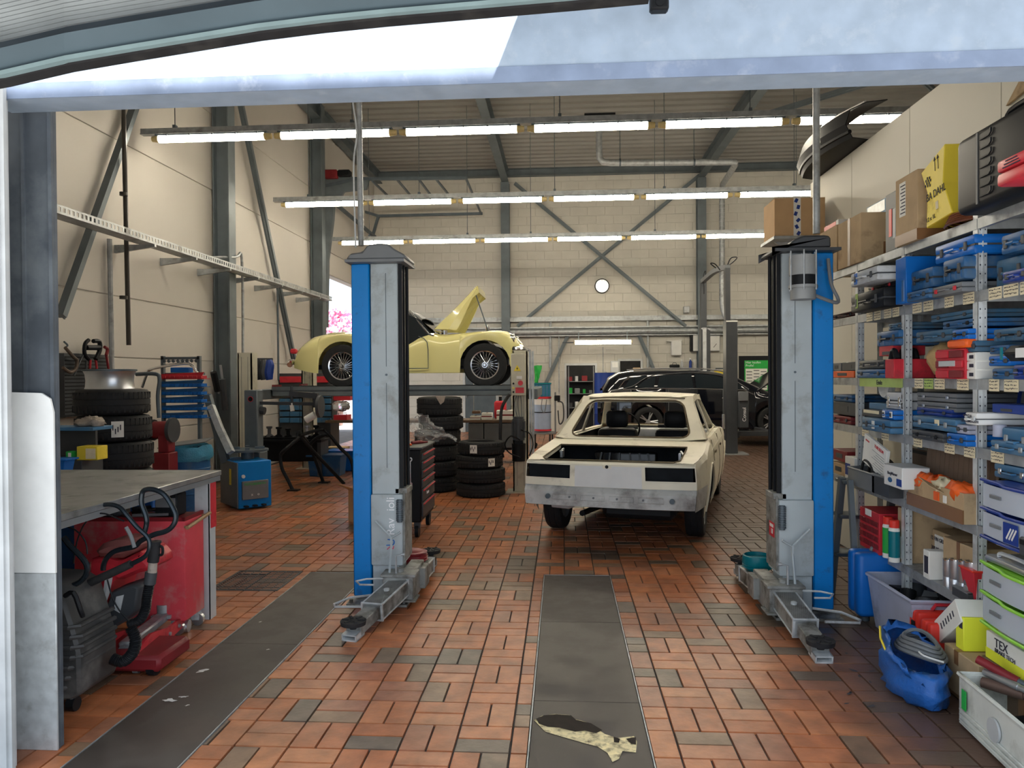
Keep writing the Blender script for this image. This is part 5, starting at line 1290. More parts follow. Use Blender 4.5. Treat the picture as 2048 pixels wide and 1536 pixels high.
# store shelving seen in the doorway
t=thing('store_rack','dark store rack full of parts seen through the open doorway','rack',(x0+W_/2,YB-0.32,0))
for z in(0.7,1.1,1.45):b=B();b.b2((-W_*.45,0,z),(W_*.45,0.28,z+0.02));b.o('shelf','mid_grey',t)
for x in(-W_*.45,W_*.45-.03):b=B();b.b2((x,0.0,0),(x+0.03,0.03,1.9));b.o('upright','mid_grey',t)
rr.seed(11)
for k in range(11):
 z=(0.72,1.12,1.47)[k%3];x=-W_*0.4+(k//3)*0.2+rr.uniform(0,0.03);s_=rr.uniform(0.09,0.16)
 b=B();
 if k%2:b.cyl((0,0,0),(0,0,s_*1.3),s_*0.42,n=12)
 else:b.b2((-s_/2,-s_/2,0),(s_/2,s_/2,s_),0.01)
 o=tag(b.o('stored_part',['dark_grey','green','red_dark','paper','mid_grey','light_grey'][k%6]),['dark grey','green','dark red','white','mid grey','pale grey'][k%6]+(' tin' if k%2 else ' block')+' on the '+['lowest','middle','upper'][k%3]+' rack shelf in the doorway, '+('right side' if k>5 else 'left side'),'part','parts on the rack in the doorway');o.location=(x0+W_/2+x,YB-0.2,z+0.001)
x0,W_,zt_=doorway(2,1240,1281,722,1.35,'window_1')
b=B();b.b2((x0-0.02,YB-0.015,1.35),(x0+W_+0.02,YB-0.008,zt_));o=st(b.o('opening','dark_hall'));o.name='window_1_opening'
for k,(f0,f1,h,m)in enumerate(((0.03,0.3,0.28,'card_dark'),(0.32,0.6,0.22,'wood'),(0.62,0.95,0.5,'card'))):
 t=thing('stored_carton','brown carton in the small wall hatch, %s'%['leftmost','middle one','rightmost and tallest'][k],'box',(x0+W_*(f0+f1)/2,YB-0.1,1.35),0,'cartons in the wall hatch')
 b=B();w2=W_*(f1-f0)/2;b.b2((-w2,-0.06,0),(w2,0.06,h),0.003);b.o('carton',m,t);b=B();b.b2((-w2,-0.062,h*.4),(w2,-0.06,h*.55));b.o('packing_tape','tape',t)
# meter box, barrels, trolley
t,w_,h=carton('meter_box','grey electric meter box on the back wall beside the hatch','meter box',1222,1238,722,745,YB-0.16,0.15,'light_grey')
b=B();b.b2((-w_*.35,-0.006,h*.45),(w_*.35,0,h*.9));b.o('window','white',t)
a=onY(1211,746,20.6);t=thing('steel_drum','dark blue steel drum between the doorway and the black estate','drum',(a.x,20.9,0));b=B();b.lathe([(0,0),(0.29,0.0),(0.29,a.z*.33),(0.30,a.z*.34),(0.29,a.z*.35),(0.29,a.z*0.66),(0.30,a.z*.67),(0.29,a.z*.68),(0.29,a.z),(0.3,a.z+0.01),(0.28,a.z),(0,a.z-.02)],n=24);b.o('barrel','blue_deep',t);b=B();b.cyl((0,-.15,a.z-.02),(0,-.15,a.z+0.03),0.04);b.o('bung','galv',t)
def drum_cart():
 Y=17.0;a,c=onY(1068,797,Y),onY(1098,880,Y)
 t=thing('drum_trolley','blue and white oil drum with red bands on a small wheeled cart','oil drum trolley',(onY(1085,800,Y).x,Y,0));r_=0.19
 b=B();z0,z1=onY(1085,862,Y).z,onY(1085,794,Y).z;b.lathe([(0,z0),(r_,z0),(r_,z1),(0,z1)],n=24);d=b.o('drum',mat('drum blue white',(0.32,0.40,0.55),0.4),t)
 b=B();b.cyl((0,0,z1-0.17),(0,0,z1-0.0),r_+0.002,n=24);b.o('white_band','white',d)
 for z in(z1-0.015,z0+0.03):b=B();b.lathe([(r_,z-0.02),(r_+0.012,z-0.02),(r_+0.012,z+0.02),(r_,z+0.02)],n=24,closed=True);b.o('red_band','red',d)
 b=B();b.lathe([(r_,z0+.42),(r_+0.006,z0+.42),(r_+0.006,z0+.44),(r_,z0+.44)],n=24,closed=True);b.o('belt','black',d)
 b=B();b.b2((-0.25,-0.22,z0-0.06),(0.30,0.22,z0-0.02),0.005);b.o('cart_deck','mid_grey',t)
 b=B();b.tube([(0.29,-0.2,z0-0.04),(0.29,-0.2,z1+0.1),(0.29,0.2,z1+0.1),(0.29,0.2,z0-0.04)],0.018,6);b.o('cart_handle','mid_grey',t)
 for x in(-0.18,0.22):
  for y in(-0.18,0.18):b=B();b.cyl((x,y-0.015,0.055),(x,y+0.015,0.055),0.055,n=14);b.b2((x-0.015,y-0.02,0.06),(x+0.015,y+0.02,z0-0.06));b.o('caster_wheel','black',t)
 b=B();b.tube([(0.0,-r_-0.01,z1-0.02),(-0.02,-r_-0.02,z1-0.25),(0.05,-r_-0.02,z1-0.33),(0.1,-r_-0.0,z1-0.05)],0.008,6,smooth=5);b.o('hose','mid_grey',t)
 b=B();b.tube([(0.34,-0.1,z1-0.1),(0.46,-0.12,z1-0.15),(0.47,-0.12,z1-0.5),(0.38,-0.1,z1-0.6),(0.35,-0.1,z1-0.3)],0.016,6,smooth=5);b.o('suction_hose','dark_grey',t)
 b=B();b.b2((0.27,-0.26,z1-0.08),(0.40,-0.1,z1+0.04),0.01);b.o('pump_head','black',t)
 return t,z1
dc,dz1=drum_cart()
a=onY(1068,796,17.4);t,w_,h=carton('blue_crate','teal blue crate standing behind and above the white oil drum','crate',1067,1101,766,797,17.4,0.4,'blue_steel')
b=B();b.b2((-w_/2-0.02,-0.02,h-0.03),(w_/2+0.02,0.42,h),0.005);b.o('rim','teal',t)
for k in range(5):b=B();x=-w_/2+w_*(k+.5)/5;b.b2((x-0.01,-0.012,0.02),(x+0.01,0,h-0.04));b.o('rib','teal',t)
t.location.z=h and t.location.z
b=B();b.b2((-w_/2,0.05,0),(-w_/2+.04,0.35,t.location.z));b.b2((w_/2-.04,0.05,0),(w_/2,0.35,t.location.z));o=b.o('stand','dark_grey',t,split=True)
for ch in t.children:
 if ch.name.startswith('stand'):ch.location.z=-t.location.z
q0,q1=onY(1068,732,YB-0.14),onY(1078,768,YB-0.14)
b=B();rows=[[onY(x,y,YB-0.13-0.03*((i+j)%2))for j,x in enumerate(xs)]for i,(y,xs)in enumerate(((731,(1067,1072,1078,1084)),(742,(1069,1073,1078,1082)),(755,(1070,1074,1077,1079)),(768,(1070,1073,1075,1076))))];b.grid(refine(rows,0.02));tag(b.o('green_bag','green',thick=0.01),'bright green plastic bag hanging on the back wall','bag')
# clock
a=onY(1204,572,YB-0.06);t=thing('wall_clock','round steel wall clock high on the back wall between the braces','clock',a);r_=0.21
b=B();b.lathe([(0,-0.02),(r_*0.9,-0.02),(r_*0.93,-0.045),(r_,-0.04),(r_,0.055),(0,0.055)],ax='y',n=32);b.o('case','black',t);b=B();b.cyl((0,-0.022,0),(0,-0.026,0),r_*0.88,n=32);b.o('dial','alu',t)
b=B();b.box((-0.05,-0.03,0.0),(0.13,0.004,0.012),(0,0.1,0));b.o('hour_hand','white',t);b=B();b.box((0.07,-0.034,0.0),(0.16,0.004,0.008),(0,-0.15,0));b.o('minute_hand','white',t)
for k in range(12):a_=k*math.pi/6;b=B();b.box((r_*.75*math.cos(a_),-0.028,r_*.75*math.sin(a_)),(0.03,0.003,0.008),(0,-a_,0));b.o('hour_mark','black',t)
# ducts
b=B();Yd=17.6
b.tube([onY(1198,225,17.6),onY(1198,300,Yd),onY(1199,316,Yd),onY(1206,324,Yd),onY(1220,326,Yd),onY(1455,324,Yd),onY(1470,324,Yd),onY(1470,330,18.0),onY(1446,368,21.0),onY(1444,380,21.3),onY(1444,600,21.3),onY(1446,620,21.3),onY(1455,650,21.2),onY(1457,690,21.2)],[0.075]*12+[0.05,0.05],14)
dct=tag(b.o('exhaust_duct','galv'),'silver spiral air duct hung under the roof and down the back wall','duct')
for k in range(46):
 p=onY(1444,400+k*4.4,21.3);b=B();b.lathe([(0.076,-0.006),(0.082,0),(0.076,0.006)],(p.x,21.3,p.z));
 if k%2==0:b.o('seam_ring','galv_bright',dct)
 else:b.bm.free()
for px in(1240,1388):
 p=onY(px,325,Yd);b=B();b.cyl((p.x,Yd,p.z+0.08),(p.x,Yd,ZC),0.01,n=5);b.lathe([(0.08,-0.02),(0.09,-0.02),(0.09,0.02),(0.08,0.02)],(p.x,Yd,p.z),'x',16,closed=True);b.o('duct_hanger','galv_dark',dct)
p=onY(1198,230,17.6);b=B();b.b2((p.x-0.35,17.2,ZC-0.06),(p.x+0.35,17.6,ZC-0.005));tag(b.o('roof_vent','black'),'black rectangular vent in the roof above the duct','vent')
# wall board, towel box, shelf, poster
t,w_,h=carton('wall_display','white dial board on the back wall between the dark lift posts','display board',1417,1440,671,702,YB-.13,0.12,'light_grey')
b=B();b.b2((-w_*.45,-0.004,h*.06),(w_*.45,0,h*.94));b.o('dial_face','white',t);b=B();b.box((0.02,-0.008,h*.35),(0.14,0.004,0.012),(0,-0.9,0));b.o('pointer','black',t)
t,w_,h=carton('wall_cabinet','dark and white test cabinet on the back wall left of the lift post','cabinet',1386,1404,670,702,YB-.16,0.15,'white')
b=B();b.b2((-w_/2-0.07,-0.01,0),(-w_/2,0.15,h));b.o('side_panel','black',t)
t,w_,h=carton('towel_dispenser','white towel dispenser on the back wall above the small shelf','dispenser',1343,1364,681,711,YB-.17,0.16,'white',bev=0.02)
b=B();b.prism([(-w_/2-0.15,h*0.97),(w_/2,h+0.02),(w_/2,h),(-w_/2,h*.93)],'y',0,0.14);b.o('lid','white',t);
t,w_,h=carton('wall_shelf','small dark wall shelf under the white towel dispenser','shelf',1340,1390,736,740,YB-.31,0.3,'dark_grey')
zsf=t.location.z+h
for(px,w2,h2,m,nm,lab,cat)in((1349,0.28,0.1,'black','tool_bag','black tool bag on the small wall shelf','bag'),(1364,0.08,0.24,'light_grey','spray_bottle','pale spray bottle standing on the small wall shelf','bottle'),(1381,0.08,0.28,'blue_deep','soap_bottle','dark bottle with white cap on the small wall shelf','bottle')):
 p=onY(px,738,YB-.16);t=thing(nm,lab,cat,(p.x,YB-.16,zsf));b=B()
 if cat=='bag':b.b2((-w2/2,-0.08,0),(w2/2,0.08,h2),0.03,seg=2);b.o('bag_body',m,t);b=B();b.tube([(-.06,0,h2),(-.04,0,h2+.05),(.04,0,h2+.05),(.06,0,h2)],.008);b.o('handle','dark_grey',t)
 else:b.lathe([(0,0),(w2/2,0),(w2/2,h2*.65),(w2*.2,h2*.78),(w2*.2,h2*.85),(0,h2*.85)],n=14);b.o('bottle_body',m,t);b=B();b.cyl((0,0,h2*.85),(0,0,h2),w2*.25);b.b2((-0.04,-.01,h2*.93),(0,.01,h2));b.o('cap','white',t)
t,w_,h=carton('notice_sheet','white notice sheet on the back wall right of the towel dispenser','notice',1387,1400,719,740,YB-0.03,0.01,'paper')
t=thing('advert_board','dark board with a green tyre poster and price slips','poster',onY(1478,712,20.6));a,c=onY(1478,712,20.6),onY(1560,790,20.6);W_,h=c.x-a.x,a.z-c.z
b=B();b.b2((0,0,-a.z),(W_,0.05,0),0.003);b.o('board','black',t)
e,f=onY(1489,721,20.59),onY(1530,735,20.59);b=B();b.b2((e.x-a.x,-0.006,f.z-a.z-0.62),(e.x-a.x+0.62,0,e.z-a.z));b.o('poster_sheet','green',t)
text('Hier kaufen\nProfis!','white_ink',t,(e.x-a.x+0.03,-0.008,(e.z+f.z)/2-a.z),FX,0.085,align='LEFT')
b=B();b.b2((e.x-a.x+0.03,-0.009,f.z-a.z-0.60),(e.x-a.x+0.6,-0.006,f.z-a.z-0.03));b.o('slip_panel','paper',t)
rr.seed(5)
for i in range(3):
 for k in range(6):b=B();x=e.x-a.x+0.05+i*0.19;z=f.z-a.z-0.12-k*0.085+(0.03 if i==1 else 0);b.b2((x,-0.012,z),(x+0.15,-0.009,z+0.02));b.o('slip_line','dark_grey',t)
t,w_,h=carton('orange_bin','ochre bin standing at the back wall left of the lift column','bin',1433,1452,741,760,20.5,0.3,'yellow',zb=0.0)
bar('wall_tube',onY(1431,737,21.3),onY(1452,737,21.3),0.02,'galv_dark');
b=B();q=onX(1340,600,0)if False else onY(1373,620,YB-0.15);b.b2((q.x-0.08,YB-0.2,q.z-0.08),(q.x+0.08,YB-0.05,q.z+0.1),0.01);tag(b.o('security_box','light_grey'),'small grey box on the back wall by the right column foot','junction box')
# =============== LEFT SIDE ===============
# steel table
tc=onZ(443,940,1.0);TX,TY=tc.x,tc.y
t=thing('steel_table','scratched steel work table in the left foreground over the red cabinet','table',(TX,TY,0))
b=B();b.b2((-2.1,-1.85,0.965),(0,0,1.0),0.004);b.o('tabletop','bench_top',t)
b=B();b.b2((-2.1,-1.85,0.93),(0.0,-1.8,0.964));b.b2((-0.05,-1.85,0.93),(-0.004,-0.01,0.964));b.b2((-2.1,-0.06,0.93),(-0.06,-0.01,0.964));b.o('frame','mid_grey',t,split=True)
for(x,y)in((-0.115,-0.16),(-2.0,-0.16),(-2.0,-1.8)):
 b=B();b.b2((x,y,0),(x+0.1,y+0.006,0.93));b.b2((x+0.094,y,0),(x+0.1,y+0.09,0.93));b.o('leg','light_grey',t,smooth=False)
b=B();b.b2((-0.02,-0.14,0.62),(-0.012,-0.06,0.93));b.o('red_paint','red',t)
# red cabinet on casters
c=onZ(371.6,1242,0.1)
t=thing('red_cabinet','dented red steel cabinet on casters standing under the steel table','cabinet',(c.x,c.y,0),R(2))
b=B();b.b2((-0.72,0,0.1),(0,0.27,0.74),0.006,seg=2);b.o('body','red_cab',t)
b=B();b.b2((-0.71,0.01,0.742),(-0.01,0.26,0.75));b.b2((-0.72,0,0.735),(-0.7,0.27,0.76));b.b2((-0.02,0,0.735),(0.0,0.27,0.76));b.b2((-0.72,0.0,0.735),(0,0.012,0.76));b.o('top_rim','red_dark',t)
b=B();b.cyl((0.03,-0.03,0.70),(0.03,0.30,0.735),0.012);b.cyl((0.0,0.0,0.70),(0.03,0.0,0.70),0.008);b.cyl((0,.25,.73),(.03,.25,.73),.008);b.o('push_bar','wood',t)
for x,y in((-0.08,0.03),(-0.04,0.22),(-0.62,0.03),(-0.62,0.22)):
 b=B();b.cyl((x+0.02,y-0.015,0.042),(x+0.02,y+0.015,0.042),0.04,n=18);w_=b.o('caster_wheel','alu',t)
 b=B();b.b2((x-0.02,y-0.022,0.04),(x+0.03,y-0.017,0.1));b.b2((x-0.02,y+0.017,0.04),(x+0.03,y+0.022,0.1));b.cyl((x,y,.08),(x,y,.1),.03);b.o('caster_fork','galv_bright',w_,split=True)
for k,(x,m,sz,nm,lab)in enumerate(((-0.55,'dark_grey',(0.16,0.14,0.12),'battery_charger','dark box with cables on top of the red cabinet'),(-0.16,'black',(0.15,0.13,0.15),'black_case','small black case on top of the red cabinet near the table leg'))):
 u_=thing(nm,lab,'box',(c.x+x,c.y+0.13,0.752));b=B();b.b2((-sz[0]/2,-sz[1]/2,0),(sz[0]/2,sz[1]/2,sz[2]),0.01);b.o('case',m,u_);b=B();b.b2((-sz[0]/2+.01,-sz[1]/2-.004,sz[2]*.4),(sz[0]/2-.01,-sz[1]/2,sz[2]*.8));b.o('front_plate','mid_grey',u_)
b=B();b.tube([(c.x-0.4,c.y+0.1,0.775),(c.x-0.3,c.y+0.06,0.79),(c.x-0.28,c.y+0.2,0.775),(c.x-0.42,c.y+0.2,0.775),(c.x-.38,c.y+.08,.80),(c.x-.3,c.y+.14,.80)],0.012,6,smooth=6);tag(b.o('cable_bundle','black'),'bundle of black cable lying on the red cabinet','cable')
b=B();q=c+Vector((-.25,.1,0));b.box((c.x-0.25,c.y+0.05,0.768),(0.22,0.03,0.016),(0,0,0.2));tag(b.o('steel_strip','alu'),'bare steel strip lying across the red cabinet top','metal strip')
# blue crate behind the red cabinet under the table
t=thing('blue_crate','blue plastic crate stored under the steel table behind the red cabinet','crate',(c.x-0.75,5.02,0.0));
b=B();b.b2((-0.45,0,0),(0.3,0.3,0.86),0.01);b.o('body','blue_bright',t);b=B();b.b2((-0.47,-0.015,0.83),(0.32,0.31,0.87),0.004);b.o('rim','blue',t)
# extraction unit: red hood, panel, hoses, loop handles
Ye=4.0
def E3(pts,Y):return[onY(100+x/2.743,940+y/2.743,Y)for x,y in pts]
def E4(pts,Y):return[onY(130+x/5.909,1000+y/5.909,Y)for x,y in pts]
p=onY(230,1200,Ye)
t=thing('engine_hoist_trolley','red wheeled workshop machine with black hose and bent tube handles','machine',(p.x,Ye,0))
def lo(v):return[q-Vector((p.x,Ye,0))for q in v]
MT['handle_black']=mat('handle black',(.03,.04,.05),.22,.6)
S=lo(E4([(270,720),(300,700),(480,700),(620,740),(860,620),(905,640),(940,700),(1000,760),(980,850),(900,850),(640,960),(560,930),(480,1200),(400,1450),(260,1450),(265,1000)],Ye))
b=B();b.prism([(q.x,q.z)for q in S],'y',0.0,0.28,0.02);b.o('hood','red',t)
S=lo(E4([(290,690),(330,560),(480,500),(620,490),(760,520),(800,590),(700,700),(560,720),(470,700)],Ye));b=B();b.prism([(q.x,q.z)for q in S],'y',0.02,0.26,0.03);b.o('hood_top',mat('dusty red',(0.30,0.10,0.09),0.7,0,0.2,9),t)
S=lo(E4([(620,1040),(860,960),(940,1000),(900,1290),(700,1450),(560,1500),(480,1460)],Ye));b=B();b.prism([(q.x,q.z)for q in S],'y',-0.06,0.1,0.012);b.o('battery_box','dark_grey',t)
S=lo(E4([(690,1100),(775,1080),(730,1290),(660,1250)],Ye));b=B();b.prism([(q.x,q.z)for q in S],'y',-0.068,-0.062);b.o('data_label','light_grey',t)
S=lo(E4([(600,880),(640,880),(610,1050),(440,1536),(410,1536),(570,1100)],Ye));b=B();b.prism([(q.x,q.z)for q in S],'y',-0.1,-0.06);b.o('side_strut','light_grey',t)
hg=lo(E4([(940,380),(965,280),(955,180),(910,60),(905,-30),(930,-110),(1040,-125),(1180,-60),(1290,120),(1310,220),(1270,310),(1190,370),(1050,410),(900,480),(820,550),(600,600),(500,680),(460,760),(450,830)],Ye-0.15));b=B();b.tube(hg,0.014,8,smooth=4);b.o('loop_handle','handle_black',t)
hg=lo(E4([(0,230),(200,150),(400,70),(540,55),(650,90),(740,190),(850,320),(960,420),(1000,500),(990,600),(930,680),(780,760)],Ye-0.25));b=B();b.tube(hg,0.012,8,smooth=4);b.o('loop_handle','handle_black',t)
hg=lo(E4([(780,755),(600,840),(400,930),(210,1020)],Ye-0.25));b=B();b.tube(hg,0.021,10,smooth=4);b.o('hand_grip','rubber',t)
hg=lo(E4([(-20,440),(60,540),(200,680),(260,780),(250,880),(170,970),(0,1050)],Ye-0.35));b=B();b.tube(hg,0.014,8,smooth=4);b.o('loop_handle','handle_black',t)
hg=lo(E4([(720,320),(780,430),(820,560)],Ye-0.25));b=B();b.tube(hg,0.010,8,smooth=3);b.o('brake_lever','mid_grey',t)
hg=lo(E4([(100,750),(140,500),(220,300),(340,180),(460,160),(600,210),(700,250)],Ye-0.28));b=B();b.tube(hg,0.004,6,smooth=4);b.o('bowden_cable','black',t)
hg=lo(E4([(0,310),(130,360),(240,490),(265,640)],Ye-0.3));b=B();b.tube(hg,0.004,6,smooth=4);b.o('bowden_cable','black',t)
hg=lo(E4([(500,940),(560,1150),(640,1300),(760,1440)],Ye-0.13));b=B();b.tube(hg,0.004,6,smooth=4);b.o('bowden_cable','black',t)
hg=lo(E4([(1060,510),(1050,660),(1040,730)],Ye-0.12));b=B();b.tube(hg,0.03,14);b.cyl(hg[0],hg[0]+Vector((0,0,.01)),.034);ps=b.o('suction_pipe','rubber',t)
hg=lo(E4([(1040,725),(1030,860)],Ye-0.12));b=B();b.tube(hg,0.024,12);b.o('pipe_band','cloth',t)
hg=lo(E4([(1020,850),(1000,990)],Ye-0.12));b=B();b.tube(hg,0.031,14);b.o('pipe_cuff','dark_grey',t)
b=B();hg=lo(E4([(1100,540),(1150,560),(1150,640),(1100,650)],Ye-.12));b.tube(hg,0.008,6,smooth=4);b.o('pipe_hook','black',t)
def corr(path,r_,n=6):
 P=[Vector(q)for q in path];b=B();Q=[]
 for i in range(len(P)-1):
  for k in range(n):Q.append(P[i].lerp(P[i+1],k/n))
 Q.append(P[-1]);R_=[r_*(1.0 if i%2 else 0.8)for i in range(len(Q))];b.tube(Q,R_,12);return b
def cr_path(pts,k=4):
 P=[Vector(q)for q in pts];Q=[]
 for i in range(len(P)-1):
  a,b_,c_,d=P[max(i-1,0)],P[i],P[i+1],P[min(i+2,len(P)-1)]
  for j in range(k):
   u_=j/k;Q.append(0.5*((2*b_)+(c_-a)*u_+(2*a-5*b_+4*c_-d)*u_*u_+(3*b_-a-3*c_+d)*u_**3))
 Q.append(P[-1]);return Q
corr(cr_path(lo(E4([(1000,990),(970,1150),(950,1300),(880,1420),(760,1470)],Ye-0.12))),0.027,4).o('corrugated_hose','black',t)
corr(cr_path(lo(E3([(440,860),(470,930),(455,1000),(400,1050),(340,1035)],Ye-0.3))),0.03,4).o('corrugated_hose','black',t)
b=B();b.b2((-0.2,-0.05,0.03),(0.28,0.3,0.12),0.02);b.o('chassis','red_dark',t)
for x in(-0.15,0.22):b=B();b.cyl((x-.02,0.0,0.05),(x+.02,0.0,0.05),0.05);b.o('caster_wheel','black',t)
# trolley jack lying in front of the cabinet
j0,j1=onZ(232,1352,0.0),onZ(338,1262,0.0);d=(j1-j0);ang=math.atan2(d.y,d.x);L=d.length
t=thing('trolley_jack','low red trolley jack on the tiles in front of the red cabinet','trolley jack',j0,ang)
for s_ in(-1,1):
 b=B();b.prism([(0,0.03),(L,0.05),(L,0.11),(L*.6,0.12),(L*0.25,0.17),(0,0.14)],'y',s_*0.11-0.008,s_*0.11+0.008);b.o('side_plate','red',t)
 b=B();b.cyl((L-0.03,s_*0.12-0.02,0.04),(L-0.03,s_*0.12+0.02,0.04),0.04,n=18);b.o('front_wheel','alu',t)
 b=B();b.cyl((0.03,s_*0.1-0.015,0.032),(0.03,s_*0.1+0.015,0.032),0.03,n=14);b.o('rear_caster','galv',t)
b=B();b.b2((L*.15,-0.04,0.10),(L*0.95,0.04,0.15),0.01);b.cyl((L*.9,0,.13),(L*.9,0,.20),.045);b.b2((L*.82,-.06,.12),(L*.98,.06,.14));b.o('lifting_arm','galv',t)
b=B();b.cyl((L*.12,0,.1),(L*.5,0,.1),.035);b.o('hydraulic_cylinder','mid_grey',t)
for k in range(4):b=B();b.cyl((L*(.2+.2*k),-.118,.08),(L*(.2+.2*k),-.128,.08),.012,n=8);b.o('bolt','galv',t)
# dark ribbed waste bin
p=onZ(170,1430,0.0);Yv=3.52
sh_=[(100,1165),(150,1172),(178,1190),(200,1260),(212,1305),(214,1390),(198,1420),(160,1448),(100,1460)]
pts=[onY(x,y,Yv)for x,y in sh_];cx=-2.86
t=thing('waste_bin','dark ribbed plastic bin on a caster in the left foreground','bin',(cx,Yv,0))
b=B();P=[(pts[0].x-cx-0.4,pts[0].z)]+[(q.x-cx-.14,q.z)for q in pts[1:-1]]+[(pts[-1].x-cx-0.4,0.06)]
P=[(x,max(z,0.06))for x,z in P]
b.prism(P,'y',0.0,0.32,0.015);b.o('bin_body','bin_grey',t)
for k in range(7):
 z=0.12+k*0.05;
 xr=onY(211-(4-k)**2*1.2,1300,Yv).x-cx-.14
 b=B();b.tube([(-0.2,-0.008,z),(xr-0.03,-0.008,z+0.004),(xr+0.006,0.02,z+0.006),(xr+0.006,0.3,z+0.006)],0.012,6);b.o('rib','bin_grey',t)
b=B();q0,q1=onY(155,1190,Yv),onY(168,1215,Yv);b.tube([(q0.x-cx-.05,-0.02,q0.z),(q0.x-cx,-0.03,q0.z+.02),(q1.x-cx,-0.03,q1.z),(q1.x-cx,-0.01,q1.z-0.04)],0.012,6,smooth=3);b.o('bin_handle','black',t)
q=onZ(160,1452,0.0);b=B();b.cyl((q.x-cx-0.16,0.03,0.035),(q.x-cx-0.12,0.03,0.035),0.035,n=18);b.o('caster_wheel','black',t);b=B();b.cyl((q.x-cx-.14,0.03,0.04),(q.x-cx-.14,0.03,0.08),0.02);b.o('caster_fork','galv',t)
b=B();b.cyl((-.25,0.2,0.035),(-.21,0.2,0.035),0.035,n=18);b.cyl((-.23,.2,.04),(-.23,.2,.08),.02);b.o('caster_wheel','black',t)
# ---- tyres with a rim on top
p=onY(226,778,7.1)
labs=['bottom tyre of the left stack','tyre second from the floor in the left stack','tyre third from the floor in the left stack','tyre fourth from the floor in the left stack','tyre second from the top of the left stack, with a label','top tyre of the left stack, carrying a bare rim']
ztp=onY(226,779,6.75).z
hh=[0.24,0.25,0.25,0.265,0.245,0.245];sc=ztp/sum(hh)
stack(p.x,7.1,[(0.34,hh[k]*sc,(0.0,0.0,0.015,0.02,0.005,-0.01)[k],labs[k],R(-62)if k==4 else None)for k in range(6)],'tyres stacked by the left wall')
t=thing('wheel_rim','bare silver wheel rim lying on top of the left tyre stack','wheel rim',(p.x-0.03,7.1,ztp+0.002));r_=0.235
b=B();b.lathe([(r_*0.93,0),(r_*.95,0.0),(r_*0.92,0.02),(r_*0.9,0.08),(r_*0.93,0.14),(r_*0.97,0.16),(r_,0.175),(r_,0.19),(r_*.96,0.19),(r_*0.86,0.12),(r_*0.86,0.03)],n=40,closed=True);b.o('rim','alu',t)
b=B();b.lathe([(0.0,0.06),(r_*.86,0.07),(r_*.86,0.09),(0,0.08)],n=30);b.o('disc','alu',t)
b=B();b.lathe([(r_,0.172),(r_*1.04,0.174),(r_*1.04,0.19),(r_,0.192)],n=40,closed=True);b.o('flange','galv_dark',t)
# ---- low cabinet with junk beside the stack (behind the table)
Yc=6.05
a_,c_=onY(60,950,Yc),onY(200,950,Yc)
t=thing('junk_counter','dark low counter behind the steel table holding boxes and bins','counter',((a_.x+c_.x)/2-.08,Yc,0));W2=(c_.x-a_.x)/2-.13
zc1,zc2=onY(165,921,Yc).z,onY(165,855,Yc).z
b=B();b.b2((-W2,0,0),(W2+.05,0.3,zc1-0.002),0.005);b.o('counter_body','dark_grey',t)
b=B();b.b2((-W2,0.02,zc2-0.03),(W2+.14,0.3,zc2-0.0),0.003);b.o('upper_shelf','blue_steel',t)
b=B();b.b2((-W2,0.27,zc1),(W2,0.3,zc2-0.03));b.o('shelf_support','dark_grey',t)
b=B();q=onY(178,843,Yc+.15);b.ball((q.x,Yc+0.16,zc2+0.03),(0.26,0.18,0.10),n=16);b.noise(0.018,4)
for v in b.bm.verts:v.co.z=max(v.co.z,zc2+0.002)
tag(b.o('work_rag','cloth',ang=180),'crumpled beige rag on the blue shelf beside the left tyre stack','rag')
def ybox(px0,px1,py0,Y,dep,m,nm,lab,z,cat='box',m2='note'):
 a,c=onY(px0,py0,Y),onY(px1,py0,Y);t=thing(nm,lab,cat,((a.x+c.x)/2,Y,z));w_,h=(c.x-a.x)/2,a.z-z
 b=B();b.b2((-w_,0,0),(w_,dep,h),0.004);b.o('carton' if cat=='box' else 'body',m,t);b=B();b.b2((-w_*0.1,-0.003,h*0.1),(w_*0.85,0,h*0.85));b.o('box_label',m2,t);return t
ybox(153,194,893,Yc+0.02,0.15,'yellow','yellow_carton','yellow carton with beige label beside the left tyre stack',zc1)
ybox(131,143,903,Yc-0.0,0.08,'green','green_carton','small green and white carton left of the yellow carton',zc1,'box','white')
t_=thing('blue_bin','small blue storage bin in front of the green carton','bin',(onY(137,930,5.9).x-0.03,5.85,0));zb_=onY(137,943,5.9).z;zt2=onY(137,916,5.9).z
b=B();b.box((0,0,(zb_+zt2)/2),(0.12,0.12,zt2-zb_),None,0.005,(1.3,1.2));b.o('bin_body','blue_bright',t_);b=B();b.b2((-0.1,-0.085,zt2-0.01),(0.1,0.085,zt2+0.005),0.003);b.o('rim','blue_bright',t_);b=B();b.cyl((0,0,0),(0,0,zb_),0.03);b.b2((-.06,-.06,0),(.06,.06,.01));b.o('stand','black',t_)
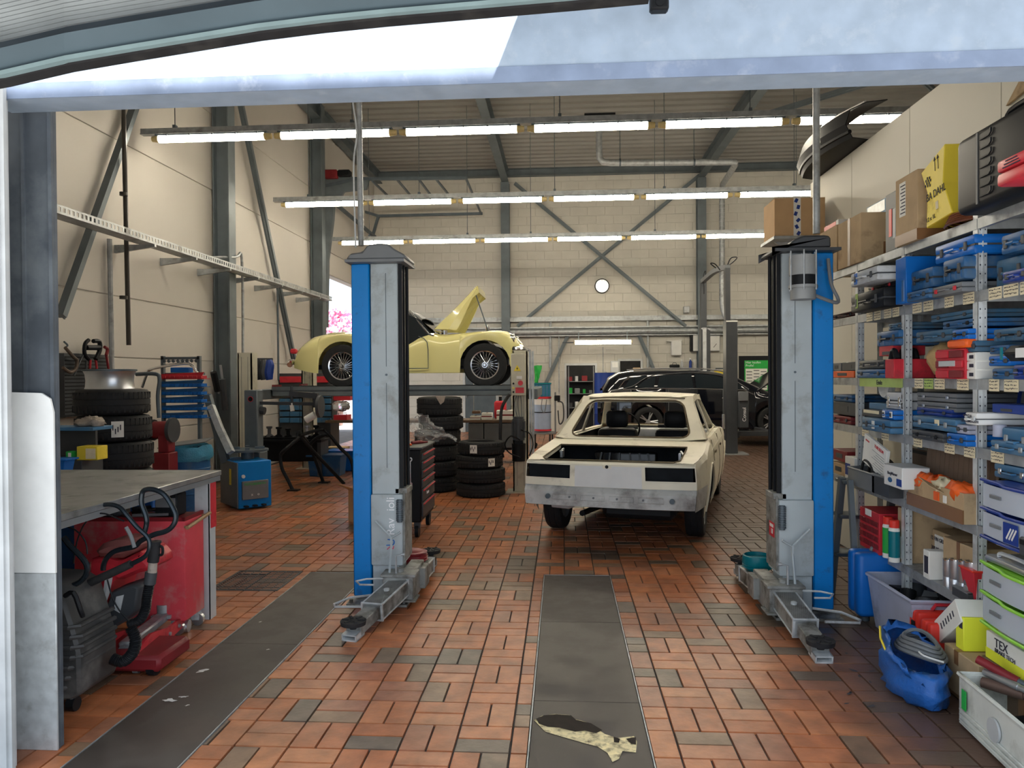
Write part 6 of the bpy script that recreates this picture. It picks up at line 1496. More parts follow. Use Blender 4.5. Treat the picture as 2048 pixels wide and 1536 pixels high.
# ---- wall tool boards and tools
def board(px0,px1,py0,py1,X,lab,m='dark_grey'):
 a,c=onX(px0,py0,X),onX(px1,py0,X);z1=a.z;z0=onX(px0,py1,X).z
 t=thing('tool_board',lab,'tool board',(X,(a.y+c.y)/2,z0));L2=(c.y-a.y)/2
 b=B();b.b2((-0.08,-L2,0),(0,L2,z1-z0),0.003);b.o('board',m,t)
 n=int((z1-z0)/0.04)
 for k in range(n):b=B();b.b2((0,-L2+0.01,0.01+k*0.04),(0.004,L2-0.01,0.022+k*0.04));b.o('slot_strip','black',t)
 return t
board(128,214,706,835,-5.38,'dark slotted tool board on the left wall behind the tyre stack')
board(452,474,719,840,-5.38,'dark tool board on the left wall beside the first big column')
def tool(nm,lab,parts,cat='tool',grp=None):
 t=None
 for(pn,pts,r_,m,Y)in parts:
  P=[onY(x,y,Y)if cat in('pipe',)else onX(x,y,XL+.16+r_)for x,y in pts]
  if t is None:o0=P[0];t=thing(nm,lab,cat,o0,0,grp)
  b=B();b.tube([q-o0 for q in P],r_,8,smooth=4 if len(P)>2 else 0);b.o(pn,m,t)
 return t
K=4.267
def c1(pts):return[(100+x/K,660+y/K)for x,y in pts]
g_='big tools hung on the left wall'
tool('pipe_pliers','large black pliers with red handles hung at the left wall',[('jaw',c1([(330,85),(300,120),(295,200),(330,250)]),0.022,'black',7.9),('jaw',c1([(370,95),(420,100),(425,170),(390,250)]),0.025,'black',7.9),('pivot',c1([(310,150),(420,150)]),0.03,'black',7.95),('handle',c1([(345,255),(340,330)]),0.013,'red',7.9),('handle',c1([(390,255),(400,330)]),0.013,'red',7.9)],'pliers',g_)
tool('c_clamp','brown iron screw clamp hung at the far left wall',[('clamp_frame',c1([(130,150),(200,230),(230,260),(220,330),(170,360),(110,320)]),0.018,mat('rusty iron',(0.12,0.09,0.07),0.7,0.3),7.6),('screw',c1([(120,100),(150,130),(130,150)]),0.01,'galv_dark',7.6)],'clamp',g_)
tool('long_lever','long thin black lever hung between clamp and big pliers',[('shaft',c1([(300,180),(260,260),(205,390)]),0.010,'dark_grey',7.8)],'lever',g_)
tool('red_wrench','red handled pipe wrench hung right of the big pliers',[('jaw',c1([(465,145),(490,165),(480,215)]),0.018,'red_dark',7.9),('handle',c1([(480,215),(500,335)]),0.014,'red_dark',7.9)],'wrench',g_)
tool('tyre_lever','straight black bar hung left of the bare wheel rim',[('shaft',c1([(310,260),(305,480)]),0.012,'dark_grey',7.4)],'lever',g_)
def c2(pts):return[(400+x/K,660+y/K)for x,y in pts]
tool('coil_spring_tool','black spring compressor hung on the second tool board',[('spring',c2([(115,360),(150,520)]),0.05,'black',10.4),('rod',c2([(100,350),(160,540)]),0.015,'galv',10.35)],'spring compressor',g_)
tool('shock_absorber','silver damper rod hung beside the spring compressor',[('rod',c2([(175,300),(190,420)]),0.02,'alu',10.3),('tube',c2([(190,420),(215,680)]),0.05,'dark_grey',10.3)],'damper',g_)
for k,(x,m)in enumerate(((500,'black'),(545,'dark_grey'),(590,'blue_deep'))):
 b=B();P=c2([(x,255),(x+5,300),(x-4,360),(x+3,425)]);b.tube([onY(a,c,10.9)for a,c in P],[0.04,0.07,0.075,0.05],8,smooth=3);tag(b.o('hanging_strap',m),['black strap bundle hung nearest the pale lift column','grey strap bundle hung between two others','dark blue strap bundle hung farthest from the lift column'][k],'strap','strap bundles on the left wall')
b=B();P=c2([(475,250),(620,250)]);b.tube([onY(a,c,11.0)for a,c in P],0.02,6);st(b.o('strap_rail','dark_grey'))
# bent tubes by the rack
tool('bent_tube','bent chrome tube arching from the tyre stack to the bin rack',[('tube',c1([(785,490),(830,370),(880,330),(1100,290),(1200,295),(1260,370)]),0.018,'chrome',8.88)],'pipe')
tool('bent_pipe','dark bent pipe running down the wall beside the bin rack',[('pipe',c1([(735,378),(900,375),(935,420),(920,560),(930,750)]),0.022,'galv_dark',8.2)],'pipe')
# ---- rack with blue bins
Yr=8.9
def bins():
 P0=onY(322,714,Yr);t=thing('bin_rack','green metal rack with sloping rows of blue bins and one red row','rack',(P0.x,Yr,0));xo=P0.x
 for px in(323.5,396):
  a=onY(px,712,Yr);b=B();b.b2((a.x-xo-0.015,0,0.0),(a.x-xo+0.02,0.05,a.z));b.o('upright','steel_blue',t)
 a,c=onY(323,714,Yr),onY(398,718,Yr);b=B();b.b2((0,0,a.z-0.03),(c.x-xo,0.04,a.z));
 for k in range(8):b.box((0.03+k*(c.x-xo)/8.3,0.02,a.z-0.05),(0.03,0.03,0.03),(0,0.78,0))
 b.o('top_bar','steel_blue',t)
 rows=[(748,758,'red'),(763,774,'blue_bright'),(779,790,'blue_bright'),(795,805,'blue_bright'),(811,820,'blue_bright'),(826,836,'blue_bright')]
 x1=onY(412,760,Yr).x-xo
 for k,(ya,yb_,m)in enumerate(rows):
  z1,z0=onY(330,ya,Yr).z,onY(330,yb_,Yr).z;sl=0.02
  b=B();b.prism([(0.03,z0),(0.20,z0-0.0),(x1-0.03,z1-0.03),(x1,z1+sl),(0.20,z1+0.005),(0.03,z1)],'y',-0.05,-0.04);b.b2((0.03,-0.05,z0-0.004),(x1,0.12,z0+0.004));tr=b.o('bin_row','red' if m=='red' else 'blue',t)
  for j in range(9):
   x=0.05+j*(x1-0.06)/9;b=B();b.b2((x,-0.09,z0+0.004),(x+(x1-.06)/9-0.006,0.06,z0+(z1-z0)*0.62),0.003);b.o('small_bin',m,tr)
 a,c=onY(344,735,Yr),onY(380,745,Yr);b=B();b.b2((a.x-xo,-0.04,c.z),(c.x-xo,0.08,a.z),0.004);b.o('loose_bin','blue_bright',t)
 b=B();b.b2((0.02,0.03,c.z-.03),(x1-.06,.1,c.z-.002));b.o('shelf_strip','steel_blue',t)
bins()
# barrel with bag
p=onY(372,884,8.6);t=thing('bin_barrel','dark blue barrel lined with a blue bag behind the steel table','barrel',(p.x,8.6,0));zt2=onY(372,900,8.35).z;r_=0.265
b=B();b.lathe([(0,0),(r_*.97,0),(r_,0.03),(r_,zt2*.35),(r_+.01,zt2*.36),(r_,zt2*.37),(r_,zt2*.7),(r_+.01,zt2*.71),(r_,zt2*.72),(r_,zt2),(r_-.02,zt2),(r_-.02,.1),(0,.1)],n=32);b.o('barrel','blue',t)
b=B();rows=[]
r2.seed(8)
for k,(rr2,z)in enumerate(((r_-0.05,zt2-0.1),(r_-0.02,zt2+0.01),(r_+0.015,zt2+0.03),(r_+0.03,zt2-0.03),(r_+0.035,zt2-0.10),(r_+0.02,zt2-0.14))):
 rows.append([Vector(((rr2+r2.uniform(-.012,.012))*math.cos(2*math.pi*i/30),(rr2+r2.uniform(-.012,.012))*math.sin(2*math.pi*i/30),z+r2.uniform(-.015,.015)))for i in range(30)]);rows[-1].append(rows[-1][0].copy())
b.grid(rows);b.o('bin_bag','bag_blue',t,weld=True)
b=B();b.box((0,0,zt2+0.06),(0.55,0.3,0.012),(0.1,-0.12,0.1));b.o('lid','mid_grey',t)
# bench grinder like dark red machine
p=onY(333,860,8.2);t=thing('red_grinder','dark red grinding machine on a red stand beside the blue barrel','machine',(p.x,8.2,0));z=p.z
b=B();b.cyl((-0.14,0,z),(0.05,0,z),0.1);b.b2((-0.06,-0.08,z-0.25),(0.06,0.08,z-0.03),0.01);b.o('motor','red_dark',t);b=B();b.cyl((0.05,0,z),(0.09,0,z),0.14,n=24);b.o('grinding_wheel','dark_grey',t);b=B();b.cyl((-.2,0,z),(-.14,0,z),.12);b.o('wheel_guard','black',t)
b=B();b.b2((-0.12,-0.1,0),(0.08,0.1,z-0.25),0.01);b.o('stand','red_dark',t)
# ---- tyre changer
c0=onZ(477,1022,0.0)
t=thing('tyre_changer','tyre changer with blue base and grey column left of the tubular frame','tyre changer',(c0.x,c0.y,0));hb=0.60;wd=0.42
b=B();b.b2((0,0,0.02),(wd,0.62,hb),0.01);bs=b.o('base','lift_blue',t);bs.rotation_euler=(0,0,R(43))
b=B();b.b2((-0.016,0.0,0.03),(-0.0,0.62,hb-0.01),0.004);b.o('side_panel','steel_blue',bs)
b=B();b.b2((-0.022,0.2,0.3),(-0.017,0.26,0.5));b.o('warning_sticker','yellow',bs)
b=B();b.b2((0.04,-0.03,0.13),(wd-0.05,0.0,0.36),0.006);fp=b.o('front_panel','mid_grey',bs)
text('FOTOBEARTH','green',bs,(0.2,-0.032,0.32),FX,0.042)
for x in(0.16,0.24):text('x' if x<.2 else 'o','paper',bs,(x,-0.032,0.19),FX,0.05)
b=B();b.cyl((0.06,-0.0,0.42),(0.06,-0.02,0.42),0.022);b.o('knob','white',bs)
for x in(0.06,0.17,0.28):b=B();b.b2((x,-0.07,0.04),(x+0.05,0.0,0.06),0.005);b.o('pedal','black',bs)
tx,ty=-.06,.42
b=B();b.cyl((tx,ty,hb),(tx,ty,hb+0.1),0.08,n=20);b.cyl((tx,ty,hb+0.10),(tx,ty,hb+0.125),0.26,n=28)
for k in range(4):a=k*math.pi/2+.4;b.box((tx+.15*math.cos(a),ty+.15*math.sin(a),hb+.14),(.12,.05,.03),(0,0,a))
b.o('turntable','galv_dark',t)
p0,p1=onY(489,902,9.6),onY(514,780,9.6);x0,x1=p0.x-c0.x,p1.x-c0.x;yc=9.6-c0.y
b=B();b.b2((x0,yc,p0.z-.12),(x1,yc+.2,p1.z),0.01);b.b2((x0-.04,yc-.03,.02),(x1+.04,yc+.24,p0.z-.02),.01);cm=b.o('column','steel_blue',t)
xm=(x0+x1)/2;b=B();b.cyl((xm,yc-.004,p1.z-.12),(xm,yc-.001,p1.z-.12),0.035,n=20);b.o('badge','black',cm)
b=B();b.lathe([(0.03,-0.001),(0.036,-0.001),(0.036,0.001),(0.03,0.001)],(xm,yc-.005,p1.z-.12),'y',20,closed=True);b.o('badge_ring','red',cm)
def rel(px,py):q=onY(px,py,9.7);return(q.x-c0.x,yc+.1,q.z)
b=B();b.tube([rel(514,806),rel(634,808)],.03,4);b.tube([rel(580,787),rel(636,792)],.05,4);b.tube([rel(583,772),rel(584,806)],.018,8);b.tube([rel(628,785),rel(630,815)],.022,8);b.tube([rel(518,820),rel(530,822)],.05,8);b.o('swing_arm','dark_grey',t)
q=rel(640,813);b=B();b.cyl((q[0]-.02,q[1],q[2]),(q[0]+.02,q[1],q[2]),0.145,n=24);b.o('bead_disc','dark_grey',t)
b=B();b.tube([rel(612,840),rel(630,829)],.05,10);b.tube([rel(583,806),rel(585,822)],.03,4);b.o('press_roller','paper',t)
P=[onY(422,812,9.3),onY(440,858,9.2),onY(462,905,9.1)]
b=B();b.tube([q for q in P],0.055,4);o=b.o('x2','galv_bright');o.name='bead_breaker_arm';tag(o,'worn silver bead breaker arm leaning beside the tyre changer','machine arm')
b=B();P=[onY(415,790,9.4),onY(432,850,9.35),onY(452,925,9.3)];b.tube(P,0.06,4);q=tag(b.o('breaker_housing','steel_blue'),'grey slanting housing behind the silver bead breaker arm','machine housing')
# ---- tubular stand
t=thing('tubular_frame','black tubular stand with splayed legs in front of the far lift column','stand',(0,0,0))
for pts in([((800,1385),10.6),((750,1280),10.6),((700,1180),10.6),((690,1070),10.6),((740,1010),10.6),((850,920),10.8)],[((850,900),10.8),((1030,850),11.2),((1090,880),11.2),((1200,1010),11.3),((1290,1110),11.3),((1320,1300),11.3)],[((860,920),10.8),((1000,1070),11.0),((1230,1312),11.3)],[((850,880),10.9),((930,980),11.2),((1000,1150),11.3),((1060,1325),11.4)],[((1090,890),11.2),((1000,920),11.2),((930,985),11.2)]):
 b=B();b.tube([onY(400+x/K,660+y/K,Y)for(x,y),Y in pts],0.026,8,smooth=4);b.o('tube','black',t)
for(x,y,Y)in((800,1385,10.6),(1060,1325,11.4)):q=onY(400+x/K,660+y/K,Y);b=B();b.b2((q.x-0.08,q.y-0.06,max(0,q.z-.04)),(q.x+0.08,q.y+0.06,max(.02,q.z)));b.o('foot','black',t)
# ---- engine parts on a stand and blue tubs behind
q=onY(570,880,12.0);t=thing('parts_table','dark bench full of oily machine parts behind the tubular stand','bench',(q.x,12.0,0));b=B();b.b2((-0.6,0,q.z-0.04),(0.6,0.5,q.z),0.004);b.o('bench_top','black',t)
for x in(-0.55,0.55):b=B();b.b2((x-0.03,0.05,0),(x+0.03,0.45,q.z-0.04));b.o('leg','dark_grey',t)
b=B();b.b2((-.55,.1,.25),(.55,.45,.65),.02);b.o('lower_cabinet','black',t)
rr.seed(21)
for k in range(7):
 x=-0.5+k*0.16;h=rr.uniform(0.1,0.26);u_=thing('machine_part',['dark press spindle on the oily bench, leftmost','grey clamp block on the oily bench, second from left','oily gear housing on the bench, third from left','tallest dark part in the middle of the oily bench','dark cylinder on the oily bench, third from right','silver cylinder on the oily bench, second from right','dark block on the oily bench, rightmost'][k],'machine part',(q.x+x,12.2,q.z),0,'machine parts on the oily bench')
 b=B();b.lathe([(0,0),(0.06,0),(0.06,h*.3),(0.03,h*.4),(0.03,h*.8),(0.05,h*.85),(0.05,h),(0,h)],n=12);b.o('spindle',['dark_grey','mid_grey','black','black','dark_grey','alu','black'][k],u_);b=B();b.b2((-0.07,-0.05,0),(0.07,0.05,h*.25),0.01);b.o('foot','black',u_)
for k,(px,py,Yt,m,lab)in enumerate(((655,925,12.3,'blue','blue tub on the floor left of the lift column base'),(690,905,13.0,'blue_bright','bright blue tub behind the left lift post'))):
 q=onY(px,py,Yt);t=thing('storage_tub',lab,'tub',(q.x,Yt,0),0,'blue tubs on the floor');h=0.34;b=B();b.box((0,0,h/2),(0.5,0.34,h),None,0.01,(1.12,1.12));b.o('tub',m,t);b=B();b.box((0,0,h),(0.60,0.42,0.03),None,0.006);b.o('rim',m,t)
q=onY(675,905,13.2);ybox(650,690,895,13.2,0.3,'card','open_carton','brown carton with oil bottles behind the blue tub',0.0)
# glow of the doorway: a tree in blossom outside
t=thing('blossom_tree','pink blossoming tree standing outside the open side gate','tree',(onY(676,640,25).x,25.0,0));b=B();b.tube([(0,0,0),(0.05,0,0.9),(0,0,2.0),(0.2,0,3.4)],[0.14,0.11,0.09,0.03],8);b.tube([(0,0,1.3),(-0.7,0.1,2.3)],[.06,.02],6);b.tube([(0,0,1.4),(0.7,0.2,2.4)],[.06,.02],6);b.o('trunk','bark',t)
r2.seed(3);b=B()
for k in range(900):
 a,e,d_=r2.uniform(0,6.28),r2.uniform(-1.2,1.5),r2.uniform(0.4,1.0)**0.5
 c_=Vector((1.1*d_*math.cos(a)*math.cos(e),1.0*d_*math.sin(a)*math.cos(e),3.0+0.95*d_*math.sin(e)));s_=r2.uniform(0.04,0.09);n_=Vector((r2.uniform(-1,1),r2.uniform(-1,1),r2.uniform(-1,1))).normalized();u1_=n_.orthogonal().normalized();v1_=n_.cross(u1_)
 b.poly([c_+u1_*s_,c_+v1_*s_,c_-u1_*s_,c_-v1_*s_])
tag(b.o('blossom','blossom',t,smooth=False,rec=False),kind='stuff')
# stowed sectional gate tracks near the roof
t=thing('gate_track_frame','dark steel track frame of the side gate hung below the roof','gate track',(0,0,0))
for pts,Y1,Y2 in(([(652,372),(712,358),(935,356)],17.2,17.2),([(668,405),(757,432),(965,427)],20.8,20.8)):
 b=B();b.tube([onY(x,y,Y1)for x,y in pts],0.05,4);b.o('track','galv_dark',t)
for(x0_,y0_,x1_,y1_)in((745,362,778,394),(795,360,822,392),(838,359,862,391),(872,358,898,390),(932,357,962,427)):
 b=B();b.tube([onY(x0_,y0_,17.2),onY(x1_,y1_,19.2 if x1_<950 else 20.8)],0.03,4);b.o('cross_bar','galv_dark',t)
b=B();Q=[onY(x,y,17.3)for x,y in((643,400),(670,405),(668,440),(658,520),(656,655),(646,655))];b.prism([(q.x,q.z)for q in Q],'y',17.2,17.35);b.o('upright_track','steel_blue',t)
b=B();Q=[onY(x,y,17.3)for x,y in((642,345),(660,352),(740,358),(735,380),(690,385),(680,405),(643,402))];b.prism([(q.x,q.z)for q in Q],'y',17.2,17.3);b.o('shaft_plate','steel_blue',t)
b=B();b.tube([onY(668,405,17.3),onY(757,480,20.8)],0.05,4);b.tube([onY(757,432,20.8),onY(744,476,20.8)],0.05,4);b.o('curved_track','galv_dark',t,split=True)
b=B();q=onY(664,350,17.2);b.box(q,(0.3,0.25,0.2),None,0.02);b.o('gate_motor','red_dark',t);b=B();b.box(q+Vector((0.3,0,0.02)),(0.3,0.2,0.16),None,0.03);b.o('motor_body','black',t)
# =============== SHELVING ON THE RIGHT ===============
SX=2.12;SD=0.46;LV=[2.41,2.04,1.59,1.24,0.84,0.43];LH=0.028
PY=[3.22,3.99,4.81,5.55,6.24]
rack=thing('shelving_unit','long galvanised steel shelving unit along the right wall full of cases','shelving',(0,0,0))
for k,y in enumerate(PY):
 for x in(SX,SX+SD):
  top=2.46 if k<4 else 2.62
  b=B();s_=1 if x==SX else-1
  b.b2((x,y-0.002,0),(x+s_*0.045,y,top));b.b2((x,y-0.002,0),(x+s_*0.002,y+0.045,top));b.b2((x+s_*.02,y-.006,0),(x+s_*.026,y-.002,top));up_=b.o('upright','galv_bright',rack,smooth=False)
  if x==SX:
   b=B();z=0.08
   while z<top-0.05:
    b.b2((x+0.009,y-0.0035,z),(x+0.014,y-0.002,z+0.008));b.b2((x+0.034,y-0.0035,z),(x+0.038,y-0.002,z+0.008));z+=0.045
   tag(b.o('holes','ink',up_,smooth=False),kind='stuff')
shelf_objs={}
def make_shelf(bi,z,nm='shelf'):
 y0,y1=PY[bi]+0.003,PY[bi+1]-0.004
 b=B();b.b2((SX+0.004,y0,z+LH-0.006),(SX+SD-0.004,y1,z+LH-0.002));b.b2((SX-0.003,y0,z-LH),(SX+0.003,y1,z+LH-0.002));b.b2((SX+SD-.006,y0,z-LH),(SX+SD-.003,y1,z+LH-.002));b.b2((SX+0.003,y0,z-LH),(SX+0.02,y1,z-LH+0.002));b.b2((SX,y0,z-LH),(SX+SD,y0+0.002,z+LH-0.006))
 return b.o(nm,'galv',rack,smooth=False)
for bi in range(4):
 for li,z in enumerate(LV):
  if bi==3 and li==5:continue
  shelf_objs[(bi,li)]=make_shelf(bi,z)
def bay_of(y):
 for i in range(4):
  if PY[i]<=y<PY[i+1]:return i
 return 0
# paper notes on the shelf lips
rn=random.Random(9)
def note(px0,px1,li,m='note',dz=0.0,txt=None):
 X=SX-0.006;zc_=LV[li];y1,y0=onX(px0,700,X).y,onX(px1,700,X).y
 bi=bay_of((y0+y1)/2);b=B();h=0.033
 b.b2((X,y0,zc_-h-dz),(X+0.001,y1,zc_+h*0.8-dz));nf=len(b.bm.faces)
 if not txt:
  for r_ in range(3):
   y=y1-0.006;z=zc_+h*0.45-r_*h*0.5-dz
   while y>y0+0.01:
    w_=rn.uniform(0.003,0.009);b.box((X-0.0006,y-w_/2,z+rn.uniform(-.002,.002)),(0.0006,w_,rn.uniform(0.002,0.006)),(rn.uniform(-.6,.6),0,0));y-=w_+rn.uniform(0.002,0.006)
 o=b.o('paper_note',m,shelf_objs[(bi,li)],smooth=False);o.data.materials.append(MT['ink'])
 for p_ in o.data.polygons:p_.material_index=1 if p_.index>=nf else 0
 if txt:text(txt,'ink',shelf_objs[(bi,li)],(X-0.002,(y0+y1)/2,zc_-.004-dz),FL,0.045)
for a in((1733,1745,1),(1748,1761,1),(1768,1782,1),(1785,1798,1),(1825,1843,1),(1847,1866,1),(1889,1907,1),(1926,1948,1),(1977,2003,1),(2007,2036,1),(2040,2060,1),
          (1829,1846,2),(1869,1889,2),(1914,1937,2),(1978,1998,2),(2008,2037,2),(1724,1737,3),(1763,1777,3),(1827,1844,3),(1889,1909,3),(1928,1950,3),(1982,2008,3),(1993,2018,4),(1984,2006,5)):note(*a)
note(1719,1805,2,'lime_note',0,'Ende');note(1848,1866,2,'lime_note')
# placing goods: front-left face on the plane X = SX + inset, from the pixel span of that face
SUP=[];ZT=LV[0]+LH-0.002
FLOORZ=0.0
def settle(y0,y1,x0,z,tol=0.09,floor=False):
 best=None;cand=[LVz+LH-0.002 for LVz in LV]+[0.0]
 for c_ in cand:
  if abs(c_-z)<tol and(best is None or abs(c_-z)<abs(best-z)):best=c_
 for(a,c,t_)in SUP:
  if min(y1,c)-max(y0,a)>0.25*min(y1-y0,c-a)and abs(t_-z)<tol and(best is None or abs(t_-z)<abs(best-z)or t_>best):best=t_
 return z if best is None else best
def place(px0,px1,pyt,pyb,inset=0.02,dep=0.3,snap=True,zb=None):
 X=SX+inset;pm=(px0+px1)/2
 yf,yn=onX(px0,pyb,X).y,onX(px1,pyb,X).y;k_=bay_of((yf+yn)/2)
 if pyb>530:yf=min(yf,PY[k_+1]-.012);yn=max(yn,PY[k_]+.012)if yf>PY[k_]+.1 else yn
 z0=onX(pm,pyb,X).z;z1=onX(pm,pyt,X).z
 if zb is not None and(pyb<530 and zb>=ZT or min(abs(zb-q-LH)for q in LV)<.004):z0=zb
 else:
  c_=[q+LH-.002 for q in LV if q+LH<z0+.06]+[0.0];z0=max(z0,max(c_));z0=settle(yn,yf,X,z0,0.06)
 h=max(0.045,z1-z0);lim=[q-LH-.004 for q in LV if q>z0+.05]
 if lim:h=min(h,max(.03,min(lim)-z0))
 SUP.append((yn,yf,z0+h));return X,yn,yf,z0,h
CT={'n':0}
def toolcase(px0,px1,pyt,pyb,m,label,inset=0.0,dep=0.34,group='tool cases on the shelves',tilt=0.0,latch='dark_grey',handle=True,ribs=False,cat='tool case',nm='tool_case',zb=None,rz=0.0):
 X,yn,yf,z,h=place(px0,px1,pyt,pyb,inset,dep,zb=zb);w_=yf-yn
 t=thing(nm,label,cat,(X,(yn+yf)/2,z),0,group,rot=(0,0,rz))
 h*=0.97;hw_=w_/2*0.97
 b=B();b.b2((0,-hw_,0),(dep,hw_,h*0.47),min(0.014,h*.15),seg=2);b.o('lower_shell',m,t)
 b=B();b.b2((0,-hw_,h*0.5),(dep,hw_,h),min(0.014,h*.15),seg=2);b.o('lid',m,t)
 b=B();b.b2((0.006,-hw_+.006,h*.44),(dep-.006,hw_-.006,h*.53));b.o('seam','dark_grey',t)
 for s_ in(-1,1):
  b=B();b.b2((-0.007,s_*hw_*0.6-0.013,h*0.28),(0.002,s_*hw_*0.6+0.013,h*0.72),0.003);b.o('latch',latch,t)
 if handle:
  b=B();b.tube([(0.0,-hw_*0.26,h*0.46),(-0.02,-hw_*0.24,h*0.46),(-0.02,hw_*0.24,h*0.46),(0.0,hw_*0.26,h*0.46)],min(0.008,h*.08),6);b.o('handle',m if not ribs else 'black',t)
 if ribs:
  for k in range(4):b=B();y=-hw_*.8+k*hw_*.5;b.b2((-.003,y,h*.08),(.003,y+.008,h*.4));b.o('rib',m,t)
 return t,w_,h,dep
def gbox(px0,px1,pyt,pyb,m,nm,label,cat='box',inset=0.02,dep=0.3,lab=None,group=None,tape=False,zb=None,bev=0.004,rim=None,open_=False):
 X,yn,yf,z,h=place(px0,px1,pyt,pyb,inset,dep,zb=zb);hw_=(yf-yn)/2
 t=thing(nm,label,cat,(X,(yn+yf)/2,z),0,group)
 if open_:
  for lo_,hi_ in(((0,-hw_,0),(dep,hw_,0.006)),((0,-hw_,0.006),(0.006,hw_,h)),((dep-.006,-hw_,.006),(dep,hw_,h)),((.006,-hw_,.006),(dep-.006,-hw_+.006,h)),((.006,hw_-.006,.006),(dep-.006,hw_,h))):
   b=B();b.b2(lo_,hi_);b.o('side_wall',m,t,smooth=False)
 else:b=B();b.b2((0,-hw_,0),(dep,hw_,h),bev);b.o('carton' if cat=='box' else 'body',m,t)
 if rim:b=B();b.b2((-.008,-hw_-.006,h-.014),(dep+.008,hw_+.006,h+0.0))if not open_ else b.tube([(0,-hw_,h),(0,hw_,h),(dep,hw_,h),(dep,-hw_,h)],.008,6,closed=True);b.o('rim',rim,t)
 if lab:b=B();b.b2((-0.002,-hw_*lab[0],h*lab[1]),(0,hw_*lab[2],h*lab[3]));b.o('box_label',lab[4],t)
 if tape:
  b=B();b.b2((-0.0015,-hw_*0.10,0),(0,hw_*0.10,h));b.o('packing_tape','tape',t);b=B();b.b2((-.001,-hw_*.1,h),(dep,hw_*.1,h+.001));b.o('packing_tape','tape',t)
  b=B();b.b2((dep*.45,-hw_-.0015,0),(dep*.55,-hw_,h*.4));b.o('packing_tape','tape',t)
 return t,hw_,h,dep
# ---- top of the shelving
ZT=LV[0]+LH-0.002
gbox(1676,1722,437,520,'card','cardboard_box','worn tan cardboard box with brown tape on the shelving top, far end',inset=-0.02,dep=0.34,tape=True,zb=ZT)
gbox(1640,1674,458,500,'card','cardboard_box','small torn cardboard box at the far end of the shelving top',inset=0.0,dep=0.25,zb=ZT)
t,hw_,h,dp=gbox(1648,1672,448,460,'red_bright','red_packet','bright red packet behind the torn small box on the shelving top','packet',inset=0.08,dep=0.12,zb=ZT+0.16)
b=B();b.b2((0,-hw_-.05,-.02),(.14,-hw_,h));b.o('flap','white',t)
gbox(1733,1772,405,428,'blue_steel','tray_box','blue grey open tray lying on top of the tan taped box','tray',inset=0.15,dep=0.2,lab=(0.9,.5,.9,.95,'galv_bright'),zb=ZT+0.28)
t,hw_,h,dp=gbox(1771,1795,385,495,'dark_grey','product_box','dark printed box with a red stripe between two cardboard boxes',inset=0.0,dep=0.3,zb=ZT)
b=B();b.b2((-0.003,-hw_*0.1,h*0.25),(0,hw_*0.35,h*0.72));b.o('red_stripe','red_bright',t);b=B();b.b2((-0.003,-hw_*0.75,h*0.2),(0,-hw_*0.3,h*0.7));b.o('print','light_grey',t)
t,hw_,h,dp=gbox(1791,1835,350,485,'card','cardboard_box','tall cardboard box with a white shipping label beside the yellow carton',inset=-0.03,dep=0.34,zb=ZT,lab=(-0.05,.42,.6,.92,'paper'))
b=B();b.b2((-0.0035,-hw_,0),(-0.0005,hw_,h*0.16));b.b2((0,-hw_-0.002,0),(dp,-hw_+0.0,h*0.16));b.o('packing_tape','tape',t,split=True)
b=B()
for k in range(9):b.b2((-0.003,hw_*.02+0.005,h*(.46+.05*k)),(-0.002,hw_*(0.4 if k%2 else.5),h*(.475+.05*k)))
b.o('label_print','ink',t)['kind']='stuff'
# yellow carton
Yy=onX(1870,420,SX-.02).y
t=thing('oil_carton','yellow oil carton with chequered flags leaning beside the big black case','box',(SX-0.02,4.22,ZT),0,None,rot=(R(-6),0,0))
b=B();b.prism([(-0.02,0),(0.27,0),(0.24,0.20),(0.30,0.34),(0.02,0.40),(0.06,0.2)],'x',0.0,0.26,0.004);b.o('carton','yellow',t)
b=B()
text('BA DAHL','ink',t,(-0.002,0.14,0.165),FL,0.062,sx=0.85);text('12 x 1L','ink',t,(-0.002,0.21,0.04),FL,0.035)
for k in range(2):
 y=0.10+k*0.035;b=B();b.b2((-0.002,y-.002,0.29),(-0.0005,y+.002,0.355));b.prism([(y-.012,.35),(y+.012,.35),(y,.372)],'x',-.002,-.0005);b.o('arrow_mark','ink',t)
for k in range(12):i,j=k%4,k//4;
for i in range(5):
 for j in range(4):
  if(i+j)%2==0:b=B();b.box((-0.0015,0.20+i*0.013-j*0.004,0.23+j*0.014+i*.003),(0.001,0.013,0.014),(0.2,0,0));b.o('chequer','ink',t)
b=B();b.b2((-.002,.12,.07),(-.0005,.15,.115));b.o('box_label','note',t)
# coil of copper pipe
b=B()
for k in range(5):b.lathe([(0.17-k*.006,-.006),(0.178-k*.006,0),(0.17-k*.006,.006),(.162-k*.006,0)],(SX+0.13,4.2,ZT+0.012+k*0.013),'z',28,closed=True)
for v in b.bm.verts:v.co.y=4.2+(v.co.y-4.2)*1.25
o=tag(b.o('copper_coil','copper'),'flat coil of copper brake pipe under the yellow carton','pipe coil');o.location.y=-0.02
bpy.data.objects['oil_carton'].location.z=ZT+0.075
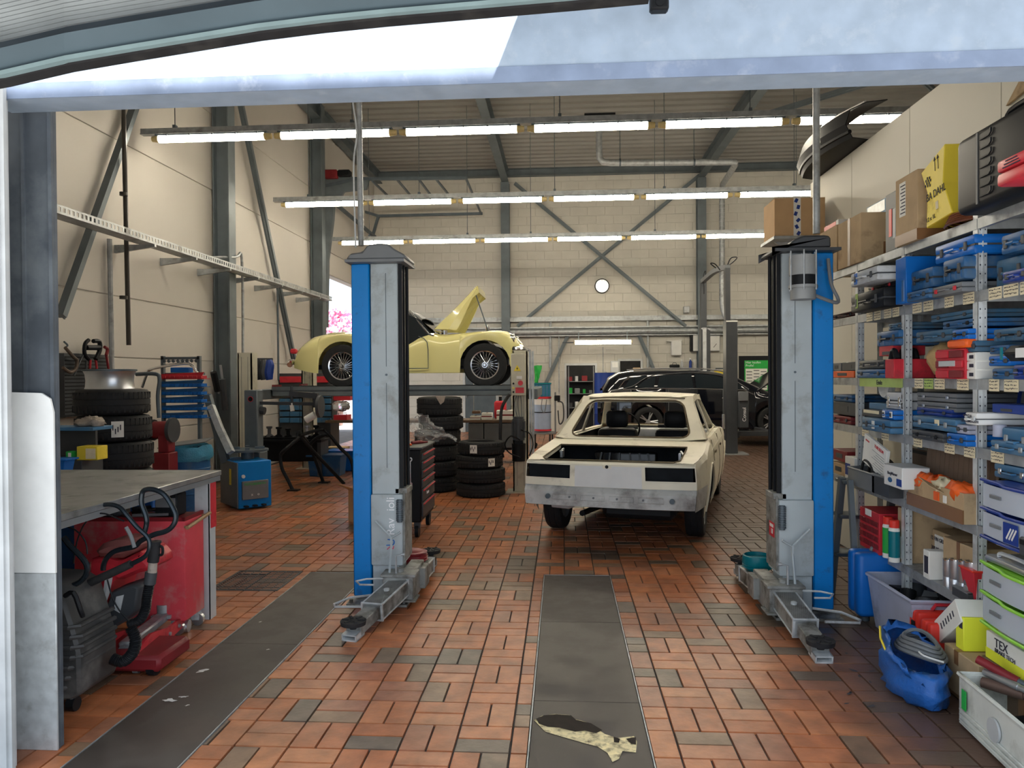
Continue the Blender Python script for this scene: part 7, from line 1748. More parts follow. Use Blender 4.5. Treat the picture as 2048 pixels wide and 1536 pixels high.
# big black case
t=thing('black_case','big black hard case standing on end on the shelving top','case',(SX-0.13,3.55,ZT),0)
b=B();b.b2((0.0,-0.33,0.0),(0.16,0.40,0.38),0.035,seg=3);b.o('lower_shell','black',t);b=B();b.b2((0.17,-0.33,0.0),(0.33,0.40,0.38),0.035,seg=3);b.o('lid','black',t);b=B();b.b2((0.15,-0.32,0.01),(0.18,0.39,0.37));b.o('seam','dark_grey',t)
for k in range(7):b=B();b.tube([(-0.003,0.17,0.05+k*.045),(-0.006,0.09,0.05+k*.045),(-0.006,0.075,0.06+k*.045),(-0.006,0.075,0.078+k*.045)],0.005,5);b.o('rib','black',t)
b=B();b.b2((-0.004,0.19,0.02),(0.0,0.205,0.36));b.o('seam_strip','dark_grey',t)
b=B();b.tube([(0.08,0.1,0.37),(0.08,0.07,0.42),(0.08,-0.12,0.42),(0.08,-0.16,0.37)],0.014,8,smooth=3);b.o('handle','black',t)
t=thing('red_case','red case with writing sticking out before the big black case','case',(1.85,3.2,ZT),0,None,rot=(0,R(0),R(0)))
b=B();b.b2((0,-0.1,0),(0.13,0.14,0.055),0.014,seg=2);b.o('lower_shell','red',t);b=B();b.b2((0,-0.1,0.058),(0.13,0.14,0.11),0.014,seg=2);b.o('lid','red',t)
for k in range(3):b=B();b.box((-0.002,0.03,0.07+k*.012),(0.002,0.12-.02*k,0.004));b.o('writing','ink',t)
t=thing('clear_box','dusty translucent box behind the top of the big black case','box',(SX+0.22,3.5,ZT),0);b=B();b.b2((0,-0.3,0),(0.24,0.40,0.50),0.01);b.o('carton','clear_plastic',t);b=B();b.b2((-.006,-.31,.485),(.245,.405,.505));b.o('rim','light_grey',t)
t=thing('paper_bag','tan paper pinned high on the partition above the black case','paper',onX(2048,150,XP-0.01));b=B();b.prism([(0.16,-0.12),(0.0,0.0),(-0.2,0.12),(-0.4,0.12),(-0.4,-0.05)],'x',-0.01,0.008);b.o('sheet','card',t);b=B();b.cyl((-.012,-.1,.08),(-.02,-.1,.08),.008);b.o('pin','galv',t)
# ---- level 2 (second shelf)
t,w_,h,d_=toolcase(1700,1790,532,562,'light_grey','long pale grey case with a blue sticker, far end of second shelf',inset=-0.16,dep=0.4,zb=LV[1]+LH+0.125)
b=B();b.b2((-0.004,w_*.22,h*.1),(0,w_*.32,h*.9));b.o('blue_sticker','blue_bright',t)
toolcase(1735,1792,566,580,'black','black case with red latch under the pale grey case',inset=-0.02,latch='red',zb=LV[1]+LH+0.05)
t,w_,h,d_=toolcase(1700,1792,578,596,'black','flat black case with a lime tag at the second shelf far end',inset=-0.12,zb=LV[1]+LH-.002)
b=B();b.b2((-0.004,w_*.25,h*.2),(0,w_*.31,h));b.o('lime_tag','lime_note',t)
gbox(1791,1812,516,602,'blue_bright','ring_binder','glossy blue binder standing upright on the second shelf','binder',inset=-0.08,dep=0.3,lab=(0.6,.05,-.2,.5,'chrome'),zb=LV[1]+LH-.002)
toolcase(1820,1866,537,579,'blue','blue case standing between the binder and a larger blue case',inset=-0.05,ribs=True)
toolcase(1884,1950,512,560,'blue','large blue case with a square latch on the second shelf',inset=-0.06,ribs=True,zb=LV[1]+LH+.13)
toolcase(1868,1950,479,508,'blue_bright','topmost tilted blue case with a black label under the top shelf',inset=-0.02,zb=LV[1]+LH+0.26)
toolcase(1860,1950,566,598,'mid_grey','dark grey case with red latches below the large blue case',inset=-0.07,latch='red',zb=LV[1]+LH-.002)
toolcase(1812,1858,580,606,'blue','small blue case at the foot of the blue binder',inset=-0.09,zb=LV[1]+LH-.002)
toolcase(1990,2052,512,570,'blue_dull','dull blue case on the second shelf of the nearest bay',inset=0.05)
toolcase(2003,2060,538,568,'blue_deep','violet blue case before the dull blue case in the nearest bay',inset=-0.05)
toolcase(2000,2060,462,500,'blue','dark blue case just under the top shelf of the nearest bay',inset=0.0,zb=LV[1]+LH+.17)
# ---- level 3
toolcase(1752,1805,660,692,'blue','dark blue case stacked above the red box, far third shelf',inset=-0.03,zb=LV[2]+LH+0.21,ribs=True)
toolcase(1776,1806,646,660,'blue_dull','small dull blue case topmost on the far third shelf pile',inset=0.0,zb=LV[2]+LH+0.325)
gbox(1758,1786,690,712,'red','red_box','small red box under the dark blue case on the third shelf',inset=-0.02,dep=0.2,zb=LV[2]+LH+.137,lab=(.5,.1,.5,.4,'dark_grey'))
t,hw_,h,dp=gbox(1770,1805,718,755,'red','red_carrier','red open carrier with thick black cables on the third shelf','carrier',inset=-0.06,dep=0.25,zb=LV[2]+LH-.002)
for k in range(3):b=B();b.tube([(0.03+k*.06,-hw_*.6,h),(0.03+k*.06,-hw_*.2,h+0.045),(0.03+k*.06,hw_*.3,h+0.05),(0.03+k*.06,hw_*.7,h)],0.018,8,smooth=4);b.o('cable','black',t)
toolcase(1712,1770,738,756,'blue','flat blue case lowest at the left of the red carrier',inset=-0.02,zb=LV[2]+LH-.002)
toolcase(1711,1768,720,736,'dark_grey','flat dark case lying on the flat blue case',inset=0.0,zb=LV[2]+LH+0.066)
toolcase(1860,1950,627,640,'blue_dull','thin dull blue case topmost in the middle bay third shelf',inset=0.02,zb=LV[2]+LH+.345,handle=False)
toolcase(1884,1950,641,656,'blue','blue case with big black latches near the top of the third shelf',inset=0.0,zb=LV[2]+LH+.29,latch='black')
toolcase(1830,1904,660,684,'blue_dull','long grey blue case sagging over the brown paper parcel',inset=-0.02,zb=LV[2]+LH+.215)
toolcase(1903,1950,657,679,'blue_bright','blue ribbed case above the orange box on the third shelf',inset=-0.04,zb=LV[2]+LH+.215,ribs=True)
gbox(1893,1932,680,696,'orange','orange_box','bright orange box on the third shelf above the red drawers',inset=-0.05,dep=0.25,zb=LV[2]+LH+.155,bev=.01)
toolcase(1934,1951,681,704,'blue_dull','narrow teal blue case right of the orange box',inset=-0.02,zb=LV[2]+LH+.14,handle=False)
X_,yn,yf,z_,h_=place(1836,1878,683,752,-0.02,zb=LV[2]+LH-.002)
b=B();b.ball((0.12,0,h_/2),(0.24,(yf-yn),h_),n=18);b.noise(0.010,6)
for v in b.bm.verts:v.co.z=max(v.co.z,0.0)
o=tag(b.o('paper_parcel','tan_paper',ang=180),'crumpled brown paper parcel on the third shelf','parcel');o.location=(X_,(yn+yf)/2,z_)
t,hw_,h,dp=gbox(1872,1930,698,756,'red','drawer_box','red small-parts box with open compartments on the third shelf','storage box',inset=-0.03,dep=0.26,zb=LV[2]+LH-.002)
for i in range(2):
 for j in range(3):b=B();b.b2((-0.012,-hw_*.92+i*hw_*.95,h*(.04+.33*j)),(0.0,-hw_*.05+i*hw_*.95,h*(.28+.33*j)),0.003);b.o('drawer','red' if(i+j)%2 else 'red_dark',t)
b=B();b.b2((-.016,-hw_*.5,h*.42),(-.012,hw_*.6,h*.6));b.o('box_label','light_grey',t)
for k in range(3):gbox(1931,1951,740-k*17,756-k*17,'paper','grey_carton',['lowest of three small pale cartons on the third shelf','middle of three small pale cartons on the third shelf','topmost of three small pale cartons on the third shelf'][k],inset=-0.02,dep=0.2,zb=LV[2]+LH-.002+k*0.045,group='pale cartons beside the red drawers',lab=(.6,.3,.2,.7,'ink'))
toolcase(1985,2055,655,682,'blue_dull','grey blue case topmost on the nearest third shelf',inset=0.0,zb=LV[2]+LH+.2,ribs=True)
toolcase(1978,2018,690,708,'blue','blue case under the grey blue case in the nearest bay',inset=0.02,zb=LV[2]+LH+.13)
t,hw_,h,dp=gbox(2000,2060,690,722,'black','rolled_case','black and white rounded case sticking out of the third shelf','case',inset=-0.14,dep=0.35,zb=LV[2]+LH+.10,bev=.03)
b=B();b.b2((-.003,-hw_*.99,h*.2),(.0,-hw_*.1,h*.8));b.o('white_band','white',t);b=B();b.b2((-.004,hw_*.8,h*.1),(0,hw_*.95,h*.9));b.o('blue_band','teal',t)
toolcase(1976,2022,711,732,'blue_bright','bright blue case left of the rounded black case',inset=-0.02,zb=LV[2]+LH+.065)
toolcase(1983,2024,736,756,'blue','lowest blue case at the left of the nearest third shelf',inset=-0.02,zb=LV[2]+LH-.002)
toolcase(2025,2060,728,756,'blue_deep','deep blue case lowest at the right edge of the third shelf',inset=-0.06,zb=LV[2]+LH-.002)
# ---- level 4
Z4=LV[3]+LH-.002
t,w_,h,d_=toolcase(1722,1806,838,862,'blue_steel','long blue steel case lowest on the far fourth shelf',inset=-0.08,zb=Z4,nm='steel_case')
b=B();b.b2((-.004,w_*.02,h*.2),(0,w_*.1,h*.8));b.o('sticker','paper',t)
t,w_,h,d_=toolcase(1763,1806,820,840,'blue_bright','bright blue case with white labels above the long steel case',inset=-0.06,zb=Z4+.10)
for s_ in(-1,1):b=B();b.b2((-.005,s_*w_*.3-.015,h*.2),(0,s_*w_*.3+.015,h*.85));b.o('sticker','paper',t)
gbox(1724,1762,826,838,'dark_grey','flat_tray','flat dark tray of tools left of the bright blue case','tray',inset=-0.04,dep=.25,zb=Z4+.10,lab=(.8,.5,.8,.95,'note'))
gbox(1738,1774,807,822,'blue_steel','steel_box','blue grey steel box under the coil of wire',inset=0.02,dep=.28,zb=Z4+.155)
b=B()
for k in range(5):b.lathe([(0.085+k*.004,-.003),(0.088+k*.004,0),(0.085+k*.004,.003)],(k*.008,0,0.09),'x',26)
o=tag(b.o('wire_coil','galv_bright'),'coil of silver wire standing on the far fourth shelf','wire coil');o.location=(SX+0.05,onX(1752,800,SX).y,Z4+.215)
for k in range(2):toolcase(1771,1807,783+19*k,800+19*k,'light_grey',['upper pale grey steel case beside the wire coil','lower pale grey steel case beside the wire coil'][k],inset=0.0,zb=Z4+.235-.065*k,latch='chrome',handle=False,nm='steel_case')
for k in range(2):toolcase(1832,1914,785+19*k,803+19*k,'mid_grey',['upper of two long grey steel boxes on the fourth shelf','lower of two long grey steel boxes on the fourth shelf'][k],inset=0.03,zb=Z4+.235-.055*k,latch='alu',handle=False,nm='steel_case')
toolcase(1832,1905,822,832,'blue_deep','thin deep blue case under the two long grey boxes',inset=0.02,zb=Z4+.145,handle=False)
t,w_,h,d_=toolcase(1823,1912,834,860,'blue_steel','wide blue steel case with a paper tag, middle fourth shelf',inset=-0.05,zb=Z4+.07,latch='galv',nm='steel_case')
b=B();b.b2((-.004,-w_*.15,h*.4),(0,-w_*.06,h*.85));b.o('sticker','note',t)
toolcase(1822,1886,862,884,'dark_grey','dark case with a thick black handle on the middle fourth shelf',inset=-0.06,zb=Z4,latch='black')
toolcase(1892,1951,868,890,'blue_bright','rounded bright blue case at the right of the black handled case',inset=-0.05,zb=Z4)
t,w_,h,d_=toolcase(1903,1953,823,848,'white','white plastic case with black lettering on the fourth shelf',inset=-0.07,zb=Z4+.115,latch='light_grey')
text('VERCLA','ink',t,(-.004,w_*.2,h*.7),FL,.022);text('ERSCHDIAGNOSTIX','ink',t,(-.004,0,h*.28),FL,.018)
toolcase(1912,1952,850,866,'tote','clear grey case of clips below the white lettered case',inset=-0.04,zb=Z4+.068,handle=False)
t=thing('framed_sheet','dark framed data sheet leaning at the back of the fourth shelf','frame',(SX+0.3,3.95,Z4),0,None,rot=(0,R(8),0));b=B();b.b2((0,-0.28,0),(0.015,0.28,0.3));b.o('frame','blue_deep',t);b=B();b.b2((-.003,-.24,.03),(0,.24,.28));b.o('sheet','mid_grey',t)
for k in range(6):b=B();b.b2((-.005,.0,.06+k*.03),(-.003,.2,.064+k*.03));b.o('print_line','light_grey',t)
gbox(1984,2060,828,852,'blue_deep','blue_box','dark navy box at the top of the nearest fourth shelf',inset=0.02,dep=.3,zb=Z4+.135,lab=(.1,.2,.5,.5,'dark_grey'))
toolcase(2001,2062,855,884,'blue_steel','blue steel case under the dark navy box',inset=-0.02,zb=Z4+.068,latch='galv',nm='steel_case')
toolcase(1979,2060,884,908,'blue_steel','lowest blue steel case on the nearest fourth shelf',inset=-0.04,zb=Z4,latch='galv',nm='steel_case')
b=B();b.lathe([(0,0),(.03,0),(.03,.055),(.025,.06),(0,.06)],n=16);o=tag(b.o('glass_jar','tote'),'small grey jar left of the stacked blue steel cases','jar');o.location=(SX+.02,onX(1991,860,SX).y,Z4+.068)
# ---- level 5
Z5=LV[4]+LH-.002
for(a_,c_,t0,b0,nm_,lab_)in((1696,1748,942,975,'parts_bin','grey open bin with cables sticking out at the far fifth shelf'),(1744,1802,957,990,'parts_bin','dark grey open bin under the white and blue carton')):
 t,hw_,h,dp=gbox(a_,c_,t0,b0,'mid_grey' if a_<1700 else 'dark_grey',nm_,lab_,'bin',inset=-0.09,dep=.3,zb=Z5,open_=True,rim='mid_grey')
 for k in range(4):b=B();b.tube([(.05+.05*k,-hw_*.7,h*.5),(.04+.05*k,-hw_*.3,h+.05),(.05+.05*k,hw_*.3,h+.06),(.06+.05*k,hw_*.7,h*.5)],.011,6,smooth=4);b.o('cable','rubber',t)
t=thing('paper_carton','white carton of printed sheets leaning on the cable bin','box',(SX-0.05,onX(1760,940,SX).y,Z5+.135),0,None,rot=(R(14),0,0));b=B();b.b2((0,-.19,0),(.02,.18,.20),.002);b.o('carton','paper',t)
text('TUROSOM','red',t,(-.002,-.07,.17),FL,.03);
for k in range(7):b=B();b.b2((-.002,-.16,.03+k*.017),(-.0005,.03-(k%3)*.03,.033+k*.017));b.o('print_line','galv',t)
b=B();b.b2((-.002,.09,.16),(-.0005,.15,.17));b.o('print_mark','red',t)
t,hw_,h,dp=gbox(1763,1804,931,973,'white','turbo_carton','white and blue carton with a part picture on the dark bin',inset=-0.13,dep=.16,zb=Z5+.112)
b=B();b.b2((-.003,-hw_*.95,h*.12),(0,-hw_*.45,h*.45));b.o('blue_panel','blue_deep',t);text('BorgWarner','ink',t,(-.003,hw_*.0,h*.62),FL,.026);b=B();b.ball((-.001,hw_*.3,h*.3),(.004,hw_*.5,h*.25));b.o('picture','blue',t)
b=B();b.b2((.0,-hw_,h),(.16,hw_,h+.002));b.o('lid','light_grey',t)
t=thing('backing_board','dark flat panel leaning behind the white carton of sheets','panel',(SX+.1,4.98,Z5),0,None,rot=(0,R(14),0));b=B();b.b2((0,-.13,0),(.02,.2,.30),.004);b.o('sheet','card_dark',t);b=B();b.b2((-.002,-.12,.27),(0,.19,.29));b.o('edge_strip','black',t)
b=B();b.ball((0,0,.05),(.2,.3,.14));b.noise(.012,2)
for v in b.bm.verts:v.co.z=max(0,v.co.z)
o=tag(b.o('black_bag','black'),'crumpled black bag at the back of the far fifth shelf','bag');o.location=(SX+.3,5.25,Z5)
t=thing('cardboard_sheet','tall ribbed cardboard sheet behind the open torn carton','cardboard',(SX+.1,4.40,Z5),0,None,rot=(0,R(4),0));b=B();b.b2((0,-.38,0),(.006,.38,.33));b.o('sheet','card_dark',t)
for k in range(14):b=B();b.b2((-.002,-.36+k*.052,.0),(0,-.357+k*.052,.33));b.o('rib','card_dark',t)
t,hw_,h,dp=gbox(1816,1954,975,1035,'card','open_carton','torn open cardboard box with orange rags, middle fifth shelf',inset=-0.06,dep=.14,zb=Z5,open_=True)
b=B();b.b2((-.008,-hw_,0),(-.001,hw_,h*.45));b.o('packing_tape','tape',t);b=B();b.b2((-.006,-hw_*.45,h*.5),(-.001,-hw_*.35,h*.75));b.o('box_label','paper',t);b=B();b.b2((-.006,-hw_*.2,h*.5),(-.001,-hw_*.02,h*.8));b.o('orange_mark','orange',t)
b=B();b.box((-.03,-hw_*.1,h*1.02),(.09,hw_*.5,.004),(.2,.5,0));b.o('flap','card',t)
for k in range(5):b=B();b.ball((.05+.02*(k%2),-hw_*.7+k*hw_*.33,h*.95),(.12,.16,.09));b.noise(.014,k);o=b.o('orange_rag','orange' if k!=2 else 'note',t,ang=180)
toolcase(1986,2062,931,962,'blue_steel','grey blue steel case on the nearest fifth shelf above the clear drawers',inset=0.0,zb=Z5+.13,latch='chrome',nm='steel_case')
def drawers(z0,z1,m_edge,lab,n=2):
 X=SX-0.13;y1,y0=onX(1959,1050,X).y,3.22
 t=thing('drawer_tower',lab,'drawer unit',(X,(y0+y1)/2,z0));hw_=(y1-y0)/2;h=z1-z0;hh=h/n
 b=B();b.b2((0.02,-hw_,0),(.36,hw_,.012));b.b2((0.02,-hw_,h-.012),(.36,hw_,h));b.b2((.03,-hw_,0),(.36,-hw_+.01,h));b.b2((.03,hw_-.01,0),(.36,hw_,h));b.b2((.35,-hw_,0),(.36,hw_,h));b.o('housing',m_edge,t)
 for k in range(n):
  b=B();b.grid([[Vector((0.012-0.02*math.cos(v*1.57),v*hw_*.97,z))for v in frange(-1,1,10)]for z in(k*hh+.016,(k+1)*hh-.012)]);d=b.o('drawer','clear_plastic',t,thick=.003)
  b=B();b.tube([(0.008-0.02*math.cos(v*1.57),v*hw_,(k+1)*hh-.004+(.010 if v>.2 else 0))for v in frange(-1,1,14)],.008,6);b.o('rail',m_edge,t)
  b=B();b.b2((-.012,hw_*.25,k*hh+hh*.5),(-.006,hw_*.6,k*hh+hh*.62),.002);b.o('drawer_handle','mid_grey',t)
  b=B();b.b2((.03,-hw_*.9,k*hh+.016),(.3,hw_*.85,k*hh+hh*.35));b.o('contents','light_grey',t)
 b=B();b.tube([(0.008-0.02*math.cos(v*1.57),v*hw_,.004)for v in frange(-1,1,14)],.008,6);b.o('rail',m_edge,t)
 return t,hw_,h
zA,zB=onX(1990,1068,SX-.13).z,onX(1990,968,SX-.13).z
t,hw_,h=drawers(Z5-0.0,max(zB,Z5+.22),'blue_deep','clear drawer unit with blue rails on the nearest fifth shelf')
b=B();b.b2((-.018,-hw_*.3,h*.08),(-.014,hw_*.12,h*.42));b.o('sticker','blue_deep',t)
for k in range(3):b=B();b.box((-.02,-hw_*.1+k*.02-.03,h*.25),(.002,.008,.06),(.6,0,0));b.o('sticker_print','white',t)
zB6=LV[5]+LH-.002
t,hw_,h=drawers(zB6,zB6+.285,'lime','clear drawer unit with lime green rails on the nearest lowest shelf')
u_=thing('cloth_iron','silver rounded lid lying on the lime green drawer unit','lid',(SX-0.1,3.55,zB6+.289));b=B();b.b2((0,-.2,0),(.2,.2,.035),.016,seg=2);b.o('body','alu',u_);b=B();b.tube([(.03,-.12,.035),(.03,-.1,.055),(.03,.1,.055),(.03,.12,.035)],.01,6,smooth=3);b.o('handle','light_grey',u_);u_.name='silver_lid'
u_=thing('black_pouch','black card hanging before the lime green drawers at the frame edge','pouch',(SX-.165,3.27,zB6+.09));b=B();b.b2((0,-.05,0),(.01,.05,.14),.003);b.o('pouch_body','black',u_);b=B();b.b2((-.003,-.04,.01),(0,.03,.1));b.o('card','white',u_)
u_=thing('black_pouch','dark pouch clipped on the blue railed drawers at the frame edge','pouch',(SX-.17,3.30,Z5+.0));b=B();b.b2((0,-.06,0),(.02,.05,.08),.006);b.o('pouch_body','dark_grey',u_);b=B();b.b2((-.003,-.04,.05),(0,.04,.07));b.o('flap','black',u_)
# ---- level 6
Z6=zB6
t,hw_,h,dp=gbox(1720,1758,1020,1088,'red','red_crate','red slatted bottle crate on the far sixth shelf','crate',inset=-0.06,dep=.3,zb=Z6,bev=.003)
for j in range(4):
 for i in range(5):b=B();b.b2((-.006,-hw_+.01+i*hw_*.39,h*(.12+.18*j)),(-.0,-hw_+.01+i*hw_*.39+hw_*.33,h*(.24+.18*j)),.001);b.o('slat','red_dark',t)
b=B();b.b2((-.008,-hw_*.3,h*.86),(-.004,hw_*.3,h*1.02));b.o('crate_label','paper',t)
for k,(px,m)in enumerate(((1764,'red_bright'),(1776,'red_bright'))):
 X=SX-.055-.01*k;y=onX(px,1060,X).y;t=thing('spray_can',['red capped spray can right against the red crate','red capped spray can with teal label, nearer of two'][k],'spray can',(X+.034,y-.01,Z6),0,'spray cans by the red crate');hc=.205
 b=B();b.lathe([(0,0),(.033,0),(.033,hc),(.028,hc+.012),(0,hc+.012)],n=20);b.o('can','paper',t);b=B();b.lathe([(.0335,.03),(.0335,hc-.01)],n=20);b.bm.faces.ensure_lookup_table();b.o('label_wrap','teal' if k else 'green',t);b=B();b.lathe([(0,hc+.012),(.03,hc+.012),(.03,hc+.055),(.025,hc+.06),(0,hc+.06)],n=20);b.o('cap',m,t)
t=thing('cardboard_sheet','upright cardboard sheet beside the spray cans','cardboard',(SX+.01,4.90,Z6));b=B();b.b2((0,-.06,0),(.3,.03,.34),.003);b.o('sheet','card',t);b=B();b.b2((-.002,-.05,.02),(0,.0,.16));b.o('box_label','paper',t)
t,hw_,h,dp=gbox(1834,1902,1058,1120,'card','grease_carton','carton with a white FIN GREASE label at the sixth shelf back',inset=.16,dep=.2,zb=Z6,lab=(.95,.3,.7,.88,'paper'))
text('12 FIN GREASE-DE','ink',t,(-.004,-hw_*.12,h*.76),FL,.034);text('300 ML AEROSOL','ink',t,(-.004,-hw_*.12,h*.5),FL,.034)
t,hw_,h,dp=gbox(1886,1950,1085,1120,'card','flat_carton','dusty tilted carton behind the metal cans',inset=.03,dep=.25,zb=Z6,tape=True)
for k,(px,r_,hc)in enumerate(((1868,.030,.15),(1882,.034,.17),(1899,.036,.185),(1915,.045,.20))):
 y=onX(px,1150,SX-.05).y;t=thing('metal_can',['smallest silver sleeve on the sixth shelf, farthest of four','silver sleeve second farthest of the four','silver sleeve second nearest of the four','largest silver cylinder sleeve, nearest of the four'][k],'metal sleeve',(SX-.0+.03,y,Z6),0,'silver sleeves on the sixth shelf')
 b=B();b.lathe([(r_*.8,0),(r_,0),(r_,hc*.35),(r_*.96,hc*.37),(r_,hc*.39),(r_,hc),(r_*.8,hc),(r_*.8,.005)],n=28,closed=True);b.o('sleeve','alu',t);b=B();b.lathe([(r_*.8,hc-.004),(r_*1.02,hc-.004),(r_*1.02,hc+.002),(r_*.8,hc+.002)],n=28,closed=True);b.o('sleeve_rim','chrome',t)
gbox(1846,1858,1100,1140,'paper','label_carton','narrow white carton with black bars beside the farthest sleeve',inset=-.02,dep=.1,zb=Z6,lab=(.7,.2,.5,.8,'ink'))
t=thing('red_bin','tapering red open bin right of the silver sleeves','bin',(SX+.08,onX(1942,1150,SX).y,Z6));b=B();b.box((0,0,.085),(.16,.09,.17),None,.004,(1.3,1.5));b.o('bin_body','red',t);b=B();b.b2((-.11,-.07,.165),(.11,.07,.175),.003);b.o('rim','red_bright',t)
t=thing('dark_bin','low dark bin before the tapering red bin','bin',(SX+.03,4.08,Z6));b=B();b.b2((-.06,-.06,0),(-.03,.1,.05));b.o('bin_body','dark_grey',t);b=B();b.b2((-.065,-.06,.045),(-.03,.1,.052));b.o('rim','mid_grey',t)
b=B();b.tube([(0,0,.012),(.03,.02,.02),(.05,.06,.012)],.01,6);o=tag(b.o('red_knob_tool','red_dark'),'small tool with a red knob on the sixth shelf edge','tool');o.location=(SX+.02,4.03+.0,Z6);o.location.x=SX+.12
# ---- far bay
def fb(px0,px1,pyt,pyb,m,nm,lab,li,dz=0.0,cat='box',tc_=False):
 if tc_:return toolcase(px0,px1,pyt,pyb,m,lab,inset=.01,zb=LV[li]+LH-.002+dz,group='goods in the far bay')
 return gbox(px0,px1,pyt,pyb,m,nm,lab,cat,inset=.01,dep=.3,zb=LV[li]+LH-.002+dz,lab=(.4,.3,.4,.7,'dark_grey'),group='goods in the far bay')
gbox(1664,1712,536,560,'black','black_box','black box on top level of the far bay beside the lift post',inset=.01,dep=.3,zb=LV[0]-.12,lab=(.3,.3,.3,.6,'dark_grey'))if False else None
fb(1664,1712,626,636,'dark_grey','grey_case','flat dark case over the red case in the far bay',1,.045,tc_=True)
fb(1664,1712,637,647,'red_dark','red_case','dark red case on the second shelf of the far bay',1,tc_=True)
fb(1662,1708,742,752,'orange','orange_box','flat orange box on the third shelf of the far bay',2)
fb(1664,1682,726,740,'mid_grey','grey_box','small grey box left on the orange box in the far bay',2,.05)
fb(1684,1712,724,740,'dark_grey','dark_box','dark box right on the orange box in the far bay',2,.05)
fb(1662,1704,789,803,'blue','blue_case','blue case on the dark box in the far bay',3,.145,tc_=True)
fb(1662,1712,804,830,'dark_grey','dark_crate','dark crate on the fourth shelf of the far bay',3,.045)
fb(1662,1702,831,840,'red_dark','red_case','flat dark red case under the dark crate in the far bay',3,tc_=True)
fb(1664,1694,900,922,'red_dark','red_box','dull red box on the fifth shelf of the far bay',4,.04)
fb(1662,1692,926,938,'card','tan_box','flat tan box lowest on the fifth shelf of the far bay',4)
t,hw_,h,dp=gbox(1690,1716,915,936,'paper','white_carton','white and blue carton beside the flat tan box in the far bay',inset=-.02,dep=.15,zb=LV[4]+LH-.002,lab=(.1,.2,.9,.7,'blue_deep'))
# ---- floor level goods
t=thing('blue_flat_case','large bright blue case with a grey handle patch on the floor','case',(1.93,5.12,0.045),R(2));b=B();b.b2((0,-.08,0),(.52,.02,.42),.03,seg=3);b.o('lower_shell','blue_bright',t);b=B();b.b2((0,.03,0),(.52,.12,.42),.03,seg=3);b.o('lid','blue_bright',t);b=B();b.tube([(.12,.02,.42),(.15,.02,.445),(.35,.02,.445),(.38,.02,.42)],.012,8,smooth=3);b.o('handle','mid_grey',t)
for x in(.08,.4):b=B();b.cyl((x,.02,-.045),(x,.02,0.01),.03,n=12);b.o('foot','galv_dark',t)
t0_,t1_=onZ(1708,1200,0),onZ(1832,1322,0)
t=thing('clear_tote','large dusty translucent tote full of dark parts on the floor','storage tote',(1.98,4.72,0.0),R(0));Wt,Dt,Ht=.5,.62,.34
b=B();vs=[]
for z,k in((0.01,.86),(Ht,1.0)):vs.append([(Wt/2-Wt/2*k,-Dt/2*k,z),(Wt/2+Wt/2*k,-Dt/2*k,z),(Wt/2+Wt/2*k,Dt/2*k,z),(Wt/2-Wt/2*k,Dt/2*k,z)])
V_=[[b.bm.verts.new(p_)for p_ in r_]for r_ in vs];b.bm.faces.new(V_[0][::-1])
for i in range(4):b.bm.faces.new((V_[0][i],V_[0][(i+1)%4],V_[1][(i+1)%4],V_[1][i]))
b.o('tub','tote',t,thick=.006);b=B();b.tube([vs[1][i]for i in range(4)],.014,6,closed=True);b.o('rim','tote',t)
rr.seed(31)
for k in range(9):
 b=B();x,y=.1+rr.uniform(0,.3),-.22+k*.05;s_=rr.uniform(.1,.16);(b.cyl((x,y,.2),(x+.03,y+.05,.30),s_*.45,n=14)if k%2 else b.box((x,y,.22),(s_,s_,.14),(rr.uniform(-.5,.5),rr.uniform(-.5,.5),k)))
 u_=tag(b.o('loose_part',['black','dark_grey','rubber','black','mid_grey','black','wood','dark_grey','black'][k]),['dark can with pale ring in the clear tote, farthest of all','grey block in the clear tote, second from its back','black lump in the clear tote, third from its back','black cylinder in the clear tote, fourth from its back','pale grey block in the middle of the clear tote','black cylinder right of the middle of the clear tote','brown wooden block in the clear tote','dark cylinder second from the front of the clear tote','black lump nearest in the clear tote'][k],'part','parts lying in the clear tote');u_.location=(1.98,4.72,0)
for k in range(2):
 t=thing('red_power_case',['bright red tool case behind the other red one on the floor','bright red tool case nearest the white leaning carton'][k],'tool case',(1.99-.03*k,4.40-.20*k,0.0),0,'red tool cases on the floor',rot=(R(0),0,0));b=B();b.b2((0,-.05,0),(.34,.0,.30),.02,seg=2);b.o('lower_shell','red_bright',t);b=B();b.b2((0,.006,0),(.34,.07,.30),.02,seg=2);b.o('lid','red_bright',t)
 for z in(.07,.2):b=B();b.b2((-.008,-.015,z),(.0,.02,z+.04),.002);b.o('latch','black',t)
 b=B();b.tube([(.1,0,.3),(.12,0,.33),(.22,0,.33),(.24,0,.3)],.01,6);b.o('handle','red',t)
t=thing('white_carton','white printed carton leaning outwards over the red tool cases','box',(2.0,4.02,.30),0,None,rot=(R(-38),0,R(-4)));b=B();b.b2((0,-.16,0),(.2,.16,.12),.003);b.o('carton','paper',t);
for k in range(6):b=B();b.b2((-.002,-.1+k*.035,.05),(0,-.09+k*.035,.08));b.o('print_line','ink',t)
t=thing('yellow_carton','bright yellow carton side next to the white leaning carton','box',(2.0,3.93,.26),0);b=B();b.b2((0,-.04,-.01),(.22,.035,.16),.003);b.o('carton','yellow_neon',t);b=B();b.b2((-.002,-.03,.1),(0,.0,.14));b.o('print_mark','ink',t)
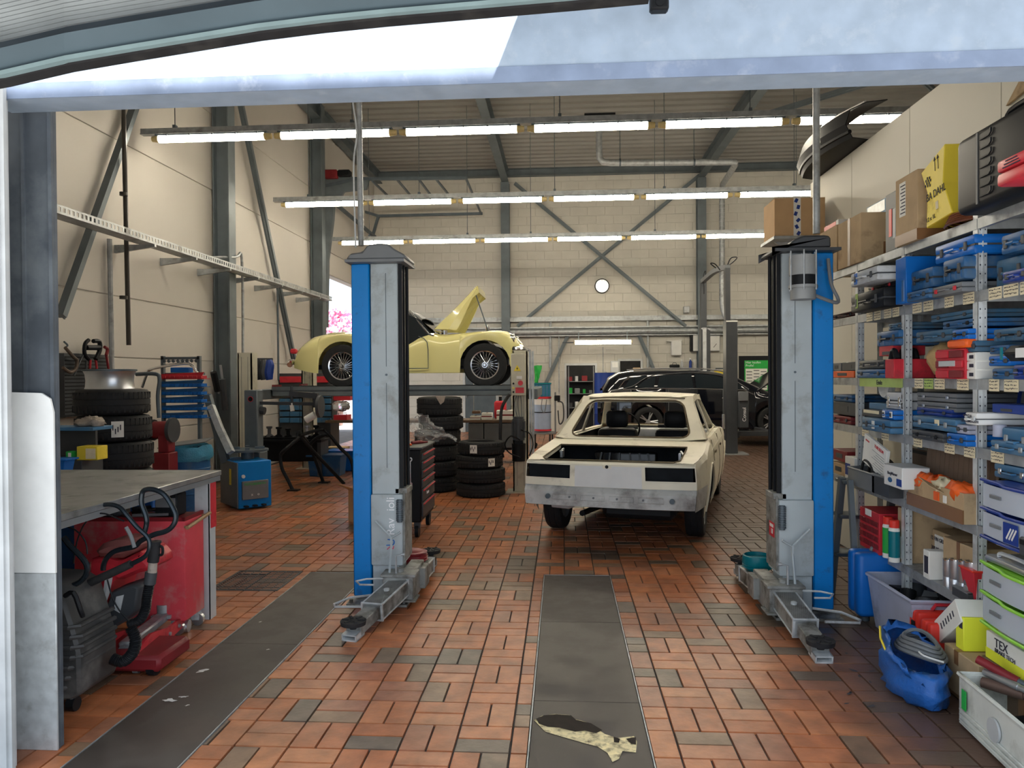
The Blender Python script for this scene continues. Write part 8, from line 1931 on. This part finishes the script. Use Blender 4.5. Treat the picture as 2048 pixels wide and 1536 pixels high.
t=thing('brown_carton','brown cardboard box on the floor under the yellow carton','box',(1.97,3.9,0.03),0);b=B();b.b2((0,-.20,0),(.42,.12,.22),.004);b.o('carton','card',t);b=B();b.b2((0,-.02,.22),(.42,.02,.221));b.b2((-.001,-.02,.15),(0,.02,.22));b.o('packing_tape','tape',t);b=B();b.b2((.02,-.18,-.03),(.4,.1,0));b.o('pallet_board','wood',t)
t=thing('brake_carton','white and yellow carton with TEX lettering at the lower right','box',(2.06,3.5,0.262),0);b=B();b.b2((0,-.22,0),(.3,.3,.13),.003);b.o('carton','paper',t);b=B();b.b2((-.002,-.22,0),(-.0005,.3,.05));b.o('yellow_band','yellow_neon',t);text('TEX','ink',t,(-.003,.17,.095),FL,.06);text('BRAKE TECH','ink',t,(-.003,.14,.06),FL,.028)
t=thing('grey_carton','long grey brown carton under the TEX lettered carton','box',(2.05,3.5,0.0),0);b=B();b.b2((0,-.26,0),(.36,.32,.26),.003);b.o('carton','card_dark',t);b=B();b.b2((-.002,-.02,0),(0,.02,.26));b.o('packing_tape','tape',t)
# blue bag
b=B();rows=[]
prof=[(0.0,.75),(.02,.95),(.05,.98),(.09,1.08),(.12,1.0),(.16,1.06),(.19,.96),(.20,1.0),(.215,.9),(.23,.88),(.20,.78)]
r2.seed(12)
for z,k in prof:
 rows.append([Vector(((.13*k+r2.uniform(-.022,.018))*math.cos(2*math.pi*i/26),(.27*k+r2.uniform(-.025,.02))*math.sin(2*math.pi*i/26),z+r2.uniform(-.008,.008)*(z>0)+(.07*math.sin(2*math.pi*i/26)if z>.198 else 0)))for i in range(26)]);rows[-1].append(rows[-1][0].copy())
b.grid(rows);b.poly([rows[0][i].copy()for i in range(25,-1,-1)])
t=thing('blue_bag','crumpled blue tarpaulin bag of grey hoses on the floor','bag',(1.80,3.98,0.002),R(-4));b.o('bag_skin','tarp',t,weld=True,ang=180)
b=B();b.tube([(-.1,.2,.27),(-.13,.1,.24),(-.125,.02,.19)],.006,5);b.o('yellow_strap','yellow',t)
t=thing('hose_coil','coil of thick grey hose lying in the blue bag','hose',(1.85,4.02,0.20),0)
for k in range(4):b=B();b.lathe([(.10-.012*k,-.012),(.112-.012*k,0),(.10-.012*k,.012),(.088-.012*k,0)],(0,0,.015*k),'z',26,closed=True);
b.bm.free()
for k in range(4):
 b=B();b.tube([((.10-.012*k)*math.cos(a),(.17-.015*k)*math.sin(a),.012+.018*k+.012*math.sin(a*2))for a in[2*math.pi*i/24 for i in range(24)]],.011,7,closed=True);b.o('hose_turn','mid_grey',t)
b=B();b.tube([(.02,-.2,.02),(-.06,-.17,.04),(-.05,-.10,.04),(.03,-.09,.02)],.005,6,smooth=4);b.o('white_cable','white',t)
# white crate with iron bars
ca,cb_=onZ(1932,1455,0),onZ(2045,1536,0)
t=thing('white_crate','dirty white plastic crate with steel bars in the right foreground','crate',(1.83,3.32,0.0),R(-3));Lc,Wc,Hc=.62,.5,.24
for lo_,hi_ in(((0,-Lc/2,.02),(.012,Lc/2,Hc)),((Wc-.012,-Lc/2,.02),(Wc,Lc/2,Hc)),((.012,-Lc/2,.02),(Wc-.012,-Lc/2+.012,Hc)),((.012,Lc/2-.012,.02),(Wc-.012,Lc/2,Hc)),((0,-Lc/2,.01),(Wc,Lc/2,.02))):
 b=B();b.b2(lo_,hi_,.002);b.o('side_wall','crate_white',t)
b=B();b.tube([(0,-Lc/2,Hc),(0,Lc/2,Hc),(Wc,Lc/2,Hc),(Wc,-Lc/2,Hc)],.012,6,closed=True);b.o('rim','crate_white',t)
for k in range(3):b=B();b.b2((-.010,-Lc/2+.02,.03+k*.025),(0,Lc/2-.02,.04+k*.025),.002);b.o('rib','crate_white',t)
for k in range(5):b=B();b.b2((-.008,Lc/2-.03-k*.0,.04),(.0,Lc/2-.018,.2));
b.bm.free();b=B();b.b2((-.012,Lc/2-.09,.10),(-.009,Lc/2-.05,.19));b.o('crate_label','green',t)
b=B();b.cyl((-.004,-.02,.13),(-.013,-.02,.13),.05,n=20);b.o('hand_hole','light_grey',t)
for x,y in((.05,.25),(.45,.25),(.05,-.25),(.45,-.25)):b=B();b.cyl((x,y,0),(x,y,.02),.02,n=10);b.o('foot','black',t)
for k,(p_,q_,r_,m,lab)in enumerate((((2.26,3.18,.16),(1.93,3.62,.31),.016,'red_dark','red handled bar poking out of the white crate'),((2.28,3.15,.22),(1.93,3.58,.22),.02,mat('rusty bar',(.16,.10,.08),.6,.5),'rusty brown bar lying in the white crate'),((2.15,3.1,.24),(1.95,3.6,.26),.014,'alu','bare silver bar lying in the white crate'),((2.05,3.55,.05),(2.12,3.2,.27),.026,'black','thick black tube lying in the white crate'))):
 u_=thing('steel_bar',lab,'bar',p_,0,'bars in the white crate');d=Vector(q_)-Vector(p_);b=B();b.cyl((0,0,0),d,r_,n=10);b.o('shaft','galv_dark' if k==0 else m,u_);b=B();b.cyl(d*.7,d*1.01,r_*1.25,n=10);b.o('grip',m,u_)
# jar and lime bottle behind the red cases
for k,(x,y,m,lab)in enumerate(((2.3,4.5,'yellow_neon','lime yellow bottle behind the red tool cases'),(2.25,4.36,'blue_deep','dark tin can with a lid behind the red tool cases'))):
 t=thing('tin_can' if k else 'plastic_bottle',lab,'can' if k else 'bottle',(x,y,0));b=B();b.lathe([(0,0),(.055,0),(.055,.27),(0,.27)],n=20);b.o('can_body',m if k==0 else 'light_grey',t);b=B();b.lathe([(0,.27),(.057,.27),(.057,.31),(0,.31)],n=20);b.o('cap',m,t)
# step ladder behind the right post
t=thing('step_ladder','grey metal step ladder between the right lift post and the shelving','ladder',(1.95,5.95,0),R(0))
def lad(px0,py0,px1,py1,w_=0.05):
 a,c=onX(px0,py0,2.02),onX(px1,py1,2.02)
 for x in(2.0,2.36):
  b=B();p0,p1=Vector((x-1.95,a.y-5.95,a.z)),Vector((x-1.95,c.y-5.95,c.z));b.tube([p0,p1],w_*.6,4);b.o('rail','steel_blue',t)
lad(1690,955,1664,1225);lad(1706,960,1716,1130,.04)
for(px,py)in((1690,962),(1684,1030),(1674,1105)):
 a=onX(px,py,2.02);b=B();b.b2((.04,a.y-5.95-.07,a.z-.015),(.42,a.y-5.95+.11,a.z+.01),.003);b.o('step','galv_dark',t)
# ---- things on and above the partition, big carton behind the right post
t=thing('car_bumper','glossy black car bumper lying on top of the partition','bumper',(XP-.02,7.45,ZP+.005))
b=B();rows=[]
for i,u in enumerate(frange(-1,1,12)):
 y=-u*.68;xo=-.28*(1-abs(u)**2.2)*0;r_=[]
 for(dx,dz)in((.22,0.0),(.05,.0),(-.10,.03),(-.16,.18),(-.12,.34),(.02,.42),(.2,.44)):
  r_.append(Vector((dx-.10*(1-u*u),y,dz*.8)))
 rows.append(r_)
b.grid(rows);b.o('bumper_skin','black',t,thick=.008)
b=B();b.tube([(-.10-.10*(1-u*u)-.02,-u*.68,.08)for u in frange(-1,1,12)],.02,6);b.o('spoiler_lip','black',t)
b=B();b.tube([(.02,-.66,.345),(-.10,-.2,.35),(-.10,.2,.35),(.02,.66,.345)],.012,6,smooth=4);b.o('chrome_strip','chrome',t)
q=onY(1549,397,7.65)
t=thing('big_carton','new tan cardboard box with printed tape above the right lift post','box',(q.x+.22,7.65,q.z-.38),0)
b=B();b.b2((-.22,0,0),(XP-.05-q.x-.22,.40,.38),.004);b.o('carton','card_new',t)
b=B();b.b2((-.22,.0,.38),(XP-.05-q.x-.22,.2,.382));b.o('flap','card_new',t)
b=B();b.b2((q.x-.02,7.6,q.z-.41),(XP,8.1,q.z-.381));b.prism([(XP-.5,q.z-.41),(XP,q.z-.41),(XP,q.z-.75)],'y',7.8,7.83);tag(b.o('bracket_shelf','galv'),'bracket shelf on the partition under the new tan cardboard box','shelf')
b=B();b.b2((-.035,-.002,0),(.035,0,.40));b.o('printed_tape','paper',t)
for k in range(6):b=B();b.box((rr.uniform(-.015,.015),-.003,.03+k*.065),(.03,.001,.04),(0,rr.uniform(-.8,.8),0));b.o('tape_print','blue_deep',t)
